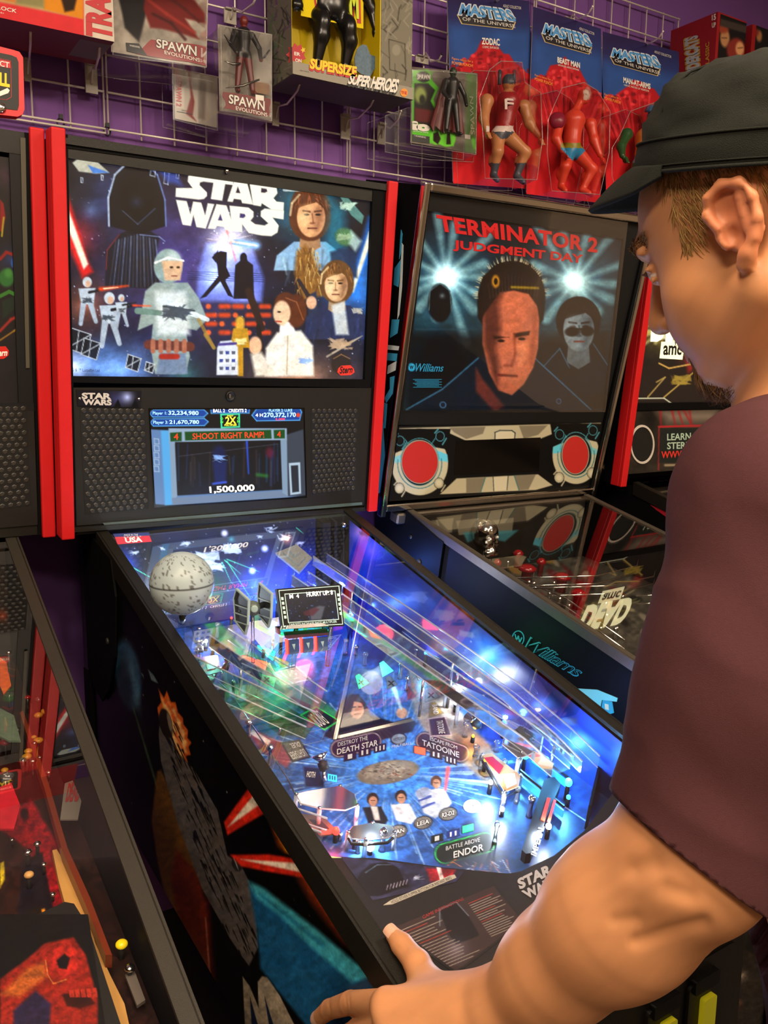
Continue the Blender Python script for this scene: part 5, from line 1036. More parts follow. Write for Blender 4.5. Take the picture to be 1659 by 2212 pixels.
def fence(u0, v0, u1, v1, h0, h1, m, nm, t=.0025):
    a_, b_ = PP.at(u0, v0, 0), PP.at(u1, v1, 0); d = b_-a_; n = np.cross(d, UP); n /= np.linalg.norm(n); mb = MB()
    mb.hexa([a_+UP*h0, b_+UP*h0, b_+UP*h1, a_+UP*h1, a_+UP*h0+n*t, b_+UP*h0+n*t, b_+UP*h1+n*t, a_+UP*h1+n*t], m); return mb.build(nm, pfield)
L_bl = lit('lit_blue_acrylic', '2a8cff', 1.6)
for i, (u0, v0, u1, v1) in enumerate(((1160, 1600, 1240, 1655), (1150, 1650, 1230, 1710), (1120, 1690, 1215, 1770), (1200, 1560, 1290, 1620))):
    fence(u0, v0, u1, v1, .004, .016, L_bl, 'lit_lane_guide'); fence(u0, v0, u1, v1, .020, .024, M_blackpl, 'lane_guide')
fence(1262, 1790, 1292, 1660, 0, .04, M_blacksat, 'black_lane_wall', .004)
fence(700, 1850, 890, 1878, .0, .002, lit('green_strip', '20b860', .8), 'green_edge_strip')
fence(758, 1380, 740, 1290, .0, .04, G_blue, 'blue_side_plate'); fence(862, 1395, 800, 1330, .0, .05, G_blue, 'blue_side_plate'); fence(1010, 1470, 950, 1440, 0, .05, G_plas, 'clear_side_plate')
# metal ball guide rails
for pts in ([(410, 1345), (440, 1440), (500, 1500), (560, 1590), (620, 1680), (650, 1740)], [(860, 1360), (885, 1420), (905, 1470)], [(1080, 1640), (1090, 1700), (1078, 1760)]):
    MB().tube([PP.at(u, v, .012) for u, v in pts], .0014, M_post, 6).build('wire_guide', pfield)
mb = MB(); mb.lathe(SW.L(H-.012, -.03, SW.zt(-.03)-.02), SW.L(-1, -.5, 0)-SW.L(0, 0, 0), [(.007, 0), (.007, .006), (.004, .008)], M_chrome, 14); mb.build('glass_bumper', sw)
# a bright steel rod standing in the back right
mb = MB(); mb.tube([PP.at(776, 1245, .0), PP.at(776, 1245, .0)+UP*.055], .0025, M_chrome, 8); mb.build('post', pfield)
# ================= right-hand machine with the chrome-edged backbox =================
M_gcase = mat('aged_steel_rail', '5c554c', .5, metal=.7, noise=.15, nscale=60)
T2 = Mach(.9515, -.32, 0.0, .2845, 1.07, .231, 1.09, (.5764, -.3109, 1.0714), (1, -.0016, 0), V3((-.0002, -.1606, .7188))/.7366, .71, .7366)
t2 = thing('pinball_machine', 'dark unlit pinball machine with chrome-edged backbox and two round red speakers', 'pinball machine', tuple(T2.L(0, 0, 0)))
M_teal = mat('teal_print', '2a8a96', .5); M_ltteal = mat('pale_teal_print', '6ab4a4', .5)
def t2_side(mb, s, yf, yb, bot, top):
    o = s.half+.014-.003
    pl = Plane(s.L(-o-.0006, 0, 0), s.L(-o-.0006, -1, 0), s.L(-o-.0006, 0, 1))
    for dx in (-1, 1): pass
    mb.text(pl, 'Williams', [(1146, 1376), (1262, 1445), (1250, 1466), (1132, 1398)], M_teal, .0006, shear=.35, bold=.012, spacing=.85)
    mb.text(pl, 'Williams', [(1147, 1378), (1261, 1446), (1249, 1464), (1134, 1398)], M_blacksat, .0010, shear=.35, bold=-.014, spacing=.85)
    ring = [(1119+13.5*math.cos(t), 1379+17*math.sin(t)) for t in np.linspace(0, 2*math.pi, 28, endpoint=False)]
    mb.frame(pl, ring, [(1119+11.5*math.cos(t), 1379+15*math.sin(t)) for t in np.linspace(0, 2*math.pi, 28, endpoint=False)], 0, .0008, M_teal)
    mb.text(pl, 'W', [(1112, 1370), (1128, 1378), (1126, 1392), (1111, 1382)], M_teal, .0008, bold=.04)
    mb.slab(pl, [(1242, 1487), (1290, 1490), (1334, 1508), (1332, 1516), (1300, 1512), (1296, 1532), (1290, 1522)], 0, .0008, M_ltteal)
    mb.slab(pl, [(1302, 1512), (1322, 1516), (1326, 1540), (1312, 1544), (1298, 1536)], 0, .0010, M_teal); mb.slab(pl, [(1306, 1520), (1314, 1522), (1315, 1534), (1307, 1532)], 0, .0014, mat('cream_print', 'b8b890', .5))
T2.cabinet(t2, M_gcase, .014, .018, art=t2_side, lockm=M_gcase)
Q2 = T2.face
mb = MB()
T2.fbox(mb, .006, .704, 0, .73, .055, .25, M_blacksat)
for x0 in (.006, .690): T2.fbox(mb, x0, x0+.014, 0, .73, .0, .055, M_blacksat)
T2.fbox(mb, .006, .704, .716, .73, .0, .055, M_blacksat); T2.fbox(mb, .006, .704, 0, .014, .0, .055, M_blacksat)
# side print (blue machine parts) on the left side of the box
sp = Plane(T2.F(.0055, 0, 0), T2.F(.0055, 1, 0), T2.F(.0055, 0, 1))
Mb1 = mat('sky_blue_print', '3aa0cc', .5); Mb2 = mat('pale_print', 'c8d8d8', .5)
for q, m in (([(866, 496), (869, 505), (866, 545), (862, 560), (864, 520)], Mb1), ([(852, 580), (866, 560), (860, 620), (850, 615)], Mb1), ([(868, 525), (871, 530), (868, 620), (862, 680), (858, 690), (864, 600)], Mb2), ([(846, 690), (862, 690), (858, 720), (842, 730)], Mb1), ([(838, 745), (862, 748), (860, 757), (836, 755)], Mb2), ([(836, 762), (858, 764), (856, 780), (834, 778)], Mb1), ([(838, 790), (856, 780), (854, 800), (836, 808)], Mb2), ([(842, 815), (852, 812), (848, 850), (834, 870), (830, 860), (842, 840)], Mb1), ([(830, 870), (836, 872), (832, 925), (828, 925)], Mb1), ([(826, 900), (832, 1000), (824, 1060), (818, 1066), (814, 1060)], Mb1)):
    try: mb.slab(sp, q, 0, .0008, m)
    except Exception: pass
mb.build('backbox', t2)
# chrome edge mouldings
def edge(p, q, name, w=.016, t=.014, side=True):
    pass
mb = MB(); T2.fbox(mb, 0, .015, -.012, .7366, -.008, .012, M_chrome); o_ = mb.build('chrome_moulding', t2); o_.modifiers.new('b', 'BEVEL').width = .004; o_.modifiers['b'].segments = 3
mb = MB(); T2.fbox(mb, .695, .71, -.012, .7366, -.008, .012, M_chrome); o_ = mb.build('chrome_moulding', t2); o_.modifiers.new('b', 'BEVEL').width = .004; o_.modifiers['b'].segments = 3
mb = MB(); T2.fbox(mb, .015, .695, .718, .7366, -.008, .012, M_chrome); o_ = mb.build('chrome_moulding', t2); o_.modifiers.new('b', 'BEVEL').width = .004; o_.modifiers['b'].segments = 3
mb = MB(); T2.fbox(mb, .015, .695, -.0, .018, -.006, .012, M_chrome); o_ = mb.build('chrome_moulding', t2); o_.modifiers.new('b', 'BEVEL').width = .004; o_.modifiers['b'].segments = 3
mb = MB(); T2.fbox(mb, .05, .66, -.035, -.008, -.006, .03, M_gcase); o_ = mb.build('glass_trim_bar', t2); o_.modifiers.new('b', 'BEVEL').width = .004
# translite (unlit)
mb = MB(); q = [(922, 448), (1352, 512), (1306, 890), (868, 890)]
a = Art(Q2, q, 1.8, -.012, '0a0d14'); a.view(800, 380, 1.931)
a.grad(240, 150, '0b0c14', 240, 640, '16323f'); a.grad(240, 640, '0c1218', 240, 980, '07080c', .0)
a.glow(315, 430, 330, '2a6a90', .8); a.glow(850, 430, 330, '2a6a90', .8)
rg = random.Random(5)
for cx, cy in ((315, 420), (850, 440)):
    for ang in (-155, -128, -100, -75, -48, -22, 0, 28, 55, 75, 100, 128, 152, 180):
        A = math.radians(ang+rg.uniform(-5, 5)); L_ = rg.uniform(150, 300); a.line(cx, cy, cx+L_*math.cos(A), cy+L_*math.sin(A), 10, '8ac8dc', 40, soft=5, a=.6)
    a.glow(cx, cy, 110, 'f0f4e8', 1.1)
a.poly([(140, 990), (150, 650), (330, 640), (600, 690), (1000, 640), (1000, 990)], '080a10', 14, .85); a.line(190, 640, 1010, 640, 4, '24485c', soft=2, a=.7)
a.rough(30, 30, .25, 4)
# generic person busts: centre large, right small in dark glasses, left a dark dome
a.ell(290, 530, 50, 82, '0c0d12', 0, 2); a.path([(245, 560), (248, 480), (290, 448), (332, 480), (338, 560)], 4, '4a6a78', a=.8); a.poly([(200, 760), (240, 680), (340, 670), (400, 760), (380, 900), (210, 900)], '0a0c12', 4); a.glow(300, 500, 22, '9ab8c0', .6)
a.bust(868, 630, 98, '120d10', '6f8696', '0c1420', .1, 0, .5, -1, 1.9, 1.7, shadec='0a1824'); a.ell(842, 650, 30, 20, '050507', 0, 2); a.ell(905, 648, 28, 20, '050507', 0, 2); a.line(830, 640, 918, 638, 8, '050507', soft=1); a.path([(700, 820), (790, 720), (830, 800)], 5, '2a5878', a=.9); a.path([(930, 700), (990, 790)], 5, '2a5878', a=.9)
a.poly([(140, 985), (300, 890), (450, 755), (520, 740), (660, 740), (800, 860), (925, 985)], '0c1726', 2); a.path([(150, 975), (300, 890), (450, 760)], 6, '2f6288', a=.9); a.path([(680, 755), (800, 865), (920, 975)], 6, '2f6288', a=.9)
a.poly([(440, 800), (470, 850), (560, 960), (520, 985), (440, 900)], '5a2a28', 4)
a.poly([(448, 590), (445, 500), (468, 420), (530, 362), (600, 348), (660, 358), (712, 410), (732, 490), (722, 600), (690, 640), (480, 640)], '17110f', 2)
for i in range(60):
    A = rg.uniform(math.pi*.98, math.pi*2.02); r0 = 125; x = 589+142*math.cos(A); y = 500+148*math.sin(A); a.line(x, y, x+rg.uniform(10, 22)*math.cos(A), y+rg.uniform(10, 24)*math.sin(A), 4, 'c8c4a8', 1, soft=.8, a=.8)
a.poly([(470, 540), (500, 470), (600, 455), (690, 500), (705, 600), (700, 720), (680, 800), (640, 870), (590, 915), (535, 895), (495, 820), (468, 700)], 'b8684e', 2)
a.poly([(470, 540), (500, 470), (560, 470), (535, 540), (545, 640), (525, 720), (540, 800), (530, 890), (500, 800), (470, 690)], '45201c', 8, .9)
a.poly([(462, 600), (462, 480), (520, 400), (600, 380), (690, 420), (718, 520), (712, 600), (698, 545), (660, 492), (600, 478), (540, 486), (486, 560)], '1c1414', 2); [a.line(500+i*13, 470+abs(i-8)*5, 492+i*14, 405+abs(i-7)*7, 4, '4a3a34', 1, soft=1, a=.7) for i in range(16)]
for x, y, s_ in ((545, 680, 1), (632, 672, 1)): a.poly([(x-34, y-14), (x+34, y-26 if x > 600 else y-6), (x+30, y-8), (x-28, y+2)], '2a1410', 2); a.ell(x, y+8, 14, 6, '120a08', 0, 1)
a.path([(600, 660), (606, 740), (590, 790), (560, 790)], 9, '7a3424', soft=3, a=.8); a.line(535, 830, 610, 835, 9, '5a1e1a', soft=2); a.line(690, 560, 672, 780, 14, '8a4030', soft=5, a=.6); a.poly([(610, 700), (660, 690), (650, 760), (620, 800)], 'e08a64', 6, .8)
a.ell(523, 440, 16, 26, 'c89020', 0, 2, .8); a.ell(523, 440, 8, 14, '100c08', 0, 1); a.line(590, 464, 700, 468, 10, 'c8b020', soft=2, a=.6)  # yellow patches: reflections in the backglass, painted into the artwork
a.ell(303, 955, 14, 14, '3a6a98', 0, 1); a.ell(303, 955, 10, 10, '101c30', 0, 1); a.ell(786, 940, 11, 12, '3a6a98', 0, 1); a.ell(786, 940, 8, 9, '101c30', 0, 1)
a.ell(172, 798, 15, 17, '2a98c8', 0, 1)
a.C *= 1.12; a.texture(.12)
a.into(mb, PD)
MR = mat('dull_red_lettering', 'c81a20', .45); MBl = mat('blue_lettering', '2a98c8', .45)
vw = (800, 380, 1.931)
def T2t(body, q, m, off=-.0112, **k): mb.text(Q2, body, [(800+x/1.931, 380+y/1.931) for x, y in q], m, off, **k)
T2t('TERMINATOR 2', [(278, 164), (948, 262), (944, 318), (290, 228)], MR, bold=.035, shear=0, spacing=1.05)
T2t('JUDGMENT DAY', [(348, 268), (884, 330), (880, 374), (348, 312)], MR, bold=.03)
T2t('Williams', [(190, 782), (306, 786), (304, 816), (188, 816)], MBl, shear=.3, bold=.01); T2t('W', [(165, 791), (180, 791), (180, 806), (165, 806)], ML2, bold=.03)
for i in range(7): T2t('all rights reserved under licence'[i:], [(180+i % 3*6, 848+i*5.2), (300-i % 2*10, 848+i*5.2), (300-i % 2*10, 851.5+i*5.2), (180+i % 3*6, 851.5+i*5.2)], MBl) if False else mb.slab(Q2, [(800+(178+i % 3*8)/1.931, 380+(848+i*5.4)/1.931), (800+(298-i % 2*12)/1.931, 380+(848+i*5.4)/1.931), (800+(298-i % 2*12)/1.931, 380+(850+i*5.4)/1.931), (800+(178+i % 3*8)/1.931, 380+(850+i*5.4)/1.931)], -.0114, -.011, MBl)
mb.build('translite', t2)
MB().slab(Q2, [(930, 415), (1357, 478), (1308, 890), (868, 892)], -.006, -.004, G_back).build('backglass', t2)
mb = MB(); mb.frame(Q2, [(930, 412), (1400, 480), (1300, 918), (852, 918)], [(925, 455), (1347, 516), (1305, 888), (870, 888)], -.03, -.0065, M_blackpl); mb.build('backglass_bezel', t2)
# speaker panel
mb = MB(); q = [(862, 920), (1302, 911), (1288, 1053), (840, 1083)]; mb.slab(Q2, q, -.02, -.0065, M_blackpl)
a = Art(Q2, q, 1.5, -.006, '0a0a0b'); a.view(800, 380, 1.931)
cream = 'b0aa90'; grey = '77705f'; cy_ = '4a96a8'
a.poly([(120, 1052), (962, 1030), (960, 1060), (800, 1060), (700, 1100), (400, 1105), (300, 1060), (120, 1085)], cream, 1); a.poly([(330, 1050), (480, 1046), (470, 1075), (400, 1098), (350, 1070)], grey, 1); a.poly([(620, 1042), (740, 1040), (700, 1080), (640, 1096)], grey, 1); a.poly([(520, 1070), (540, 1062), (590, 1062), (604, 1072), (602, 1100), (520, 1100)], 'c4bea6', 1); a.path([(520, 1100), (520, 1070), (540, 1062), (590, 1062), (604, 1072), (602, 1100)], 4, '12262c')
a.poly([(360, 1262), (700, 1245), (760, 1290), (690, 1310), (290, 1328)], cream, 1); a.poly([(400, 1262), (480, 1258), (460, 1320), (400, 1322)], grey, 1); a.poly([(600, 1250), (690, 1246), (660, 1308), (620, 1312)], grey, 1); a.poly([(512, 1256), (575, 1252), (570, 1310), (515, 1314)], 'c4bea6', 1); a.path([(512, 1256), (515, 1314)], 3, '12262c'); a.path([(575, 1252), (570, 1310)], 3, '12262c'); a.path([(480, 1258), (460, 1320)], 3, '1a6a78'); a.path([(600, 1250), (620, 1312)], 3, '1a6a78')
for cx, cy, rx, ry, mir in ((206, 1200, 118, 132, 1), (858, 1165, 98, 120, -1)):
    a.ell(cx, cy, rx+22, ry+14, '0a0a0b', 0, 1)
    a.ell(cx, cy, rx, ry, 'b8b49a', 0, 1); a.poly([(cx-rx*1.1, cy-ry*1.1), (cx+rx*1.1, cy-ry*1.1), (cx+rx*.95, cy-ry*.45), (cx-mir*rx*.1, cy-ry*.62), (cx-rx*.95, cy-ry*.3)], '0a0a0b', 1)
    a.poly([(cx+mir*rx*.62, cy-ry*.42), (cx+mir*rx*.98, cy-ry*.28), (cx+mir*rx*.99, cy-ry*.05), (cx+mir*rx*.6, cy-ry*.1)], '5ac0dc', 1); a.poly([(cx-mir*rx*.62, cy-ry*.3), (cx-mir*rx*.9, cy-ry*.2), (cx-mir*rx*.9, cy-ry*.02), (cx-mir*rx*.6, cy-ry*.05)], '5ac0dc', 1, .7)
    a.path([(cx+rx*.78*math.cos(t), cy+ry*.78*math.sin(t)) for t in np.linspace(-.2, 3.3, 22)], 3.5, '2a6a7a'); a.path([(cx+rx*.7*math.cos(t), cy+ry*.8*math.sin(t)) for t in np.linspace(3.4, 6.1, 16)], 3, cy_)
    a.path([(cx+.55*rx, cy-.8*ry), (cx+.4*rx, cy-.6*ry), (cx+.5*rx, cy-.5*ry)], 3, cy_); a.path([(cx-.55*rx, cy-.8*ry), (cx-.4*rx, cy-.62*ry)], 3, cy_)
    a.ell(cx, cy, rx*.66, ry*.70, '1c5a66', 0, 1); a.ell(cx, cy, rx*.63, ry*.675, '0a0a0a', 0, 1)
    for sx, sy in ((-.72, .78), (.68, .62), (-.7, -.72), (.72, -.86)):
        x, y = cx+sx*rx, cy+sy*ry; a.ell(x, y, 21, 23, '0a0a0b', 0, 1); a.ell(x, y, 17, 19, 'b8b49a' if sy > 0 else '0a0a0b', 0, 1); a.path([(x+18*math.cos(t), y+20*math.sin(t)) for t in np.linspace(0, 6.28, 16)], 2.5, 'b8b49a' if sy > 0 else cy_); a.line(x-22, y-14, x-8, y-30, 5, 'b8b49a' if sy > 0 else cy_); a.line(x+10, y+34, x+26, y+8, 5, 'b8b49a' if sy > 0 else cy_)
        a.ell(x, y, 10, 11, 'c8c4ac' if sy > 0 else '0f1416', 0, 1)
a.poly([(340, 1112), (720, 1104), (712, 1235), (350, 1250)], '0d0b0a', 2)
a.into(mb, PD); mb.build('speaker_panel', t2)
M_spk = mat('red_speaker_cloth', 'b01c16', .8, noise=.12, nscale=900)
for cx, cy, rx, ry in ((907, 998, 38.5, 45.5), (1243, 983, 28, 40)):
    mb = MB(); mb.slab(Q2, [(cx+rx*math.cos(t), cy+ry*math.sin(t)) for t in np.linspace(0, 2*math.pi, 40, endpoint=False)], -.0062, -.0045, M_spk)
    mb.frame(Q2, [(cx+(rx+2)*math.cos(t), cy+(ry+2)*math.sin(t)) for t in np.linspace(0, 2*math.pi, 40, endpoint=False)], [(cx+rx*math.cos(t), cy+ry*math.sin(t)) for t in np.linspace(0, 2*math.pi, 40, endpoint=False)], -.0062, -.004, mat('grey_ring', '8a8478', .4)); mb.build('speaker', t2)
mb = MB(); mb.slab(Q2, [(985, 952), (1168, 945), (1164, 1018), (980, 1026)], -.0062, -.0055, mat('dark_display_window', '0c0908', .15, spec=.6)); mb.build('display_window', t2)
mb = MB(); xo = -(T2.half+.0145); pts = [(.10, .02), (.10, -.30), (.03, -.33), (-.04, -.30), (-.12, -.20), (-.15, -.05), (-.13, -.045), (0, .0)]
A = np.array([T2.L(xo, y, T2.zt(0)+z) for y, z in pts]); mb.loops(A, A+V3((-.004, 0, 0)), M_blacksat)
for y, z, r in ((-.055, -.115, .009), (-.02, -.06, .005)): mb.lathe(T2.L(xo-.004, y, T2.zt(0)+z), (-1, 0, 0), [(r, 0), (r*.9, .003)], M_dkgrey, 14)
mb.build('hinge_bracket', t2)
# its playfield, unlit, grey and red
p2 = thing('playfield', None, None, tuple(T2.L(0, -.5, .8))); p2.parent = t2; p2.matrix_parent_inverse = parent_world(t2).inverted()
z2 = lambda y: .90+.10*y
def f2(x, y, h=0): return T2.L(x, y, z2(y)+h)
PP2 = Plane(f2(0, 0), f2(1, 0), f2(0, -1)); H2 = T2.half
mb = MB(); T2.lbox(mb, -H2, H2, -T2.len, 0, lambda y: z2(y)-.014, lambda y: z2(y)-.001, M_blackpl)
a = Art(None, None, 2.2, 0, '3c3a34', P=[f2(-H2, 0), f2(H2, 0), f2(H2, -1.05), f2(-H2, -1.05)]); a.rough(40, 24, .6, 6); a.rough(9, 7, .5, 7)
rg = random.Random(8)
for i in range(60): x = rg.uniform(1020, 1440); a.ell(x, 1190+(x-1020)*.35+rg.uniform(-50, 60), rg.uniform(6, 22), rg.uniform(3, 9), rg.choice(['7a1418', '5a0c10', '24323a', '8a8474', '141414', '8a6a30']), rg.uniform(0, 60), 2, .8)
a.into(mb, PD); mb.build('playfield_surface', p2)
mb = MB(); T2.lbox(mb, -H2, H2, -.004, 0, lambda y: z2(y), lambda y: T2.zt(y)-.01, M_blackpl)
a = Art(None, None, 2, 0, '1c1a18', P=[T2.L(-H2, -.006, T2.zt(0)-.012), T2.L(H2, -.006, T2.zt(0)-.012), T2.L(H2, -.006, z2(0)), T2.L(-H2, -.006, z2(0))]); a.rough(30, 30, .4, 3)
for x0, x1 in ((930, 980), (985, 1050), (1055, 1110)): a.poly([(x0, 1125), (x1, 1118), (x1-4, 1150), (x0+6, 1156)], '6a6658', 1)
a.poly([(1000, 1150), (1120, 1145), (1090, 1170), (1040, 1160), (1010, 1172)], '3a8090', 2, .8); a.into(mb, PD); mb.build('back_panel', p2)
# red cap inside (mirrored speaker colour) and bumpers
M_rp = mat('red_clear_plastic', '8a0c14', .2, spec=.7); M_gp = mat('grey_metal_part', '8a8880', .25, metal=1)
for x, y, rx, ry in ((1140, 1222, 26, 9), (1170, 1208, 14, 8), (1075, 1210, 12, 7), (1215, 1240, 24, 8), (1120, 1190, 16, 7), (1250, 1275, 20, 8)):
    mb = MB(); c = PP2.at(x, y, .045); r = .022*rx/26; mb.lathe(c-PP2.n*.045, PP2.n, [(r*.6, 0), (r*.6, .03), (r, .034), (r*1.05, .04), (r*.5, .047), (.001, .048)], M_rp, 18); mb.build('pop_bumper', p2)
for i in range(26):
    x = rg.uniform(1000, 1420); y = 1180+(x-1000)*.42+rg.uniform(-50, 60); c = PP2.at(x, y, .03); mb = MB(); mb.lathe(c-PP2.n*.03, PP2.n, [(.004, 0), (.003, .02), (.005, .024), (.003, .03)], M_chrome, 10); mb.build('post', p2)
for pts in ([(-.22, -.30, .07), (-.05, -.38, .08), (.10, -.36, .08), (.24, -.25, .09)], [(-.22, -.34, .06), (-.05, -.42, .07), (.10, -.41, .07), (.25, -.30, .08)], [(.0, -.45, .05), (.12, -.5, .06), (.22, -.45, .07), (.25, -.3, .08)], [(-.20, -.2, .06), (-.16, -.4, .05), (-.2, -.6, .04)]):
    for dz in (0, .018): MB().tube([f2(x, y, h+dz) for x, y, h in pts], .0018, M_chrome, 6).build('wire_ramp', p2)
# chrome skull head toy
sc_ = PP2.at(1050, 1158, .095); k = .036
mb = MB(); V, F = body([('ell', sc_+V3((0, .25, .25))*k, (k*.95, k*1.15, k*1.0), None, .01), ('cap', sc_+V3((-.35, -.5, -.45))*k, sc_+V3((.35, -.5, -.45))*k, k*.32, k*.32, .008), ('cap', sc_+V3((-.3, -.6, -1.1))*k, sc_+V3((.3, -.6, -1.1))*k, k*.28, k*.28, .008), ('cap', sc_+V3((0, -.4, -.6))*k, sc_+V3((0, -.7, -1.0))*k, k*.3, k*.3, .006),
    ('cut', sc_+V3((-.38, -.95, .02))*k, (k*.28, k*.3, k*.2), None, .002), ('cut', sc_+V3((.38, -.95, .02))*k, (k*.28, k*.3, k*.2), None, .002), ('cut', sc_+V3((0, -1.0, -.45))*k, (k*.12, k*.2, k*.16), None, .002)], .0013)
mb.add(V, F, M_chrome, True); mb.tube([sc_-V3((0, 0, k)), sc_-PP2.n*.105], .007, M_gp)
for sx in (-.38, .38): mb.ball(sc_+V3((sx, -.78, .02))*k, .0035, mat('pale_eye', 'd8d0c0', .3, em=.3))
mb.build('chrome_head_toy', p2)

# ================= machine at the far right =================
bl3 = V3((1.389, -.3018, 1.0866)); ey = V3((.0221*-1, 1, 0))
TD = Mach(1.739, -.294, .0221, .262, 1.090, .2771, 1.0505, bl3, SW.ex, SW.eh, .70, .7095)
td = thing('pinball_machine', 'red-edged pinball machine with gold artwork, half hidden behind the player', 'pinball machine', tuple(TD.L(0, 0, 0)))
TD.cabinet(td, M_black)
Q3 = TD.face
mb = MB(); TD.fbox(mb, .012, .688, .0, .705, .06, .22, M_blacksat)
TD.fbox(mb, .004, .03, .0, .705, 0, .06, M_blacksat); TD.fbox(mb, .67, .688, .0, .705, 0, .06, M_blacksat); TD.fbox(mb, .012, .688, .668, .705, .001, .06, M_black)
a = Art(None, None, 2, 0, '14100c', P=[TD.F(.0115, .70, .2), TD.F(.0115, .70, .004), TD.F(.0115, .01, .004), TD.F(.0115, .01, .2)])
a.rough(20, 12, .5, 3); rg = random.Random(3)
for i in range(46): y = rg.uniform(700, 1050); x = 1390-(y-600)*.17+rg.uniform(-38, 0); a.line(x, y, x+rg.uniform(-10, 14), y+rg.uniform(8, 26), rg.uniform(2, 9), rg.choice(['a89a70', 'c8bc90', '6a5c3c', '2a2018']), soft=1, a=.8)
a.poly([(1375, 640), (1398, 600), (1394, 680), (1380, 700)], 'a01818', 2); a.into(mb, PD); mb.build('backbox', td); red_trims(TD, td)
tq3 = [TD.F(.035, .665, -.0), TD.F(.665, .665, -.0), TD.F(.665, .235, -.0), TD.F(.035, .235, -.0)]
mb = MB(); a = Art(None, None, 1.8, 0, '0c0907', P=[p-Q3.n*.008 for p in tq3])
a.view(1250, 500, 3.687); a.glow(700, 700, 430, 'd8b040', 1.1); a.glow(720, 760, 200, 'fff4a0', .8); a.glow(900, 1050, 200, '8a1a14', .8); a.rough(14, 14, .6, 8)
for i in range(34):
    A = rg.uniform(-3.1, 3.1); a.line(680, 780, 680+rg.uniform(150, 400)*math.cos(A), 780+rg.uniform(100, 320)*math.sin(A), 8, rg.choice(['f8e890', '2a1a08', 'e8c850']), 24, soft=3, a=.7)
a.grad(560, 1000, '0c0907', 560, 1000.1, '0c0907', .0); a.poly([(440, 1060), (640, 1030), (900, 1060), (1100, 1120), (1100, 1420), (440, 1420)], '150a08', 10, .93); a.poly([(850, 1010), (940, 980), (950, 1080), (870, 1130)], '9a1814', 5)
a.path([(640, 1050), (720, 1090), (930, 1050)], 12, 'e0a850'); a.path([(620, 1200), (690, 1160), (550, 1320)], 9, 'c8a050'); a.path([(930, 1110), (680, 1320)], 9, 'e0b050'); a.path([(470, 1330), (680, 1328), (740, 1370)], 9, 'e8dcb0'); ship_bits(a, 820, 1180, 90, 'b08c30', 5, 16)
a.poly([(600, 610), (660, 600), (690, 640), (690, 855), (590, 860)], 'fffbc8', 2); a.poly([(690, 700), (770, 700), (770, 860), (690, 862)], 'fffbc8', 2); a.poly([(640, 500), (660, 500), (660, 590), (640, 590)], 'fff0a0', 2); a.poly([(628, 650), (655, 650), (655, 815), (620, 820)], '3a2a10', 2)
a.into(mb, paintmat('gold_translite', .25, em=.9))
Q3b = Plane(Q3.o-Q3.n*.008, Q3.o-Q3.n*.008+SW.ex, Q3.o-Q3.n*.008+SW.eh)
mb.slab(Q3b, [(1429, 738), (1480, 740), (1474, 777), (1425, 774)], 0, .0006, mat('lit_cream_sign', 'f4f0c0', .4, em=1.0)); mb.text(Q3b, 'amc', [(1434, 747), (1473, 748), (1471, 766), (1433, 766)], ML2, .001, bold=.03)
mb.text(Q3b, 'DEAD', [(1412, 662), (1520, 664), (1514, 734), (1408, 732)], mat('lit_yellow_letter', 'fffbc8', .4, em=1.2), .0008, bold=.06)
mb.build('translite', td)
mb = MB(); mb.frame(Q3, [(1405, 560), (1700, 590), (1700, 900), (1360, 884)], [(1414, 580), (1690, 600), (1690, 880), (1370, 875)], -.012, .0, M_blackpl) if False else TD.fbox(mb, .03, .67, .215, .235, -.002, .01, M_blacksat); mb.build('lower_bezel', td)
mb = MB(); a = Art(None, None, 2, 0, '2c2620', P=[TD.F(.03, .213, .002), TD.F(.67, .213, .002), TD.F(.67, .03, .002), TD.F(.03, .03, .002)]); a.rough(16, 16, .5, 9); a.view(1250, 500, 3.687)
a.glow(560, 1500, 200, '0a0806', .8, 'mix'); a.poly([(620, 1415), (1100, 1415), (1100, 1530), (700, 1530)], '9a8c80', 14, .7)
for x0, x1 in ((740, 770), (790, 830), (830, 900), (650, 655), (880, 900)): a.line(x0, 1410, x1, 1540, 14, 'a01820', 5, soft=3)
a.path([(640, 1555), (1100, 1545)], 16, 'b82830', a=.9); a.path([(640, 1560), (636, 1900)], 10, 'a02830', a=.8); a.poly([(650, 1570), (1100, 1560), (1100, 1830), (640, 1840)], '1c2220', 2); a.line(690, 1862, 1100, 1850, 16, 'a89c80', soft=2)
a.into(mb, PDM)
Q3c = Plane(TD.F(0, 0, .002), TD.F(1, 0, .002), TD.F(0, 1, .002))
Mdg = mat('dot_display_green', '9cb09a', .5, em=.25); Mdr = mat('dot_display_red', 'c02a20', .5, em=.3)
def tt(b, q, m): mb.text(Q3c, b, [(1250+x/3.687, 500+y/3.687) for x, y in q], m, .0008, bold=.02)
tt('LEARN MORE', [(706, 1612), (1080, 1596), (1076, 1650), (706, 1664)], Mdg); tt('STERN PINBALL', [(706, 1682), (1160, 1664), (1160, 1716), (706, 1734)], Mdg); tt('WWW.STERNPINBALL', [(660, 1752), (1230, 1730), (1226, 1780), (660, 1806)], Mdr)
mb.build('speaker_panel', td)
cx, cy, rx, ry = 1388, 960, 24, 39; el = lambda k: [(cx+rx*k*math.cos(t), cy+ry*k*math.sin(t)) for t in np.linspace(0, 2*math.pi, 36, endpoint=False)]
mb = MB(); mb.slab(Q3c, el(.97), 0, .001, M_gap); mb.frame(Q3c, el(1.08), el(.96), 0, .003, mat('pale_ring', 'c8c0b8', .35)); mb.build('speaker', td)
pT = thing('playfield', None, None, tuple(TD.L(0, -.5, .8))); pT.parent = td; pT.matrix_parent_inverse = parent_world(td).inverted()
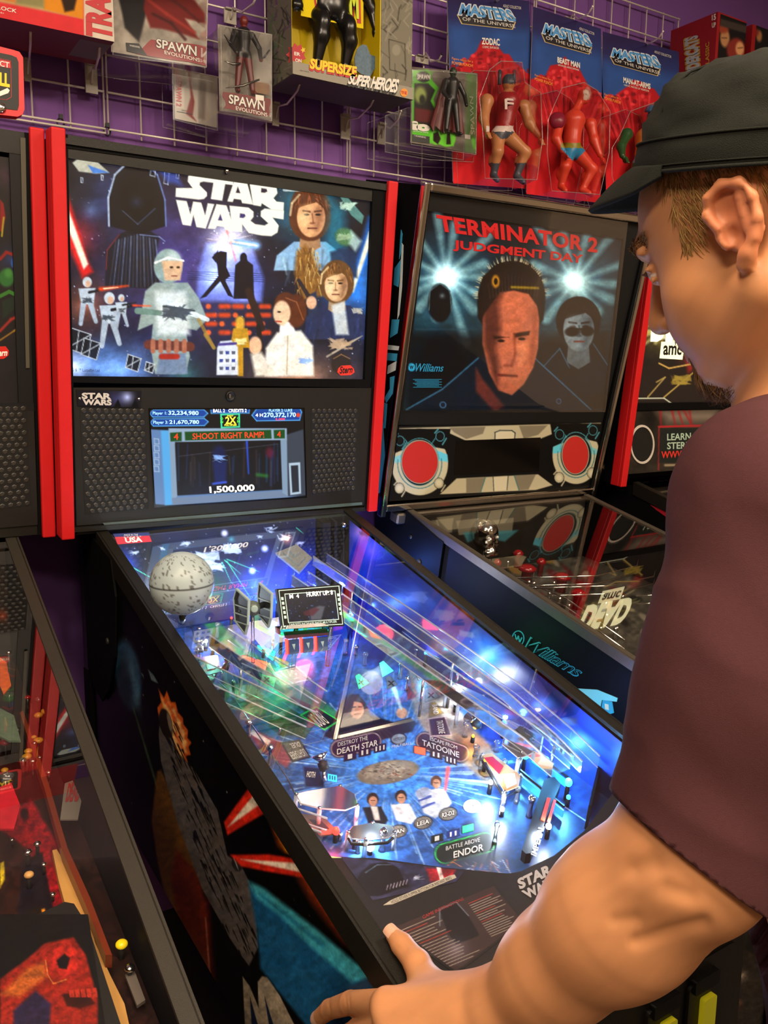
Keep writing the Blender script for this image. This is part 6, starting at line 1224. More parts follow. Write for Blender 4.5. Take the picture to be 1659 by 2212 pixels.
mb = MB(); TD.lbox(mb, -.26, .26, -1.05, 0, lambda y: TD.zt(y)-.11, lambda y: TD.zt(y)-.10, mat('brown_playfield', '6a5038', .4, noise=.6, nscale=25)); mb.build('playfield_surface', pT)
mb = MB(); mb.ball(TD.L(-.20, -.10, TD.zt(-.1)-.03), .012, M_chrome); mb.tube([TD.L(-.2, -.1, TD.zt(-.1)-.04), TD.L(-.2, -.1, TD.zt(-.1)-.10)], .004, M_chrome); mb.build('metal_post', pT)
# red flash on its cabinet side
mb = MB(); s3 = Plane(TD.L(-.28, 0, 0), TD.L(-.28, -1, 0), TD.L(-.28, 0, 1)); mb.slab(s3, [(1404, 1090), (1442, 1106), (1438, 1116), (1418, 1102)], .0, .0008, mat('red_print', 'a0182a', .5)); mb.build('side_artwork', td)

# ================= machine at the left edge =================
D = Mach(-.502, -.29, 0.0, .2595, 1.09, .3404, 1.02, V3((-.156, -.3143, 1.0866))-SW.ex*.70, SW.ex, SW.eh, .70, .714)
dp = thing('pinball_machine', 'black red-edged pinball machine at the left edge with red and yellow playfield', 'pinball machine', tuple(D.L(0, 0, 0)))
D.cabinet(dp, mat('worn_black_rail', '2c2822', .5, spec=.4, noise=.15, nscale=300, bump=.25, bscale=1500), .0195)
Q4 = D.face
mb = MB(); D.fbox(mb, .012, .688, .0, .708, .06, .22, M_blacksat)
D.fbox(mb, .012, .03, .0, .708, 0, .06, M_blacksat); D.fbox(mb, .67, .688, .0, .708, 0, .06, M_blacksat); D.fbox(mb, .012, .688, .672, .708, .001, .06, M_black); D.fbox(mb, .012, .688, .0, .02, .004, .06, M_black); mb.build('backbox', dp); red_trims(D, dp)
mb = MB(); a = Art(None, None, 1.8, 0, '191215', P=[D.F(.04, .665, .008), D.F(.655, .665, .008), D.F(.655, .25, .008), D.F(.04, .25, .008)])
a.glow(10, 380, 60, '5a2438', .7); a.rough(22, 22, .6, 10); a.glow(25, 560, 60, '2a4a8a', .7); a.poly([(0, 430), (8, 440), (12, 470), (4, 500), (0, 500)], 'c81c18', 1.5); a.line(8, 470, 4, 510, 4, 'f0c020')
a.path([(0, 560), (14, 545), (34, 552), (46, 580), (44, 610), (30, 600)], 7, 'c81c18', soft=1.5); a.ell(30, 568, 7, 11, '3a6ab0', 0, 1); a.ell(14, 600, 17, 20, '3c8a34', 0, 3); a.ell(18, 590, 8, 10, '5cae44', 0, 3); a.path([(0, 640), (20, 630), (40, 640)], 8, '4a9a2c'); a.path([(0, 715), (24, 690), (46, 680), (40, 640)], 6, 'e03020', soft=2); a.path([(0, 735), (30, 715), (48, 700)], 3, 'f0a020', soft=1.5); a.poly([(4, 650), (30, 640), (44, 650), (28, 670), (6, 690)], '14301c', 2); a.poly([(36, 640), (52, 650), (44, 672)], 'd8c030', 2)
a.into(mb, paintmat('dim_translite', .3, em=.45)); Q4b = Plane(D.F(0, 0, .008), D.F(1, 0, .008), D.F(0, 1, .008))
mb.slab(Q4b, [(-18, 758), (-10, 749), (12, 748), (19, 757), (18, 768), (8, 775), (-14, 776)], 0, .0008, mat('red_badge', 'c02018', .4)); mb.text(Q4b, 'Stern', [(-16, 756), (16, 755), (15, 768), (-14, 770)], ML, .0012, bold=.03, shear=.2); mb.build('translite', dp)
mb = MB(); mb.slab(Q4, [(44, 297), (55, 298), (64, 795), (56, 795)], .0, .001, mat('grey_frame_strip', '4a4638', .5)); D.fbox(mb, .03, .67, .235, .25, 0, .012, M_blackpl); D.fbox(mb, .645, .672, .25, .672, .002, .012, M_blackpl); mb.build('backglass_bezel', dp)
mb = MB(); D.fbox(mb, .03, .672, .02, .235, .0, .012, M_panel); mb.build('speaker_panel', dp)
grille([(-60, 878), (58, 876), (68, 1092), (-60, 1108)], 'speaker_grille', .0125, M_hex, M_gap, dp, Q4)
p4 = thing('playfield', None, None, tuple(D.L(0, -.5, .8))); p4.parent = dp; p4.matrix_parent_inverse = parent_world(dp).inverted()
z4 = lambda y: .86+.165*y
def f4(x, y, h=0): return D.L(x, y, z4(y)+h)
PP4 = Plane(f4(0, 0), f4(1, 0), f4(0, -1)); H4 = D.half; UP4 = PP4.n
mb = MB(); D.lbox(mb, -H4, H4, -D.len, 0, lambda y: z4(y)-.014, lambda y: z4(y)-.001, M_blackpl)
a = Art(None, None, 1.8, 0, '2a1510', P=[f4(-.02, 0), f4(H4, 0), f4(H4, -1.0), f4(-.02, -1.0)])
a.rough(30, 30, .5, 5); a.view(0, 1150, 2.082)
a.poly([(-10, 1330), (60, 1250), (140, 1200), (200, 1300), (260, 1400), (290, 1600), (300, 1900), (250, 1850), (200, 1600), (120, 1420)], 'a81420', 4); a.poly([(100, 1480), (190, 1440), (240, 1700), (230, 1860), (120, 1900), (80, 1700)], '14101c', 3)
a.poly([(92, 1730), (200, 1690), (230, 1760), (130, 1800)], 'e08a18', 2); a.poly([(112, 1700), (180, 1680), (200, 1740), (130, 1760)], '17120c', 2); a.poly([(118, 1800), (215, 1762), (255, 1860), (170, 1940), (140, 1930)], 'f0b020', 2); a.path([(150, 1800), (200, 1790), (215, 1850), (175, 1900), (150, 1860)], 8, '2a1408', closed=True)
a.poly([(0, 1490), (18, 1480), (22, 1560), (0, 1600)], 'e8c820', 2); a.poly([(10, 1840), (120, 1900), (100, 2000), (0, 2080)], '4a1820', 4); a.ell(70, 1965, 45, 40, '801820', 0, 2); a.ell(70, 1965, 18, 16, 'c8c0b0', 0, 1)
a.ell(120, 1270, 40, 50, 'c01824', 0, 3); a.ell(110, 1265, 18, 26, '2a0c10', 0, 3)
a.texture(.4); a.C *= .8
a.into(mb, PD); mb.build('playfield_surface', p4)
# wood-coloured lane rail along the right
M_wood = mat('light_wood', 'b98a4a', .5, noise=.18, nscale=30)
V = []; pts_o = [(235, 1430), (255, 1425), (300, 1500), (375, 1680), (430, 1850), (500, 2000), (560, 2120), (600, 2300)]; pts_i = [(240, 1450), (262, 1560), (320, 1770), (370, 1900), (420, 2050), (480, 2260)]
P_ = [(x/2.082, 1150+y/2.082) for x, y in pts_o]+[(x/2.082, 1150+y/2.082) for x, y in pts_i[::-1]]
mb = MB(); mb.slab(PP4, P_, 0, .012, M_wood); mb.build('wooden_rail', p4)
mb = MB(); mb.slab(PP4, [((x+4)/2.082, 1150+y/2.082) for x, y in ((100, 800), (215, 1130), (300, 1420), (400, 1640), (500, 1900))]+[((x-6)/2.082, 1150+y/2.082) for x, y in ((480, 1900), (385, 1660), (285, 1430), (205, 1150), (95, 810))], .012, .03, mat('orange_clear_strip', '6a2a14', .3)); mb.build('orange_edge_strip', p4)
# apron with a red figure drawing
ap4 = Plane(D.L(0, -.9, D.zt(-.9)-.035), D.L(1, -.9, D.zt(-.9)-.035), D.L(0, -1, D.zt(-1)-.035))
mb = MB(); o4 = [(-220, 2060), (-60, 2010), (60, 1985), (140, 1948), (160, 1952), (190, 2000), (290, 2300), (-220, 2300)]; mb.slab(ap4, o4, -.03, 0, M_ap)
a = Art(ap4, [(-20, 1975), (190, 1975), (230, 2230), (-20, 2230)], 1.8, .0006, '0d0c0d'); a.view(0, 1150, 2.082)
a.poly([(0, 2010), (120, 1920), (200, 1850), (330, 1820), (385, 1900), (440, 2100), (440, 2240), (0, 2240)], 'a82418', 3); a.poly([(0, 2080), (120, 1960), (200, 1930), (210, 2000), (90, 2090)], 'd07028', 6, .8); a.poly([(240, 1880), (300, 1840), (345, 1880), (350, 1960), (290, 2000), (235, 1960)], 'd02a20', 2); a.poly([(255, 1925), (290, 1895), (315, 1915), (300, 1965), (265, 1960)], '140c12', 2); a.path([(205, 1925), (215, 1990), (240, 2030), (300, 2010)], 4, 'e08a40')
a.poly([(60, 2150), (160, 2060), (230, 2120), (220, 2240), (60, 2240)], '2a2048', 4); a.poly([(280, 2080), (380, 2060), (430, 2120), (360, 2140), (300, 2130)], '38100c', 3); 
for i in range(5): a.poly([(310+i*26, 2060-i*2), (330+i*26, 2056-i*2), (336+i*26, 2090), (314+i*26, 2092)], 'e03a28', 1)
a.texture(.3); a.C *= .72; a.into(mb, PD); mb.build('apron', p4)
# fittings
M_ybulb = mat('yellow_bulb', 'd8b810', .3, em=.4)
for x, y, h, m, r in ((125, 1438, .02, M_chrome, .006), (168, 1400, .02, M_chrome, .005), (197, 1493, .015, M_chrome, .004), (237, 1628, .01, M_chrome, .004), (282, 1772, .01, M_chrome, .0035), (54, 1382, .01, M_chrome, .0035), (583, 1960, .02, M_chrome, .006), (547, 1852, .02, M_ybulb, .007), (130, 1540, .02, mat('tan_post', 'c89858', .4), .006), (20, 110, .08, M_chrome, .006), (40, 540, .09, M_chrome, .005)):
    c = PP4.at(x/2.082, 1150+y/2.082, h); mb = MB(); mb.ball(c, r, m, 12, 8, (1, 1, .7)); mb.lathe(c-UP4*h, UP4, [(r*.5, 0), (r*.5, h)], M_dkgrey, 8); mb.build('post', p4)
mb = MB(); mb.slab(PP4, [(270, 2105), (291, 2098), (314, 2160), (296, 2172)], .008, .012, mat('grey_tab', '5a524c', .5)); mb.build('lane_tab', p4)
mb = MB(); mb.slab(PP4, [(140, 1692), (187, 1675), (168, 1770), (130, 1770)], .03, .032, mat('grey_card', '6a645c', .5)); mb.text(PP4, 'DEAD', [(148, 1694), (176, 1686), (170, 1728), (142, 1730)], mat('card_red_dark', '8a2a28', .5), .033, bold=.04); mb.build('small_sign', p4)
for i in range(22):
    x = rg.uniform(0, 110); y = rg.uniform(1480, 1700); c = PP4.at(x, y, .03); mb = MB(); mb.ball(c, rg.uniform(.004, .009), rg.choice([G_plas, M_gp, mat('amber_plastic', 'a87820', .3), M_rp]), 10, 6, (1, 1, .6)); mb.lathe(c-UP4*.03, UP4, [(.002, 0), (.002, .03)], M_gp, 6); mb.build('playfield_fitting', p4)
for q, c in (([(0, 1420), (14, 1430), (24, 1480), (8, 1500), (0, 1480)], 'd85a18'), ([(0, 1530), (30, 1545), (45, 1600), (20, 1600), (0, 1590)], '586a58'), ([(0, 1700), (24, 1690), (44, 1740), (30, 1790), (0, 1790)], 'b01828')):
    MB().slab(PP4, q, .05, .053, mat('printed_plastic_'+c, c, .35, noise=.5, nscale=90)).build('printed_plastic', p4)
mb = MB(); a = Art(None, None, 2, 0, '1a1410', P=[D.L(-.1, -.006, D.zt(0)-.015), D.L(H4, -.006, D.zt(0)-.015), D.L(H4, -.006, z4(0)), D.L(-.1, -.006, z4(0))]); a.glow(5, 1330, 30, 'c84018', .8); a.rough(20, 20, .6, 3); a.into(mb, PD); mb.build('back_panel', p4)
# ---------------- wire grid panels on the wall ----------------
GX, GZ, GC = -.0979, 1.9163, .0762
M_wire = mat('chrome_wire', 'f4ecde', .35, metal=.35)
def grid(n0, n1, r0, r1, label, dbl=False, ties=()):
    mb = MB(); x0, x1, z0, z1 = GX+n0*GC+.004, GX+n1*GC-.004, GZ+r0*GC, GZ+r1*GC
    for n in range(n0, n1+1):
        x = min(max(GX+n*GC, x0), x1); mb.tube([(x, .0, z0-.012), (x, .0, z1+.006)], .0021, M_wire, 6)
    for r in range(r0, r1+1): mb.tube([(x0, -.005, GZ+r*GC), (x1, -.005, GZ+r*GC)], .0024, M_wire, 6)
    if dbl: mb.tube([(x0, -.007, z0-.0095), (x1, -.007, z0-.0095)], .0024, M_wire, 6)
    o = mb.build('wire_grid_panel', None, label, 'wire grid')
    for x, z in ties:
        m2 = MB(); m2.tube([(x+.007*math.cos(t), -.004+.006*math.sin(t)*0, z+.009*math.sin(t)) for t in np.linspace(0, 6.2, 12)], .0018, M_blackpl, 6); m2.box((x-.004, -.012, z+.007), (x+.004, -.006, z+.016), M_blackpl); m2.build('cable_tie', o)
    return o
grid(-7, 2, 0, 9, 'chrome wire grid panel at far left, behind the red and white box', True, [(GX+.055, GZ-.002), (GX+2*GC, GZ-.004)])
grid(2, 10, 0, 9, 'chrome wire grid panel on the purple wall directly above the bright backbox', False, [])
grid(10, 18, 0, 8, 'chrome wire grid panel on the purple wall behind the three red carded figures', False, [(GX+13.4*GC, GZ+7*GC), (GX+16.2*GC, GZ+7*GC), (GX+10*GC, GZ+5*GC)])
grid(18, 26, 0, 8, 'chrome wire grid panel on the purple wall behind the cap of the player')
M_plate2 = mat('white_hook_plate', 'b8b0a4', .45)
def hook(pq, tip, D, label, plate=True, black=False):
    t = thing('display_hook', label, 'display hook', tuple(yplane(-.012).at((pq[0]+pq[2])/2, (pq[1]+pq[3])/2)), 'wall display hooks')
    yp = yplane(-.010); u0, v0, u1, v1 = pq; c = yp.at((u0+u1)/2, (v0+v1)/2); a_ = yp.at(u0, (v0+v1)/2); b_ = yp.at(u1, (v0+v1)/2); w_ = abs(b_[0]-a_[0])/2; h_ = abs(yp.at(u0, v0)[2]-yp.at(u0, v1)[2])/2
    mb = MB(); mb.box((c[0]-w_, -.012, c[2]-h_), (c[0]+w_, -.008, c[2]+h_), M_plate2); mb.box((c[0]-w_*.9, -.02, c[2]+h_*.8), (c[0]+w_*.9, -.004, c[2]+h_), M_plate2); mb.build('hook_plate', t)
    e = yplane(-D).at(*tip); s_ = c+V3((0, -.004, h_*.1)); m_ = M_wire if not black else M_blackpl
    x = s_[0]; k = e-s_
    MB().tube([s_+V3((0, 0, -h_*.5)), s_+V3((0, -.006, 0)), s_+V3((0, -.014, .012)), s_+k*.45+V3((0, 0, -.012)), s_+k*.85+V3((0, 0, -.012)), e], .0022, M_wire, 8).build('hook_wire', t)
    MB().ball(e, .003, m_, 8, 6).build('hook_tip', t)
hook((52, 128, 67, 176), (66, 68), .17, 'chrome wall hook under the left end of the red and white box')
hook((184, 136, 210, 202), (216, 97), .17, 'chrome wall hook with white plate under the right end of the red and white box')
hook((484, 20, 510, 52), (556, -12), .18, 'chrome wall hook above the small clear pack with the swordsman figure')
hook((588, 222, 602, 272), (651, 173), .17, 'chrome wall hook under the left side of the yellow window box')
hook((736, 248, 755, 301), (811, 207), .17, 'chrome wall hook with white plate under the middle of the yellow window box')
hook((815, 266, 832, 312), (866, 240), .15, 'chrome wall hook under the right end of the yellow window box')
hook((897, 122, 925, 137), (955, 117), .18, 'chrome wall hook holding the green-edged blister pack', black=True)
hook((1042, 4, 1062, 16), (1100, -30), .17, 'chrome wall hook holding the leftmost red figure card')
hook((1215, 40, 1237, 54), (1280, 14), .20, 'chrome wall hook holding the middle red figure card')
hook((1362, 94, 1384, 110), (1432, 68), .20, 'chrome wall hook holding the red figure card nearest the player')
# ---------------- packages ----------------
G_bl = glassmat('blister_plastic', (.985, .985, .985), .5, .12)
G_be = glassmat('blister_edge', (.97, .97, .97), .9, .15, haze=.10)
G_bl2 = glassmat('blister_plastic_red_tint', (.985, .93, .94), .45, .15)
M_wht = mat('white_card', 'c8c0b8', .5); M_rl = mat('red_ink', 'b82028', .5); M_yl = mat('yellow_ink', 'e8c818', .5); M_wl = mat('white_ink', 'e0dcd4', .5); M_bk = mat('black_ink', '0c0b0c', .5)
def wbox(mb, bl, br, D, depth, hgt, m, fr=0):
    pl = yplane(-D); a_, b_ = pl.at(*bl), pl.at(*br); z = (a_[2]+b_[2])/2
    mb.box((a_[0], -D, z), (b_[0], -D+depth, z+hgt), m); return a_[0], b_[0], z
# 1 red and white box
t = MB(); D = .21; x0, x1, z = wbox(t, (-60, 24), (247, 92), D, .15, .34, mat('dark_red_card', '8a2228', .5))
pl = yplane(-D-.0008); a = Art(None, None, 1.8, 0, 'cf3238', P=[V3((x0, -D-.0006, z+.15)), V3((x1, -D-.0006, z+.15)), V3((x1, -D-.0006, z)), V3((x0, -D-.0006, z))])
a.poly([(-80, -60), (95, -40), (178, 40), (-80, -12)], 'b8a070', 3); a.poly([(94, -40), (180, -30), (180, 41), (94, 20)], 'd08420', 2); a.poly([(130, -10), (168, -12), (160, 22), (140, 26)], '2a1a10', 3); a.poly([(30, -30), (95, -30), (95, 18), (34, 8)], '8a8458', 4); a.poly([(-10, -30), (30, -30), (34, 6), (-10, -2)], 'c87838', 3)
a.poly([(180, -60), (260, -60), (260, 110), (182, 76)], 'c8bdb0', 1.5); a.rough(30, 30, .08, 2); a.into(t, PDM)
t.text(pl, 'TRA', [(189, 74), (188, -10), (236, -2), (240, 86)], M_rl, bold=.05); t.text(pl, 'GRIMLOCK', [(-42, 4), (36, 20), (35, 28), (-43, 12)], M_wl, bold=.01); t.text(pl, '4+', [(1, 25), (9, 27), (8, 31), (0, 29)], M_wl)
t.box((x1-.06, -D+.02, z-.0008), (x1-.001, -.09, z), mat('grey_card_underside', '8a8078', .6))
t.build('toy_box', None, 'large red and white toy box, topmost left, with red letters up its white corner', 'toy box')
def sword_fig(c, h, m1, m2, m3, name='toy_figure', parent=None, cape=None):
    """generic armoured doll"""
    P = lambda x, y, z: c+V3((x, y, z))*h
    pr = [('cap', P(-.05, 0, .50), P(-.10, .0, .06), .055*h, .035*h, .02*h), ('cap', P(.05, 0, .50), P(.11, -.02, .06), .055*h, .035*h, .02*h), ('cap', P(0, 0, .52), P(0, 0, .74), .07*h, .10*h, .03*h), ('cap', P(-.12, 0, .76), P(-.19, -.03, .58), .04*h, .032*h, .02*h), ('cap', P(-.19, -.03, .58), P(-.15, -.12, .46), .032*h, .025*h, .01*h), ('cap', P(.12, 0, .76), P(.21, -.03, .60), .04*h, .032*h, .02*h), ('cap', P(.21, -.03, .60), P(.20, -.1, .44), .032*h, .026*h, .01*h), ('ell', P(0, -.01, .90), (.055*h, .06*h, .07*h), None, .02*h), ('cap', P(-.10, -.02, .03), P(-.11, -.07, .02), .034*h, .025*h, .01*h), ('cap', P(.11, -.03, .03), P(.12, -.08, .02), .034*h, .025*h, .01*h)]
    V, F = body(pr, .011*h); zc = V[F].mean(1)[:, 2]; zz = (zc-c[2])/h
    mb = MB(); mb.add(V, F[zz < .45], m1, True); mb.add(V, F[(zz >= .45) & (zz < .82)], m2, True); mb.add(V, F[zz >= .82], m3, True)
    if cape:
        n = 12; A = []; B = []
        for i in range(n):
            u = -1+2*i/(n-1); A.append(P(u*.13, .05, .80)); B.append(P(u*.32+.03*math.sin(i*2.3), .10+.03*math.sin(i*1.7), .08+.04*math.cos(i*3)))
        mb.add(np.vstack([A, B]), [[i, i+1, n+i+1, n+i] for i in range(n-1)], cape, True); mb.add(np.vstack([A, B])+V3((0, .004, 0)), [[i, n+i, n+i+1, i+1] for i in range(n-1)], cape, True)
    return mb, P
M_dkred = mat('dark_red_toy', '5a1414', .4); M_dkfig = mat('dark_toy', '1c1a1c', .35); M_gryfig = mat('grey_brown_toy', '4a4038', .4)
def shell(root, q_front, D0, D1, grow, m=G_bl, name='clear_shell'):
    f = yplane(-D0); b = yplane(-D1); c = np.mean([f.at(*p) for p in q_front], 0); A = np.array([f.at(*p) for p in q_front]); B = A.copy(); B[:, 1] = -D1; B[:, (0, 2)] = c[[0, 2]]+(B[:, (0, 2)]-c[[0, 2]])*grow
    mb = MB(); mb.loops(A, B, m, caps=(True, False)); mb.tube(list(A), .0009, G_be, 6, closed=True); mb.tube(list(B), .0009, G_be, 6, closed=True); return mb.build(name, root)
def burst_label(mb, pl, q, seed, c='8a1c20'):
    rg = random.Random(seed); cx = np.mean([p[0] for p in q]); cy = np.mean([p[1] for p in q]); pts = []
    for i in range(4):
        p, r = np.array(q[i]), np.array(q[(i+1) % 4])
        for k in range(4): e = p+(r-p)*k/4; pts.append((cx+(e[0]-cx)*(1+rg.uniform(-.06, .10)), cy+(e[1]-cy)*(1+rg.uniform(-.06, .12))))
    mb.slab(pl, pts, -.001, 0, mat('burst_red_'+c, c, .5, noise=.3, nscale=120))
def spawnlabel(mb, pl, q, k=1.0):
    TL, TR, BR, BL = [np.array(p, float) for p in q]
    f = lambda u, t: tuple((TL*(1-u)+TR*u)*(1-t)+(BL*(1-u)+BR*u)*t)
    mb.text(pl, 'SPAWN', [f(.08, .02), f(.92, .10), f(.90, .62), f(.06, .55)], M_wl, .0012, bold=.02, border=M_bk, bw=.04)
    mb.text(pl, 'EVOLUTIONS', [f(.22, .66), f(.96, .72), f(.96, .92), f(.22, .88)], M_wl, .0012, bold=.01)
# 2 large clear pack
root = thing('figure_pack', 'large clear plastic figure pack with flowing red cape and dark red label', 'figure pack', tuple(yplane(-.1).at(345, 150)))
cp = yplane(-.14); mb = MB(); a = Art(cp, [(240, -60), (450, -20), (446, 146), (240, 112)], 1.6, 0, 'a8a298')
a.glow(300, 60, 50, '5a544c', .6, 'mix'); a.rough(25, 25, .3, 3)
a.poly([(250, -30), (300, -30), (320, 10), (308, 60), (300, 90), (270, 60), (262, 20)], '191618', 3)
a.poly([(315, -30), (360, -40), (420, 0), (442, 30), (443, 60), (425, 45), (400, 40), (430, 85), (400, 75), (350, 62), (325, 60), (310, 20)], '6e1a18', 3); a.path([(320, 0), (360, 30), (420, 70)], 6, '9a3028', soft=3); a.path([(330, 30), (370, 50), (400, 85)], 5, '3a0c0c', soft=3); a.path([(345, -20), (400, 20), (440, 55)], 5, '4a1010', soft=3)
a.into(mb, PDM); burst_label(mb, yplane(-.142), [(325, 84), (443, 100), (441, 140), (300, 116)], 4); mb.slab(yplane(-.142), [(272, 92), (300, 94), (318, 120), (274, 110)], -.001, .0006, M_bk); mb.text(yplane(-.142), 'WARNING', [(280, 96), (302, 100), (302, 104), (280, 100)], M_wl, .001)
spawnlabel(mb, yplane(-.1425), [(330, 82), (432, 98), (436, 138), (334, 116)]); mb.build('picture_card', root)
shell(root, [(246, -40), (447, -20), (446, 145), (300, 128), (244, 118)], .19, .05, 1.0); 
# 3 small clear pack with swordsman
root = thing('figure_pack', 'narrow clear plastic pack with a dark armoured swordsman figure', 'figure pack', tuple(yplane(-.1).at(530, 200)))
cp = yplane(-.13); mb = MB(); a = Art(cp, [(470, 52), (588, 74), (588, 262), (474, 240)], 1.6, 0, '9a948c'); a.rough(25, 25, .25, 3); a.into(mb, PDM)
fpl = yplane(-.185); burst_label(mb, fpl, [(484, 200), (580, 214), (582, 252), (486, 234)], 5, '6e1a20'); spawnlabel(mb, fpl, [(488, 202), (578, 216), (582, 256), (490, 238)]); mb.slab(fpl, [(552, 204), (570, 207), (570, 218), (552, 215)], 0, .0008, M_wl); mb.slab(yplane(-.15), [(548, 176), (582, 180), (580, 204), (550, 200)], 0, .002, mat('brown_card', '7a5430', .5)); mb.build('picture_card', root)
m_, P = sword_fig(yplane(-.155).at(528, 205)+V3((0, 0, 0)), .165, M_dkred, M_dkfig, mat('dark_red_head', '6a2420', .4))
c0 = yplane(-.165)
for a0, a1 in (((485, 132), (520, 137)), ((487, 190), (560, 172)), ((484, 75), (505, 98)), ((552, 90), (562, 110)), ((560, 130), (582, 108))): m_.tube([c0.at(*a0), (c0.at(*a0)+c0.at(*a1))/2-V3((0, 0, .004)), c0.at(*a1)], [.0006, .0028, .0022], M_gp if a0[1] > 120 and a0[0] < 500 else M_dkfig, 6)
m_.build('toy_figure', root)
shell(root, [(477, 56), (586, 76), (586, 258), (480, 238)], .20, .04, 1.02)
# 3b pack behind
root = thing('figure_pack', 'clear pack lettered down its side, partly behind the swordsman pack', 'figure pack', tuple(yplane(-.05).at(420, 230)))
cp = yplane(-.06); mb = MB(); a = Art(cp, [(376, 150), (470, 168), (468, 276), (378, 256)], 1.6, 0, 'b4ada4'); a.poly([(378, 175), (398, 180), (398, 235), (380, 232)], 'c8c0b8', 1); a.poly([(408, 160), (420, 220), (416, 250), (424, 262), (402, 246), (412, 210)], '7a1c1c', 2); a.poly([(430, 176), (446, 180), (442, 258), (428, 256)], '8a8078', 3); a.into(mb, PDM)
mb.text(yplane(-.061), 'SPAWN 2', [(392, 176), (392, 230), (381, 228), (381, 174)], M_rl, .0008, bold=.03); mb.text(yplane(-.061), 'WARNING', [(392, 236), (404, 238), (404, 241), (392, 239)], M_bk, .0008); mb.slab(yplane(-.061), [(382, 240), (416, 246), (416, 247), (382, 241)], 0, .0005, M_bk); mb.build('picture_card', root)
shell(root, [(372, 160), (470, 178), (470, 282), (374, 258)], .10, .03, 1.0)
# 4 yellow window box
root = thing('toy_box', 'big grey comic-print window box with yellow inside and black muscular figure', 'toy box', tuple(yplane(-.1).at(740, 190)))
D = .21; pl = yplane(-D); A_, B_ = pl.at(631, 159), pl.at(888, 217); z = (A_[2]+B_[2])/2; x0, x1 = A_[0], B_[0]; xw = pl.at(822, 100)[0]
M_gc = mat('grey_comic_card', '7a766a', .5, noise=.3, nscale=70); M_yb = mat('yellow_card', 'd8be10', .5); mb = MB(); dp_ = .125; H_ = .36
mb.box((x0, -D, z-.001), (x1, -D+dp_, z+.003), mat('grey_box_card', '5a564e', .55)); mb.box((x0, -D+dp_-.004, z), (x1, -D+dp_, z+H_), M_gc); mb.box((x1-.003, -D, z), (x1, -D+dp_, z+H_), M_gc); mb.box((xw, -D, z), (x1, -D+.004, z+H_), M_gc)
mb.box((x0, -D+.01, z), (x0+.003, -D+dp_, z+H_), M_gc); mb.box((x0, -D-.004, z), (x1+.004, -D+.006, z+.026), mat('grey_lip_card', '8c8678', .5))
yb = Plane((0, -D+.085, 0), (1, -D+.085, 0), (0, -D+.085, 1)); mb.box((x0+.003, -D+.085, z+.003), (xw, -D+.088, z+H_), M_yb); mb.box((xw-.002, -D, z), (xw, -D+.086, z+H_), M_yb); mb.box((x0+.003, -D+.01, z), (x0+.005, -D+.086, z+H_), M_yb)
def side_art(P4, seed, cols, n=50, st=2.0, base='6e6a60'):
    a = Art(None, None, st, 0, base, P=P4); rg = random.Random(seed); xa, xb, ya, yb_ = a.X.min(), a.X.max(), a.Y.min(), a.Y.max()
    for i in range(n):
        x, y = rg.uniform(xa, xb), rg.uniform(ya, yb_); a.path([(x, y), (x+rg.uniform(-14, 14), y+rg.uniform(6, 20)), (x+rg.uniform(-18, 18), y+rg.uniform(16, 40))], rg.uniform(1, 3), rg.choice(cols), soft=.8, a=.75)
    return a
side_art([V3((x0-.0006, -D+dp_, z+H_)), V3((x0-.0006, -D, z+H_)), V3((x0-.0006, -D, z)), V3((x0-.0006, -D+dp_, z))], 3, ['3a3834', '4a7a3a', '6a3a7a', '2a3a5a', '8a8678', '24221e'], 110).into(mb, PDM)
a = side_art([V3((xw, -D-.0006, z+H_)), V3((x1, -D-.0006, z+H_)), V3((x1, -D-.0006, z+.026)), V3((xw, -D-.0006, z+.026))], 5, ['4a463e', '3a3630', '9a9484'], 70, base='7c786a'); a.path([(840, 85), (875, 95), (876, 160), (842, 150)], 1.6, '3a3630', closed=True); a.ell(856, 108, 9, 12, '8e8a7c', 0, 1); a.into(mb, PDM)
pf_ = yplane(-D-.0045)
mb.text(pf_, 'SUPERSIZE', [(672, 127), (770, 145), (770, 165), (670, 147)], mat('yellow_letter', 'e8c400', .5), .0016, bold=.05); mb.text(pf_, 'SUPERSIZE', [(671, 130), (769, 148), (769, 169), (669, 151)], M_rl, .0006, bold=.07)
mb.text(pf_, 'SUPER HEROES', [(756, 160), (862, 173), (858, 200), (752, 180)], M_wl, .0016, bold=.04, shear=.25, spacing=.9); mb.text(pf_, 'SUPER HEROES', [(755, 163), (861, 177), (857, 204), (751, 184)], M_bk, .0006, bold=.08, shear=.25, spacing=.9)
mb.slab(pf_, [(873+8*math.cos(t), 200+9*math.sin(t)) for t in np.linspace(0, 6, 18)], 0, .0008, mat('orange_badge', 'e88a18', .5)); mb.text(pf_, 'TOY BIZ', [(867, 196), (879, 198), (879, 204), (867, 202)], M_rl, .0014, bold=.03); mb.text(pf_, 'Ages 5 and Up', [(648, 150), (668, 154), (668, 157), (648, 153)], M_bk, .0008)
mb.build('box_body', root)
mb = MB(); vp = yplane(-.175)
a = Art(vp, [(650, -70), (785, -50), (785, 62), (650, 34)], 1.6, 0, 'e0c810'); a.into(mb, PDM)
mb.text(vp, 'VENOM', [(676, -52), (772, -32), (774, 36), (680, 22)], mat('lime_letter', 'c8d818', .5), .0016, bold=.06); mb.text(vp, 'VENOM', [(673, -54), (775, -34), (777, 41), (677, 26)], M_rl, .0008, bold=.10)
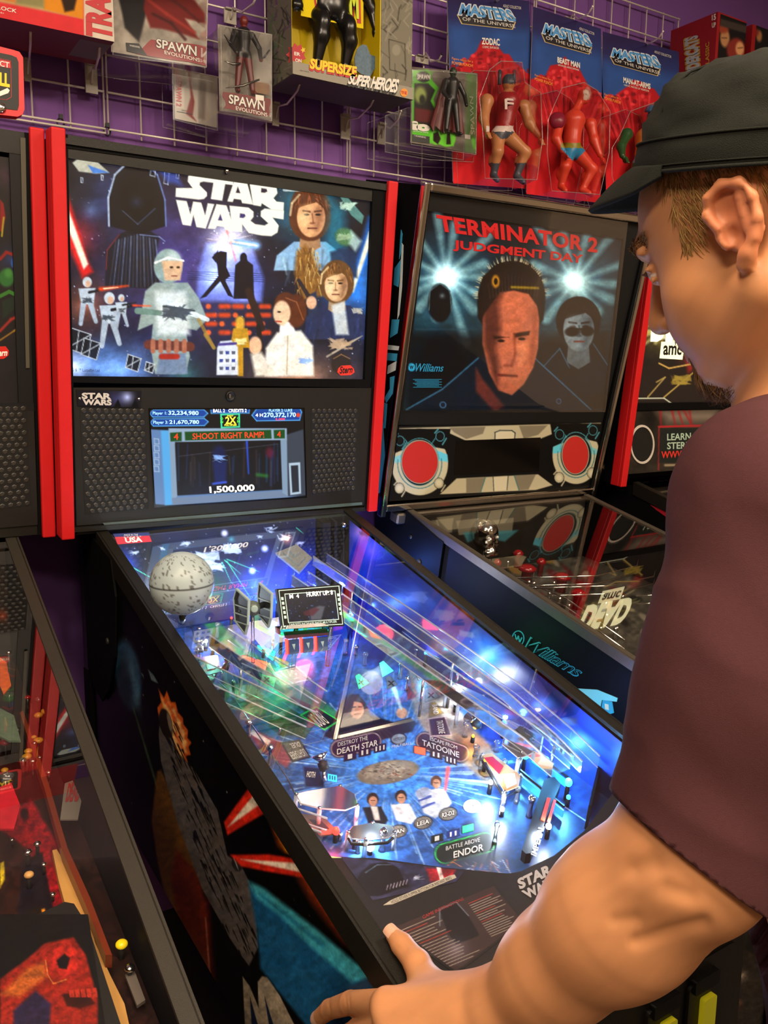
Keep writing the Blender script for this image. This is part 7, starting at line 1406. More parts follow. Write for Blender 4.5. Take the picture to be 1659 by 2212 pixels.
bp_ = yplane(-.20); pts = [(640+26*(1 if i % 2 else .72)*math.cos(i*math.pi/9)*.85, 118+26*(1 if i % 2 else .72)*math.sin(i*math.pi/9)) for i in range(18)]; mb.slab(bp_, pts, -.001, 0, mat('burst_red', 'b01c20', .5)); mb.text(bp_, 'ER', [(636, 112), (648, 114), (648, 121), (636, 119)], M_wl, .0008, bold=.03); mb.text(bp_, 'ON', [(638, 126), (651, 128), (651, 135), (638, 133)], M_wl, .0008, bold=.03)
pts = [(655+6*(1 if i % 2 else .45)*math.cos(i*math.pi/5), 108+7*(1 if i % 2 else .45)*math.sin(i*math.pi/5)) for i in range(10)]; mb.slab(bp_, pts, -.001, .0004, M_yb)
pts = [(x, y) for x, y in ((768, 150), (766, 125), (772, 105), (782, 96), (792, 98), (800, 118), (812, 122), (814, 140), (800, 165), (780, 160))]; mb.slab(yplane(-.19), pts, -.002, 0, mat('blue_grey_inset', '4a6478', .5, noise=.6, nscale=160)); mb.build('printed_insert', root)
M_bf = mat('glossy_black_figure', '0f0f11', .25, spec=.6)
fp_ = yplane(-.168); cF = fp_.at(715, 150); mb = MB(); L_ = lambda x, y, zz: cF+V3((x, y, zz))
u = abs(fp_.at(815, 100)[0]-fp_.at(715, 100)[0])/100; pf2 = lambda px_, py_, dy=0: fp_.at(px_, py_)+V3((0, dy, 0))
pr = [('cap', pf2(688, 40), pf2(690, 80, -.01), 19*u, 15*u, .01), ('cap', pf2(690, 80, -.01), pf2(684, 140), 14*u, 8*u, .008), ('cap', pf2(744, 52), pf2(750, 92, -.01), 19*u, 15*u, .01), ('cap', pf2(750, 92, -.01), pf2(744, 150), 14*u, 8*u, .008), ('cap', pf2(684, 142), pf2(680, 150, -.02), 9*u, 7*u, .004), ('cap', pf2(744, 152), pf2(740, 160, -.02), 9*u, 7*u, .004), ('ell', pf2(716, 20), (34*u, 18*u, 22*u), None, .012), ('ell', pf2(716, -30), (42*u, 22*u, 42*u), None, .02),
      ('cap', pf2(782, -20), pf2(800, 20, -.005), 14*u, 12*u, .006), ('cap', pf2(800, 20, -.005), pf2(803, 60, -.012), 11*u, 6*u, .006), ('ell', pf2(806, 74, -.014), (9*u, 7*u, 11*u), None, .004), ('cap', pf2(650, -30), pf2(638, 0, -.01), 13*u, 9*u, .006), ('ell', pf2(637, 14, -.012), (12*u, 8*u, 10*u), None, .004), ('ell', pf2(690, 52, -.02), (13*u, 12*u, 20*u), None, .008), ('ell', pf2(746, 64, -.02), (13*u, 12*u, 20*u), None, .008)]
for k in range(4): pr += [('cap', pf2(801+k*4, 82, -.014), pf2(803+k*6, 97-abs(k-1.5)*3, -.018), 2.4*u, 1.0*u, .002), ('cap', pf2(630+k*5, 22, -.012), pf2(627+k*7, 33-abs(k-1)*2, -.016), 2.4*u, 1.0*u, .002)]
V, F = body(pr, .0022); mb.add(V, F, M_bf, True); mb.build('toy_figure', root)
# 5 green edged blister
root = thing('figure_pack', 'green-edged blister pack with a dark red caped figure and white logo', 'figure pack', tuple(yplane(-.1).at(950, 300)))
cp = yplane(-.13); mb = MB(); a = Art(cp, [(888, 144), (1032, 158), (1029, 333), (886, 308)], 1.5, 0, '6a625c'); a.rough(20, 20, .4, 8)
a.poly([(890, 152), (925, 150), (935, 175), (948, 190), (936, 215), (955, 255), (960, 270), (985, 290), (980, 316), (890, 304)], '58c028', 1.5); a.poly([(895, 180), (925, 180), (940, 195), (930, 218), (950, 258), (950, 270), (925, 276), (894, 262)], '14100e', 1.5)
a.ell(915, 166, 15, 12, '0e0e0e', 0, 1.2); a.ell(908, 205, 13, 18, '8a9a50', 0, 4); a.ell(912, 215, 6, 10, '14180c', 0, 2); a.poly([(896, 232), (945, 240), (952, 268), (896, 262)], '5a1414', 3); a.ell(965, 300, 19, 17, '6cd038', 0, 1.5); a.ell(942, 298, 12, 15, '6cd038', 0, 1.5); a.poly([(936, 288), (946, 284), (952, 300), (946, 312), (936, 304)], '241010', 1); a.poly([(966, 286), (972, 286), (974, 312), (964, 312)], '241010', 1)
a.poly([(1008, 160), (1031, 162), (1028, 332), (1004, 328)], '4a8a38', 2, .8); a.into(mb, PDM)
lp = yplane(-.131); mb.text(lp, 'SPAWN', [(902, 161), (930, 162), (929, 172), (901, 171)], M_wl, .0008, bold=.04); mb.text(lp, 'io', [(894, 263), (926, 267), (925, 283), (894, 279)], M_wl, .0012, bold=.08); mb.text(lp, 'anniversary', [(893, 281), (925, 285), (925, 289), (893, 285)], M_wl, .001); mb.slab(lp, [(891, 290), (928, 295), (928, 310), (891, 305)], 0, .0006, M_bk); mb.text(lp, '! WARNING', [(895, 291), (920, 295), (920, 299), (895, 295)], M_wl, .001)
mb.text(lp, 'SPAWN', [(1017, 290), (1014, 208), (1022, 209), (1026, 291)], mat('pale_green_letter', 'a8c0a0', .5), .0008); mb.slab(lp, [(1004, 290), (1016, 292), (1016, 301), (1004, 299)], 0, .0008, M_wl); mb.build('picture_card', root)
m_, P = sword_fig(yplane(-.16).at(975, 292), .165, M_dkfig, M_dkfig, mat('dark_green_head', '243424', .4), cape=M_dkred); m_.build('toy_figure', root)
shell(root, [(890, 150), (1030, 160), (1028, 334), (888, 312)], .185, .13, 1.02); shell(root, [(832, 250), (888, 230), (890, 312), (1024, 334), (1022, 350), (930, 345), (832, 328)], .12, .04, 1.02)
# 6-8 carded figures
def card(q, D, name, sub, lab, logo, nm, tw, figf):
    root = thing('carded_figure', lab, 'carded figure', tuple(yplane(-D).at(*q[3])), 'big carded muscle figures on the wall')
    mb = MB(); pl = yplane(-D); TL, TR, BR, BL = [np.array(p, float) for p in q]; f = lambda u, t: tuple((TL*(1-u)+TR*u)*(1-t)+(BL*(1-u)+BR*u)*t)
    c_ = [f(.02, 0), f(.98, 0), f(1, .02), f(1, .99), f(.98, 1), f(.02, 1), f(0, .99), f(0, .02)]; mb.slab(pl, c_, -.003, -.0004, M_wht)
    a = Art(pl, q, 1.6, 0, '241c4c'); 
    F_ = lambda u, t: f(u, t)
    a.grad(*f(.5, .0), '2a2050', *f(.5, .20), '26366e'); a.poly([f(0, .16), f(1, .16), f(1, .5), f(0, .5)], '2c5298', 14, .8)
    rg = random.Random(len(name)); sky = [f(u, .40-.14*math.exp(-((u-.5)/.3)**2)*1.2+rg.uniform(-.02, .02)) for u in np.linspace(0, 1, 16)]; a.poly(sky+[f(1, 1.02), f(0, 1.02)], 'b01620', 1.5)
    for i in range(110):
        u = rg.uniform(.0, 1); t = rg.uniform(.27+abs(u-.5)*.3, .62); p = f(u, t); c = f(.5+(u-.5)*.72, t+.12); a.line(p[0], p[1], c[0], c[1], rg.uniform(2, 5), rg.choice(['6a0c16', 'd82830', '8a121c', 'e04048']), 1, soft=1, a=.7)
    for i in range(60): u = rg.uniform(.02, .98); t = .30+abs(u-.5)*.22+rg.uniform(-.03, .06); a.ell(*f(u, t), rg.uniform(2, 6), rg.uniform(2, 5), rg.choice(['c82830', '7a101a', 'e03840']), 0, 1)
    a.poly([f(0, .62), f(1, .62), f(1, 1), f(0, 1)], 'c4161e', 20, .85); a.poly([f(-.1, 1), f(.1, .78), f(.16, .8), f(.1, 1)], 'e02830', 3, .7); a.rough(40, 40, .12, 3); a.into(mb, PDM)
    lg = [np.array(p, float) for p in logo]; g = lambda u, t: tuple((lg[0]*(1-u)+lg[1]*u)*(1-t)+(lg[3]*(1-u)+lg[2]*u)*t)
    mb.slab(pl, [g(-.04, .62), g(.04, .1), g(.9, .12), g(.98, .66), g(.9, 1.12), g(.06, 1.12)], 0, .0003, mat('logo_gold_edge', 'c8b070', .5)); mb.slab(pl, [g(-.02, .62), g(.05, .14), g(.89, .16), g(.96, .66), g(.885, 1.08), g(.075, 1.08)], .0003, .0006, mat('logo_black', '0e0a18', .5))
    mb.text(pl, 'MASTERS', [g(0.02, -.05), g(.92, .0), g(1.0, .60), g(.0, .56)], mat('logo_blue', '4c94d4', .5), .0018, bold=.03, border=mat('logo_pale_edge', 'd8e0e8', .5), bw=.07)
    mb.text(pl, 'OF THE UNIVERSE', [g(.06, .70), g(.95, .80), g(.95, 1.0), g(.07, .90)], M_wl, .0012)
    n_ = [np.array(p, float) for p in nm]; mb.text(pl, name, nm, M_wl, .0012, bold=.035)
    d = n_[3]-n_[0]; w_ = n_[1]-n_[0]; mb.text(pl, sub, [tuple(n_[3]+d*.25+w_*.02), tuple(n_[2]+d*.25-w_*.05), tuple(n_[2]+d*.6-w_*.05), tuple(n_[3]+d*.6+w_*.02)], M_wl, .0008)
    tm = mat('orange_letter', 'f09030', .5); tw_ = [np.array(p, float) for p in tw]; h2 = (tw_[3]-tw_[0])
    mb.text(pl, 'Figure twists for a', [tuple(tw_[0]), tuple(tw_[1]), tuple(tw_[1]+h2*.42), tuple(tw_[0]+h2*.42)], tm, .0008); mb.text(pl, 'POWER PUNCH!', [tuple(tw_[0]+h2*.56), tuple(tw_[1]+h2*.56), tuple(tw_[2]), tuple(tw_[3])], tm, .0008, bold=.01)
    mb.text(pl, 'ADULT COLLECTOR', [f(.68, .03), f(.9, .035), f(.9, .05), f(.68, .045)], M_wl, .0008)
    mb.build('backing_card', root); figf(root, D); return root
def muscle(root, D, K, z, mats, zones, extras=None, h=.0032, off=.05):
    """K: photo positions of joints; z: plane distance of the figure from the card"""
    fp = yplane(-D-off); u = abs(fp.at(1200, 250)[2]-fp.at(1200, 350)[2])/100
    g = lambda k, dy=0: fp.at(*K[k])+V3((0, dy, 0)); pr = []
    def cap(a_, b_, r0, r1, k=.008, d0=0, d1=0): pr.append(('cap', g(a_, d0), g(b_, d1), r0*u, r1*u, k))
    mid = (g('pelv')+g('chest'))/2
    cap('pelv', 'waist', 19, 17, .012); cap('waist', 'chest', 17, 26, .014); pr.append(('ell', g('chest')+V3((-9*u, -8*u, 0)), (13*u, 10*u, 11*u), None, .006)); pr.append(('ell', g('chest')+V3((9*u, -8*u, -1*u)), (13*u, 10*u, 11*u), None, .006))
    for i in range(3):
        for sx in (-1, 1): pr.append(('ell', g('waist')+(g('chest')-g('waist'))*(.15+i*.2)+V3((sx*5*u, -13*u, 0)), (5*u, 4*u, 4.5*u), None, .003))
    for s_ in 'lr':
        cap('sh'+s_, 'el'+s_, 13, 10.5, .009, 0, -.01); cap('el'+s_, 'wr'+s_, 11.5, 7, .006, -.01, -.025); pr.append(('ell', g('sh'+s_), (15*u, 13*u, 13*u), None, .008)); pr.append(('ell', g('hd'+s_, -.03), (7*u, 7*u, 8*u), None, .004))
        d = g('hd'+s_)-g('wr'+s_); d = d/(np.linalg.norm(d)+1e-9)
        for q in range(4): pr.append(('cap', g('hd'+s_, -.03)+V3(((q-1.5)*3*u, -.004, -2*u)), g('hd'+s_, -.033)+V3(((q-1.5)*3.4*u, -.008, -9*u+abs(q-1.5)*u)), 2.2*u, 1.7*u, .0015))
        pr.append(('cap', g('hd'+s_, -.03)+V3((-5*u, -.004, 2*u)), g('hd'+s_, -.036)+V3((-8*u, -.006, -3*u)), 2.3*u, 1.8*u, .0015))
        cap('pelv', 'kn'+s_, 16, 12, .01, 0, -.012) if False else pr.append(('cap', g('hip'+s_), g('kn'+s_, -.014), 17*u, 12*u, .01))
        cap('kn'+s_, 'an'+s_, 12, 7.5, .008, -.014, 0); pr.append(('ell', g('kn'+s_, .004)+(g('an'+s_)-g('kn'+s_))*.35, (11*u, 11*u, 15*u), None, .006)); pr.append(('cap', g('an'+s_), g('ft'+s_, -.02), 8*u, 6*u, .004))
    pr.append(('cap', g('chest')+V3((0, 0, 18*u)), g('head'), 9*u, 9*u, .006)); pr.append(('ell', g('head', -.004), (14*u, 15*u, 17*u), None, .004)); pr.append(('ell', g('head', -.004)+V3((3*u, -13*u, -3*u)), (3*u, 4*u, 4*u), None, .003)); pr.append(('cap', g('head')+V3((-3*u, -9*u, -11*u)), g('head')+V3((5*u, -9*u, -11*u)), 5*u, 5*u, .003))
    for sx in (-4, 6): pr.append(('cut', g('head')+V3((sx*u, -14*u, 2*u)), (2.4*u, 3*u, 1.8*u), None, .001))
    V, F = body(pr, h); c = V[F].mean(1); cx, cy = proj(c); mb = MB(); left = np.ones(len(F), bool)
    for fn, m in zones:
        s_ = fn(cx, cy, c) & left; mb.add(V, F[s_], m, True); left &= ~s_
    mb.add(V, F[left], mats, True); mb.build('toy_figure', root)
    if extras: extras(root, g, u, fp)
skin = mat('tan_toy_skin', 'b07a4c', .35, spec=.5); gry = mat('grey_blue_toy', '3c4650', .4); rdv = mat('dark_red_vest', '8a1a1e', .35, bump=.2, bscale=300); wbelt = mat('white_belt', 'c8c0b8', .4); orsk = mat('orange_red_toy', 'c8402a', .35, spec=.5); bltr = mat('bright_blue_toy', '1c7aa8', .4); olv = mat('olive_belt', '7a7a20', .4); pnk = mat('dark_pink_armour', '7a1830', .35)
inpoly = lambda X, Y, x0, x1, y0, y1: (X > x0) & (X < x1) & (Y > y0) & (Y < y1)
def fig1(root, D):
    K = dict(head=(1096, 178), chest=(1098, 222), waist=(1092, 262), pelv=(1086, 285), shl=(1052, 218), ell=(1040, 258), wrl=(1038, 285), hdl=(1038, 298), shr=(1132, 230), elr=(1138, 268), wrr=(1148, 296), hdr=(1152, 312), hipl=(1076, 292), knl=(1068, 330), anl=(1066, 378), ftl=(1064, 392), hipr=(1098, 296), knr=(1128, 332), anr=(1116, 380), ftr=(1120, 396))
    z = [(lambda X, Y, c: inpoly(X, Y, 1082, 1120, 160, 184) & (Y < 181), gry), (lambda X, Y, c: inpoly(X, Y, 1068, 1124, 198, 272), rdv), (lambda X, Y, c: inpoly(X, Y, 1050, 1118, 272, 284), wbelt), (lambda X, Y, c: inpoly(X, Y, 1060, 1112, 284, 300) & (np.abs(X-1088)+(Y-284)*1.1 < 24), gry), (lambda X, Y, c: Y > 352, gry)]
    def ex(root, g, u, fp):
        m_ = MB()
        for dx in (-17, 14): m_.lathe(fp.at(1096+dx, 176), (0, 0, 1), [(4*u, -6*u), (4*u, 22*u), (2*u, 24*u)], gry, 10)
        m_.build('helmet_fin', root); pl2 = yplane(-D-.05-24*u); m_ = MB()
        for q in ([(1090, 214), (1096, 212), (1096, 236), (1091, 236)], [(1096, 212), (1112, 214), (1112, 218), (1096, 217)], [(1096, 220), (1110, 222), (1110, 226), (1096, 225)]): m_.slab(pl2, q, 0, .0008, wbelt)
        m_.build('chest_emblem', root)
        shell(root, [(1058, 150), (1082, 132), (1128, 134), (1134, 178), (1168, 200), (1172, 300), (1160, 388), (1048, 385), (1044, 300), (1036, 210)], D+.11, D+.002, 1.06, G_bl2, 'clear_bubble')
    muscle(root, D, K, 0, skin, z, ex)
def fig2(root, D):
    K = dict(head=(1258, 210), chest=(1240, 262), waist=(1236, 300), pelv=(1236, 322), shl=(1208, 262), ell=(1196, 302), wrl=(1202, 330), hdl=(1208, 340), shr=(1276, 268), elr=(1278, 305), wrr=(1282, 338), hdr=(1285, 352), hipl=(1228, 330), knl=(1214, 362), anl=(1212, 402), ftl=(1210, 414), hipr=(1248, 332), knr=(1272, 368), anr=(1258, 410), ftr=(1262, 420))
    z = [(lambda X, Y, c: inpoly(X, Y, 1212, 1262, 308, 320), olv), (lambda X, Y, c: inpoly(X, Y, 1210, 1266, 320, 346) & (np.abs(X-1240)+(Y-320)*1.0 < 30), bltr), (lambda X, Y, c: inpoly(X, Y, 1260, 1276, 194, 216), mat('pale_mask', 'c8b8a8', .4))]
    def ex(root, g, u, fp):
        m_ = MB(); m_.lathe(fp.at(1198, 262)+V3((0, -.012, 0)), (-.5, -.8, .1), [(19*u, -4*u), (19*u, 0), (13*u, 6*u), (.0002, 9*u)], pnk, 20); m_.build('shoulder_armour', root)
        shell(root, [(1196, 230), (1214, 190), (1262, 178), (1290, 195), (1318, 240), (1316, 330), (1296, 420), (1192, 412), (1182, 330), (1184, 260)], D+.11, D+.002, 1.06, G_bl2, 'clear_bubble')
    muscle(root, D, K, 0, orsk, z, ex)
gr_ = mat('green_toy', '1f4a24', .35); ors = mat('orange_armour', 'b8702c', .4); blh = mat('blue_cap', '2c6a9a', .4)
def fig3(root, D):
    K = dict(head=(1408, 252), chest=(1394, 300), waist=(1388, 335), pelv=(1386, 352), shl=(1354, 290), ell=(1336, 318), wrl=(1330, 340), hdl=(1334, 350), shr=(1430, 306), elr=(1436, 340), wrr=(1440, 365), hdr=(1442, 375), hipl=(1378, 358), knl=(1366, 388), anl=(1362, 425), ftl=(1360, 438), hipr=(1398, 360), knr=(1412, 395), anr=(1408, 432), ftr=(1410, 445))
    z = [(lambda X, Y, c: (Y < 252) & (X > 1385), blh), (lambda X, Y, c: inpoly(X, Y, 1394, 1424, 252, 272), skin), (lambda X, Y, c: inpoly(X, Y, 1368, 1422, 270, 336), ors), (lambda X, Y, c: inpoly(X, Y, 1366, 1412, 336, 352), mat('grey_blue_trunks', '5a7a90', .4))]
    def ex(root, g, u, fp):
        m_ = MB(); m_.lathe(fp.at(1406, 240), (-.1, -.25, 1), [(15*u, -3*u), (15.5*u, 2*u), (13*u, 9*u), (6*u, 14*u), (.0002, 15*u)], blh, 20); m_.build('cap', root)
        shell(root, [(1340, 290), (1362, 240), (1412, 222), (1440, 235), (1462, 290), (1460, 380), (1440, 450), (1340, 440), (1322, 380), (1322, 320)], D+.11, D+.002, 1.06, G_bl2, 'clear_bubble')
    muscle(root, D, K, 0, gr_, z, ex)
c2 = lambda L_: [(800+x/1.931, y/1.931) for x, y in L_]
card([(966, -14), (1143, 2), (1157, 409), (979, 396)], .08, 'ZODAC', 'COSMIC ENFORCER', 'red and blue figure card, leftmost of three, muscular figure in red vest and white belt', c2([(378, 20), (600, 45), (618, 118), (366, 90)]), c2([(466, 158), (538, 163), (540, 190), (466, 184)]), c2([(340, 238), (428, 252), (428, 280), (340, 268)]), fig1)
card([(1152, 14), (1298, 62), (1310, 440), (1137, 419)], .09, 'BEAST MAN', 'SAVAGE HENCHMAN', 'red and blue figure card, middle of three, orange-red figure in blue trunks', c2([(728, 102), (920, 152), (934, 225), (716, 165)]), c2([(781, 238), (874, 262), (874, 284), (781, 260)]), c2([(686, 308), (760, 330), (760, 358), (686, 334)]), fig2)
card([(1302, 68), (1466, 112), (1480, 470), (1297, 440)], .09, 'MAN-AT-ARMS', 'HEROIC MASTER OF WEAPONS', 'red and blue figure card beside the cap, green and orange figure with blue headgear', c2([(1012, 205), (1206, 240), (1220, 315), (1004, 258)]), c2([(1056, 322), (1168, 350), (1168, 372), (1056, 344)]), c2([(976, 388), (1044, 408), (1044, 434), (976, 414)]), fig3)
# 9 red box with figures, 10 dark box
def rbox(uv, D, depth, hgt, wd, lab, fn):
    c = yplane(-D).at(*uv); mb = MB(); M_rb = mat('red_box_card', '8e1418', .45, noise=.1, nscale=30); mb.box((c[0], -D, c[2]-hgt), (c[0]+wd, -D+depth, c[2]), M_rb); fn(mb, c, D, depth, hgt, wd); mb.build('toy_box', None, lab, 'toy box')
def fa(mb, c, D, depth, hgt, wd):
    a = Art(None, None, 2, 0, '120c0c', P=[V3((c[0]+.012, -D-.0006, c[2]-.004)), V3((c[0]+wd, -D-.0006, c[2]-.004)), V3((c[0]+wd, -D-.0006, c[2]-hgt)), V3((c[0]+.012, -D-.0006, c[2]-hgt))])
    a.ell(1566, 82, 10, 20, 'a87850', 0, 2); a.ell(1590, 108, 20, 26, '7a2820', 0, 3); a.ell(1598, 105, 9, 15, 'c89060', 0, 2); a.ell(1562, 62, 12, 10, '8a3820', 0, 3); a.ell(1560, 135, 12, 8, '2a7a8a', 0, 2); a.line(1560, 82, 1570, 82, 2, '402018'); a.line(1594, 104, 1604, 103, 2, '402018'); a.poly([(1556, 40), (1625, 60), (1622, 75), (1556, 56)], '3a302c', 2); a.into(mb, PDM)
    xp = xplane(c[0]-.0004); mb.text(xp, 'THUNDERCATS', [(1488, 196), (1480, 84), (1506, 76), (1512, 190)], mat('silver_blue_letter', 'a8b0b8', .4), .0014, bold=.05, border=mat('gold_letter_edge', 'b89030', .5), bw=.08); mb.text(xp, 'CLASSIC', [(1524, 150), (1524, 94), (1532, 90), (1532, 148)], mat('gold_letter_edge', 'b89030', .5), .0012, bold=.02)
    mb.text(xp, '15', [(1538, 33), (1546, 30), (1546, 42), (1538, 44)], M_wl, .0008, bold=.04); mb.text(xp, 'UP', [(1538, 50), (1546, 48), (1546, 58), (1538, 60)], M_wl, .0008, bold=.03)
rbox((1551, 25), .22, .17, .24, .135, 'red toy box above the cap with gold and silver lettering up its side', fa)
def fb(mb, c, D, depth, hgt, wd):
    a = Art(None, None, 2, 0, '141012', P=[V3((c[0]+.018, -D-.0006, c[2])), V3((c[0]+wd, -D-.0006, c[2])), V3((c[0]+wd, -D-.0006, c[2]-hgt)), V3((c[0]+.018, -D-.0006, c[2]-hgt))]); a.ell(1640, 78, 6, 12, '9a6a40', 0, 2); a.ell(1634, 70, 5, 8, '7a2c20', 0, 2); a.into(mb, PDM)
rbox((1626, 52), .20, .15, .20, .12, 'dark toy box at the upper right edge, beside the red box above the cap', fb)
# 11 rounded sign on top of the left machine
root = thing('topper_sign', 'red rounded-square sign with yellow letters on top of the left backbox', 'sign', tuple(yplane(-.39).at(0, 250)))
sp_ = yplane(-.39); Q = [(-66, 84), (30, 108), (42, 112), (50, 124), (53, 236), (49, 247), (38, 252), (-66, 240)]
mb = MB(); mb.slab(sp_, Q, -.02, 0, mat('bright_red_plastic', 'd2242a', .45)); mb.slab(sp_, [(-66, 100), (24, 119), (36, 124), (40, 134), (41, 228), (38, 238), (-66, 226)], 0, .001, M_bk); mb.build('sign_body', root)
mb = MB(); mb.slab(sp_, [(-66, 115), (24, 133), (25, 148), (-66, 132)], .001, .0016, mat('sign_red', 'b8202c', .5)); mb.text(sp_, 'CONNECT', [(-60, 118), (20, 135), (20, 147), (-60, 129)], M_wl, .0022, bold=.01); mb.text(sp_, 'PINBALL', [(-62, 148), (20, 161), (20, 187), (-62, 172)], M_yl, .0018, bold=.05)
q = [(-66, 112), (24, 131), (25, 210), (14, 216), (-66, 206)]; mb.frame(sp_, q, [(x*.985-.6, y*.985+2.5) for x, y in q], .001, .0016, mat('sign_red', 'b8202c', .5)); mb.slab(sp_, [(-6, 200), (16, 190), (21, 195), (18, 201), (-4, 209)], .001, .002, M_wl)
mb.build('sign_face', root); MB().lathe(sp_.at(2, 233, .001), sp_.n, [(.008, 0), (.008, .002), (.003, .003)], M_chrome, 16).build('screw', root)
# ---------------- the player ----------------
RX, UX_, FX_ = RM[:, 0], RM[:, 1], -RM[:, 2]
camv = lambda r, u, f: RX*r+UX_*u+FX_*f
depth = lambda P: float(-((np.asarray(P)-CAMP)@RM)[2])
HF, HU = V3((-.118, .9262, -.3581)), V3((-.1961, .3318, .9227)); HS = -np.cross(HF, HU); HO = V3((.1864, -1.5431, 1.5171))
HM = np.stack([HF, HU, HS], 1)
hl = lambda x, y, s: HO+HF*x+HU*y+HS*s
def E_(x, y, s, r, k=.012, cut=False): return ('ellcut' if cut else 'ell', hl(x, y, s), r, HM, k)
def C_(a, b, ra, rb, k=.01, cut=False): return ('ccut' if cut else 'cap', hl(*a), hl(*b), ra, rb, k)
head = [E_(-.012, .045, 0, (.097, .086, .076), .01), E_(.04, .025, 0, (.058, .072, .064), .02), E_(.025, -.05, 0, (.062, .050, .062), .025),
        E_(.036, -.070, 0, (.050, .036, .054), .02), E_(.074, -.100, 0, (.022, .019, .026), .018), C_((.088, .030, -.030), (.088, .030, .030), .0115, .0115, .01)]
for s in (-1, 1):
    head += [E_(.046, -.030, .033*s, (.040, .036, .036), .02), C_((-.004, -.050, .054*s), (.060, -.092, .028*s), .024, .020, .02), E_(.062, -.052, .028*s, (.028, .028, .028), .015)]
head += [C_((.098, .012, 0), (.117, -.030, 0), .0075, .0105, .012), E_(.116, -.035, 0, (.011, .0095, .011), .006)]
for s in (-1, 1):
    head += [E_(.105, -.038, .010*s, (.009, .008, .008), .005), E_(.100, .004, .033*s, (.012, .012, .018), .010, True), E_(.082, .004, .031*s, (.0125, .0125, .0125), .002), C_((.094, .010, .018*s), (.086, .008, .046*s), .0036, .0030, .003), C_((.093, -.003, .020*s), (.086, -.002, .045*s), .0028, .0024, .003), C_((.094, .020, .014*s), (.086, .024, .048*s), .0050, .0040, .006)]
head += [C_((.092, -.064, -.020), (.092, -.064, .020), .006, .006, .006), C_((.090, -.076, -.017), (.090, -.076, .017), .0065, .0065, .006), C_((.097, -.069, -.022), (.097, -.069, .022), .0012, .0012, .002, True)]
# ear (near and far)
for s in (-1, 1):
    e = lambda x, y, z=0: (x-.008, y, (.0785+z)*s)
    ring = [(a_*.9, b_*.88) for a_, b_ in [(.010, .004), (.014, .018), (.008, .031), (-.006, .036), (-.020, .030), (-.026, .014), (-.024, -.004), (-.016, -.018), (-.008, -.026)]]
    head.append(('ell', hl(*e(-.006, .006, -.004)), (.019, .031, .0055), HM, .006))
    for a_, b_ in zip(ring[:-1], ring[1:]): head.append(C_(e(a_[0], a_[1], .003 if a_[0] < .01 else 0), e(b_[0], b_[1], .004), .0042, .0044, .003))
    head += [C_(e(-.004, -.026, .001), e(.000, -.031, 0), .0072, .0065, .005), C_(e(-.014, .018, .002), e(-.012, -.008, .002), .0035, .0035, .004), C_(e(.010, -.004, .001), e(.008, -.012, .001), .004, .0035, .004),
             E_(*e(-.001, .012, .006), (.008, .012, .007), .003, True), E_(*e(.001, -.006, .005), (.006, .009, .008), .003, True), C_(e(-.019, .020, .0065), e(-.018, .0, .0065), .0022, .0022, .002, True)]
# neck and torso
NB = PX(1800, 930, .73)                                    # base of the neck
CH = NB+V3((.02, -.02, -.19)); HP = NB+V3((.05, -.16, -.52))
SL = PX(1668, 1090, .60); SR = 2*(NB+V3((0.0, 0, -.05)))-SL
SR[2] = SL[2]+.0
EL = PX(1492, 1850, .605); WR = PX(1085, 2188, .735)
body_ = [('cap', hl(-.030, -.040, 0), NB+V3((0, 0, .01)), .060, .066, .03), ('cap', hl(-.045, .0, 0), NB, .05, .07, .03),
         ('cap', NB+V3((0, -.01, -.06)), CH, .085, .125, .05), ('cap', SL+(NB-SL)*.25, NB+V3((0, 0, -.02)), .050, .055, .05), ('cap', SR+(NB-SR)*.25, NB+V3((0, 0, -.02)), .050, .055, .05), ('cap', CH, HP, .125, .145, .05), ('ell', CH+V3((0, 0, .02)), (.17, .12, .15), None, .04)]
arm = [('ell', SL, (.055, .055, .055), None, .03), ('cap', SL, SL+(EL-SL)*.55, .052, .050, .02), ('cap', SL+(EL-SL)*.45, EL, .050, .047, .03),
       ('ell', EL+camv(.012, -.004, -.004), (.036, .036, .036), None, .02), ('cap', EL+camv(-.004, .002, 0), EL+(WR-EL)*.35, .0475, .051, .03), ('cap', EL+(WR-EL)*.3, EL+(WR-EL)*.7, .052, .041, .03), ('cap', EL+(WR-EL)*.65, WR, .042, .031, .02)]
def gd(u, v, off=0): return SWG.at(u, v, off)
SWG = Plane(SW.L(0, 0, 1.09), SW.L(1, 0, 1.09), SW.L(0, -1, 1.09-.2771)); SWS = Plane(SW.L(-.286, 0, 0), SW.L(-.286, 1, 0), SW.L(-.286, 0, 1))
hand = []
thumb = [gd(930, 2150, .020), gd(902, 2082, .019), gd(868, 2040, .013), gd(850, 2020, .011)]
PT = [gd(985, 2190, .020), gd(930, 2185, .020)]
hand += [('cap', WR, gd(960, 2215, .022), .031, .027, .02), ('cap', WR+UX_*.004, thumb[0], .026, .021, .02), ('cap', thumb[0], thumb[1], .0175, .0135, .012), ('cap', thumb[1], thumb[2], .0125, .0112, .004), ('cap', thumb[2], thumb[3], .0110, .0082, .003)]
mcp = [gd(836, 2168, .016), gd(848, 2212, .014), gd(868, 2252, .012), gd(895, 2285, .010)]
side = lambda u, v, off: SWS.at(u, v, off)
pip = [side(757, 2166, .014), side(770, 2228, .014), side(790, 2280, .013), side(822, 2325, .012)]
dip = [side(712, 2180, .010), side(722, 2252, .010), side(745, 2308, .010), side(785, 2350, .010)]
tip = [side(690, 2198, .009), side(700, 2275, .009), side(725, 2332, .009), side(765, 2370, .009)]
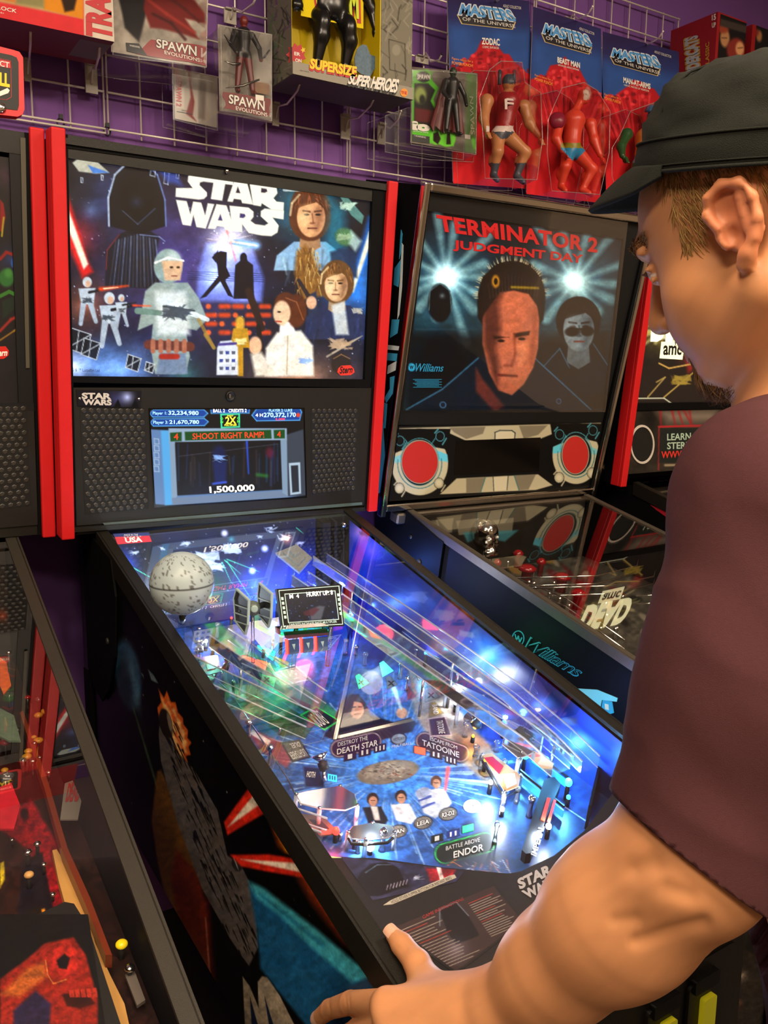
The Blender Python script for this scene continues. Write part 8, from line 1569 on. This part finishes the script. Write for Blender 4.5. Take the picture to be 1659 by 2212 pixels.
for i in range(4):
    r0 = (.0125, .0125, .012, .0105)[i]
    hand += [('cap', WR+(mcp[i]-WR)*.35, mcp[i], .019, .0150, .018), ('cap', mcp[i], pip[i], r0*1.05, r0*.92, .004), ('cap', pip[i], dip[i], r0*.92, r0*.82, .002), ('cap', dip[i], tip[i], r0*.82, r0*.70, .002)]
# right arm and hand on the far rail
ER = SR+V3((.10, .02, -.27)); WRr = SW.L(.315, -1.10, .90)
arm += [('ell', SR, (.055, .055, .055), None, .03), ('cap', SR, ER, .052, .045, .03), ('cap', ER, ER+(WRr-ER)*.5, .046, .042, .03), ('cap', ER+(WRr-ER)*.5, WRr, .041, .030, .02)]
for i in range(4):
    m_ = SW.L(.305, -1.03+i*.021-.03, .885-i*.003); p_ = SW.L(.312, -1.00+i*.021-.03, .835); t_ = SW.L(.308, -.985+i*.021-.03, .795)
    hand += [('cap', WRr, m_, .022, .014, .015), ('cap', m_, p_, .0115, .010, .003), ('cap', p_, t_, .010, .0085, .002)]
hand += [('cap', WRr, SW.L(.275, -1.07, .885), .020, .015, .01), ('cap', SW.L(.275, -1.07, .885), SW.L(.245, -1.03, .872), .013, .0095, .004)]
V, F = body(body_+head+arm+hand, .0026)
person = thing('person', 'man in maroon t-shirt and black cap playing the lit machine, hand on its rail', 'person', (float(HP[0]), float(HP[1]), 0))
sk = np.zeros((len(V), 3))+np.array((.77, .54, .37)); n1 = fbm(V[:, 0]*60, V[:, 1]*60+V[:, 2]*47, 3, 4)[:, None]; sk = sk*(.93+.14*n1)
nb_ = np.zeros_like(V); fn = np.cross(V[F[:, 1]]-V[F[:, 0]], V[F[:, 2]]-V[F[:, 0]])
for i in range(4): np.add.at(nb_, F[:, i], fn)
nb_ /= np.linalg.norm(nb_, axis=1)[:, None]+1e-12; X_, Y_ = proj(V); facing = np.sum(nb_*(CAMP-V), 1) > 0
def crease(pts, w, dep, zmax):
    dd = np.full(len(V), 1e9)
    for (x0, y0), (x1, y1) in zip(pts[:-1], pts[1:]):
        ex, ey = x1-x0, y1-y0; t = np.clip(((X_-x0)*ex+(Y_-y0)*ey)/(ex*ex+ey*ey), 0, 1); dd = np.minimum(dd, np.hypot(X_-x0-t*ex, Y_-y0-t*ey))
    near = np.linalg.norm(V-CAMP, axis=1) < zmax; V[:] = V-nb_*(dep*np.exp(-(dd/w)**2)*(facing & near))[:, None]
crease([(1375, 2035), (1420, 2022), (1470, 2008), (1520, 1996)], 15, .0022, .95); crease([(1400, 2018), (1500, 1994)], 34, .0012, .95); crease([(1370, 1880), (1410, 1865)], 26, .0035, .95); crease([(1330, 1990), (1370, 1985)], 16, .0015, .95); crease([(1440, 1920), (1490, 1935)], 22, .002, .95); crease([(1480, 1800), (1560, 1880)], 30, -.002, .95)
for x_ in (745, 752, 708): crease([(x_, 2140), (x_+6, 2200)], 2.5, .0007, 1.3)
for x_, y_ in ((872, 2042), (878, 2048), (905, 2082)): crease([(x_-9, y_+8), (x_+12, y_-8)], 2.5, .0006, 1.3)
q = (V-HO)@HM
ear = np.exp(-(((q[:, 0]+.014)/.026)**2+((q[:, 1]-.004)/.036)**2)**2)*(np.abs(q[:, 2]) > .070)
sk = sk*(1-.45*ear[:, None])+np.array((.80, .43, .33))*.45*ear[:, None]
lip = np.exp(-(((q[:, 0]-.098)/.014)**2+((q[:, 1]+.070)/.010)**2+(q[:, 2]/.024)**2)); sk = sk*(1-.5*lip[:, None])+np.array((.66, .34, .30))*.5*lip[:, None]
eye = np.zeros(len(V))
for s in (-1, 1): eye = np.maximum(eye, ((np.hypot(np.hypot(q[:, 0]-.082, q[:, 1]-.004), q[:, 2]-.031*s) < .0133) & (q[:, 1] < .0035) & (q[:, 1] > -.001)))
sk = np.where(eye[:, None] > .5, np.array((.85, .82, .80)), sk); iris = np.zeros(len(V))
for s in (-1, 1): iris = np.maximum(iris, np.hypot(q[:, 1]-.001, q[:, 2]-.031*s) < .0055)
sk = np.where((eye*iris)[:, None] > .5, np.array((.12, .16, .2)), sk)
kn = np.zeros(len(V))
for p in mcp+pip+dip: kn = np.maximum(kn, np.exp(-(np.linalg.norm(V-p, axis=1)/.012)**2))
sk = sk*(1-.22*kn[:, None])+np.array((.74, .40, .30))*.22*kn[:, None]
M_skin = paintmat('skin', .48, spec=.35); b_ = M_skin.node_tree.nodes['Principled BSDF']; b_.inputs['Subsurface Weight'].default_value = .18; b_.inputs['Subsurface Radius'].default_value = (.012, .004, .002); b_.inputs['Subsurface Scale'].default_value = .6
mb = MB(); mb.add(V, F, M_skin, True, lin(sk)); mb.build('body', person)
# finger nails
M_nail = mat('finger_nail', 'd8a890', .3, spec=.5)
def nail(a_, b_, r, nrm, sc=1):
    d = b_-a_; d = d/np.linalg.norm(d); n = nrm-d*(nrm@d); n /= np.linalg.norm(n); s_ = np.cross(d, n); c = b_+d*r*.1; V = []; F = []
    for i in range(7):
        for j in range(7):
            u = -1+i/3; t = -1+j/3; V.append(c+d*u*r*.9+(s_*math.sin(t*.95)+n*math.cos(t*.95))*(r*1.02)*(1-.10*max(u, 0)**3)+n*.0002)
    for i in range(6):
        for j in range(6): F.append([i*7+j, (i+1)*7+j, (i+1)*7+j+1, i*7+j+1])
    MB().add(V, F, M_nail, True).build('finger_nail', person)
nail(thumb[2], thumb[3], .0084, SWG.n+V3((-.5, -.3, 0)))
nail(dip[0], tip[0], .0088, SWS.n+V3((0, 0, .2)))
# ---- t-shirt ----
M_shirt = mat('maroon_cotton', '44272a', .85, spec=.15, noise=.12, nscale=400, bump=.2, bscale=1600)
g_ = .012
hem = SL+(EL-SL)*1.0
shirt = [('cap', NB+V3((0, -.01, -.06)), CH, .095, .14, .05), ('cap', SL+(NB-SL)*.2, NB+V3((0, -.01, -.035)), .064, .062, .05), ('cap', SR+(NB-SR)*.2, NB+V3((0, -.01, -.035)), .064, .062, .05), ('cap', CH, HP, .145, .16, .05), ('cap', HP, HP+V3((0, 0, -.06)), .162, .162, .03), ('ell', CH+V3((0, 0, .02)), (.19, .14, .17), None, .04), ('ell', NB+V3((0, -.02, -.02)), (.082, .08, .05), None, .03),
         ('ell', SL+camv(.01, .004, .008), (.066, .066, .066), None, .03), ('cap', SL, SL+(EL-SL)*.5, .064, .062, .02), ('cap', SL+(EL-SL)*.45, hem, .062, .064, .03),
         ('ell', SR, (.07, .07, .07), None, .03), ('cap', SR, SR+(ER-SR)*.62, .064, .062, .02), ('cap', NB+V3((.02, -.13, -.10)), CH+V3((.02, -.10, 0)), .07, .11, .06)]
nk = hl(-.03, -.03, 0)
V, F = body(shirt, .0042)
import bisect
me_n = np.zeros_like(V); fn = np.cross(V[F[:, 1]]-V[F[:, 0]], V[F[:, 2]]-V[F[:, 0]])
for i in range(4): np.add.at(me_n, F[:, i], fn)
me_n /= np.linalg.norm(me_n, axis=1)[:, None]+1e-12
dd = fbm(V[:, 0]*13+V[:, 2]*5, V[:, 1]*11-V[:, 2]*8, 5, 3)-.45; ds = np.abs(vnoise(V[:, 2]*26+V[:, 0]*14, V[:, 1]*10, 9)-.5)*-1+.25
V = V+me_n*(dd*.010+ds*.004)[:, None]
HEMS = []
def plane_cut(V, F, p, n, near):
    n = n/np.linalg.norm(n); sd = (V-p)@n; loc = np.linalg.norm(V-near[0], axis=1) < near[1]; out = (sd > 0) & loc
    keep = ~out[F].all(1); part = np.unique(F[keep & out[F].any(1)]); mv = part[out[part]]; V[mv] -= n*sd[mv][:, None]
    c = V[mv].mean(0); e = np.cross(n, [.3, .9, .2]); e /= np.linalg.norm(e); b = np.cross(n, e); ang = np.arctan2((V[mv]-c)@b, (V[mv]-c)@e); bins = []
    for k in range(48):
        m_ = np.abs((ang-(-math.pi+k*math.pi/24)+math.pi) % (2*math.pi)-math.pi) < .09
        if m_.any(): bins.append(V[mv][m_].mean(0))
    bins = np.array(bins); bins = (np.roll(bins, 1, 0)+bins*2+np.roll(bins, -1, 0))/4; HEMS.append(bins-n*.0022); return V, F[keep]
h0, h1 = PX(1312, 1702, .62), PX(1602, 1932, .575); hn = np.cross(h1-h0, FX_); hn = hn if hn@(EL-SL) > 0 else -hn
V, F = plane_cut(V, F, (h0+h1)/2, hn, (EL, .24)); V, F = plane_cut(V, F, SR+(ER-SR)*.7, ER-SR, (ER, .16)); V, F = plane_cut(V, F, NB+(nk-NB)*.30, nk-NB, (NB+(nk-NB)*.55, .10))
us, inv = np.unique(F, return_inverse=True); V = V[us]; F = inv.reshape(F.shape)
o = MB().add(V, F, M_shirt, True).build('t_shirt', person); so = o.modifiers.new('s', 'SOLIDIFY'); so.thickness = .0022; so.offset = -1
for nm_, b_ in zip(('sleeve_hem', 'sleeve_hem', 'shirt_collar'), HEMS): MB().tube(list(b_), .0036, M_shirt, 8, closed=True).build(nm_, person)
# ---- trousers and shoes ----
M_tr = mat('black_trousers', '17181c', .8, spec=.2, noise=.1, nscale=200)
pr = []
for s in (-1, 1):
    h_ = HP+V3((s*.09, 0, -.05)); k_ = V3((h_[0]+s*.02, h_[1]+.05, .50)); a_ = V3((h_[0]+s*.03, h_[1]-.02, .09)); pr += [('cap', h_, k_, .095, .065, .03), ('cap', k_, a_, .062, .052, .02)]
pr += [('cap', HP+V3((-.08, 0, -.02)), HP+V3((.08, 0, -.02)), .135, .135, .04)]
V, F = body(pr, .009); MB().add(V, F, M_tr, True).build('trousers', person)
for s in (-1, 1):
    a_ = V3((HP[0]+s*.12, HP[1]-.02, .05)); V, F = body([('cap', a_, a_+V3((0, .16, -.01)), .045, .036, .02), ('cap', a_, a_+V3((0, 0, .04)), .045, .045, .02), ('ccut', a_+V3((0, -.3, -.10)), a_+V3((0, .4, -.10)), .052, .052, .003)], .006); MB().add(V, F, M_blackpl, True).build('shoe', person)
# ---- cap ----
M_cap = mat('black_cotton_cap', '1c1e1a', .85, spec=.2, noise=.15, nscale=500, bump=.35, bscale=1400)
ca_ = .46; CFv = HF*math.cos(ca_)+HU*math.sin(ca_); CU = -HF*math.sin(ca_)+HU*math.cos(ca_); CS = HS
CC = hl(-.013, .046, 0); NS = 96
prof = [(1.0, 0), (1.006, .006), (1.0, .013), (.985, .0245), (.962, .0265), (.93, .036), (.90, .047), (.865, .057), (.80, .066), (.68, .0745), (.50, .080), (.30, .083), (.12, .0845), (.001, .085)]
a0, b0 = .106, .089; Vc = []
for k, (f_, h_) in enumerate(prof):
    for i in range(NS):
        t = 2*math.pi*i/NS; wr = 0
        if k > 3: wr = .0022*math.sin(t*7+k*1.9)+.0026*(vnoise(np.array([t*4.0]), np.array([k*.8]), 3)[0]-.5)*2
        r = 1+wr/.09; back = .96 if math.cos(t) < 0 else 1
        Vc.append(CC+CFv*a0*f_*r*math.cos(t)*back+CS*b0*f_*r*math.sin(t)+CU*(h_*1.0+wr*.9))
n = len(prof); Fc = [[k*NS+i, k*NS+(i+1) % NS, (k+1)*NS+(i+1) % NS, (k+1)*NS+i] for k in range(n-1) for i in range(NS)]
mb = MB(); mb.add(Vc, Fc, M_cap, True)
ring = [CC+CFv*a0*1.004*math.cos(2*math.pi*i/NS)*(.96 if math.cos(2*math.pi*i/NS) < 0 else 1)+CS*b0*1.004*math.sin(2*math.pi*i/NS) for i in range(NS)]
mb.tube(ring, .0018, M_cap, 6, closed=True); mb.tube([CC+(p-CC)*.985+CU*.0245 for p in ring], .0011, M_cap, 6, closed=True); mb.tube([CC+(p-CC)*1.003+CU*.0045 for p in ring], .0007, M_cap, 6, closed=True)
mb.tube([CC+CFv*a0*f_*.99*math.cos(0.9)+CS*b0*f_*.99*math.sin(.9)+CU*h_ for f_, h_ in prof[4:]], .0010, M_cap, 6)
mb.build('cap_crown', person)
Vb = []; nb = 25; mbn = 10
for j in range(mbn+1):
    w_ = j/mbn
    for i in range(nb):
        t = math.radians(-66+132*i/(nb-1)); ex_ = math.cos(t*90/66*.98)**.55 if abs(t) < math.radians(65.9) else 0
        p = CC+CFv*a0*1.0*math.cos(t)+CS*b0*1.0*math.sin(t)+CU*.004; out = CFv*(.047*ex_*w_); drop = -CU*(.022*w_*ex_+.012*w_*w_*ex_)-CU*(.010*(math.sin(t)**2)*w_)
        Vb.append(p+out+drop)
Fb = [[j*nb+i, j*nb+i+1, (j+1)*nb+i+1, (j+1)*nb+i] for j in range(mbn) for i in range(nb-1)]
mb = MB(); mb.add(Vb, Fb, M_cap, True); o = mb.build('cap_bill', person); so = o.modifiers.new('s', 'SOLIDIFY'); so.thickness = .0035
# ---- hair, brows, beard: short strands rooted on the skin ----
Mh = mat('light_brown_hair', 'b08c54', .6, spec=.3); Mh2 = mat('dark_blond_hair', '8a683c', .6, spec=.3); Mb_ = mat('beard_hair', '5c4028', .7, spec=.2)
Fh = HO; head_only = [p for p in head]; Vh, Fh_ = body(head_only[:12], .005)
qh = (Vh-HO)@HM; nh = np.zeros_like(Vh); fn = np.cross(Vh[Fh_[:, 1]]-Vh[Fh_[:, 0]], Vh[Fh_[:, 2]]-Vh[Fh_[:, 0]])
for i in range(4): np.add.at(nh, Fh_[:, i], fn)
nh /= np.linalg.norm(nh, axis=1)[:, None]+1e-12
refl = HO+np.stack([qh[:, 0], qh[:, 1], np.abs(qh[:, 2])], 1)@HM.T; ux, uy = proj(refl)
def inpg(x, y, pts):
    ins = np.zeros(len(x), bool); n = len(pts)
    for i in range(n):
        (x0, y0), (x1, y1) = pts[i], pts[(i+1) % n]; c = (y0 > y) != (y1 > y); ins ^= c & (x < (x1-x0)*(y-y0)/((y1-y0) or 1e-9)+x0)
    return ins
side_ = np.abs(qh[:, 2]) > .02
rg = random.Random(5); nr = np.random.RandomState(4)
def strands(name, mask, n, ln, direc, mats, wid=.0006, lift=.25, jit=.35):
    idx = np.where(mask)[0]
    if len(idx) == 0: return
    mb = MB(); Vs = {m: ([], []) for m in mats}
    for _ in range(n):
        i = idx[nr.randint(len(idx))]; N = nh[i]; p = Vh[i]+nr.uniform(-.0035, .0035, 3); p = p-N*((p-Vh[i])@N); sg = np.sign(qh[i, 2]) or 1
        d = direc(qh[i]); d = HM@np.array(d, float)+nr.uniform(-jit, jit, 3); d = d-N*(d@N)*(1-lift*.3); d /= np.linalg.norm(d)+1e-9; L_ = ln*nr.uniform(.6, 1.3)
        s_ = np.cross(N, d); s_ /= np.linalg.norm(s_)+1e-9; m = mats[nr.randint(len(mats))]; vs, fs = Vs[m]; k = len(vs); bend = nr.uniform(-.3, .3)
        for t in (0, .35, .7, 1.0): c = p-N*.0008+d*L_*t+N*(lift*L_*math.sin(t*2.2)*.35+.0010)+s_*bend*L_*t*t*.5; w_ = wid*(1-t*.8); vs += [c-s_*w_, c+N*w_*.9, c+s_*w_]
        for j in range(3):
            for e in range(3): fs.append([k+j*3+e, k+j*3+(e+1) % 3, k+j*3+3+(e+1) % 3, k+j*3+3+e])
    for m, (vs, fs) in Vs.items():
        if vs: mb.add(vs, fs, m, True)
    return mb.build(name, person)
hairpg = [(1405, 300), (1418, 385), (1436, 415), (1455, 450), (1468, 500), (1480, 538), (1498, 545), (1510, 505), (1524, 455), (1540, 420), (1560, 385), (1600, 372), (1640, 385), (1660, 430), (1700, 470), (1760, 560), (1900, 600), (1900, 250)]
hm_ = inpg(ux, uy, hairpg) & side_
back_ = (qh[:, 0] < -.045) & (qh[:, 1] > -.045) & (qh[:, 1] < .06)
strands('hair', hm_ | back_ & (ux > 1640), 5200, .012, lambda q: (-.15 if q[0] < .03 else .25, -1, 0), [Mh, Mh2], .0006, .25, .35)
chin = (qh[:, 0] > .050) & (qh[:, 1] < -.078) & (np.abs(qh[:, 2]) < .040); stache = (qh[:, 0] > .085) & (qh[:, 1] < -.045) & (qh[:, 1] > -.062) & (np.abs(qh[:, 2]) < .028)
strands('beard', chin, 1500, .013, lambda q: (.35, -1, 0), [Mb_, Mh2], .0005, .5, .5); strands('moustache', stache, 350, .009, lambda q: (.1, -1, np.sign(q[2])*.6), [Mb_], .0005, .3, .3)
brow = (qh[:, 0] > .075) & (qh[:, 1] > .026) & (qh[:, 1] < .038) & (np.abs(qh[:, 2]) > .010) & (np.abs(qh[:, 2]) < .052)
strands('eyebrow', brow, 500, .009, lambda q: (-.1, .1, np.sign(q[2])*1.0), [Mh2], .0006, .3, .25)
mb = MB()
for s in (-1, 1):
    for i in range(16): t = i/15; p = hl(.0955-.008*t, .0085, (.019+.026*t)*s); mb.tube([p, p+HF*.004-HU*.002, p+HF*.0075-HU*.0015], [.0004, .0003, .0001], Mb_, 4)
mb.build('eyelashes', person)
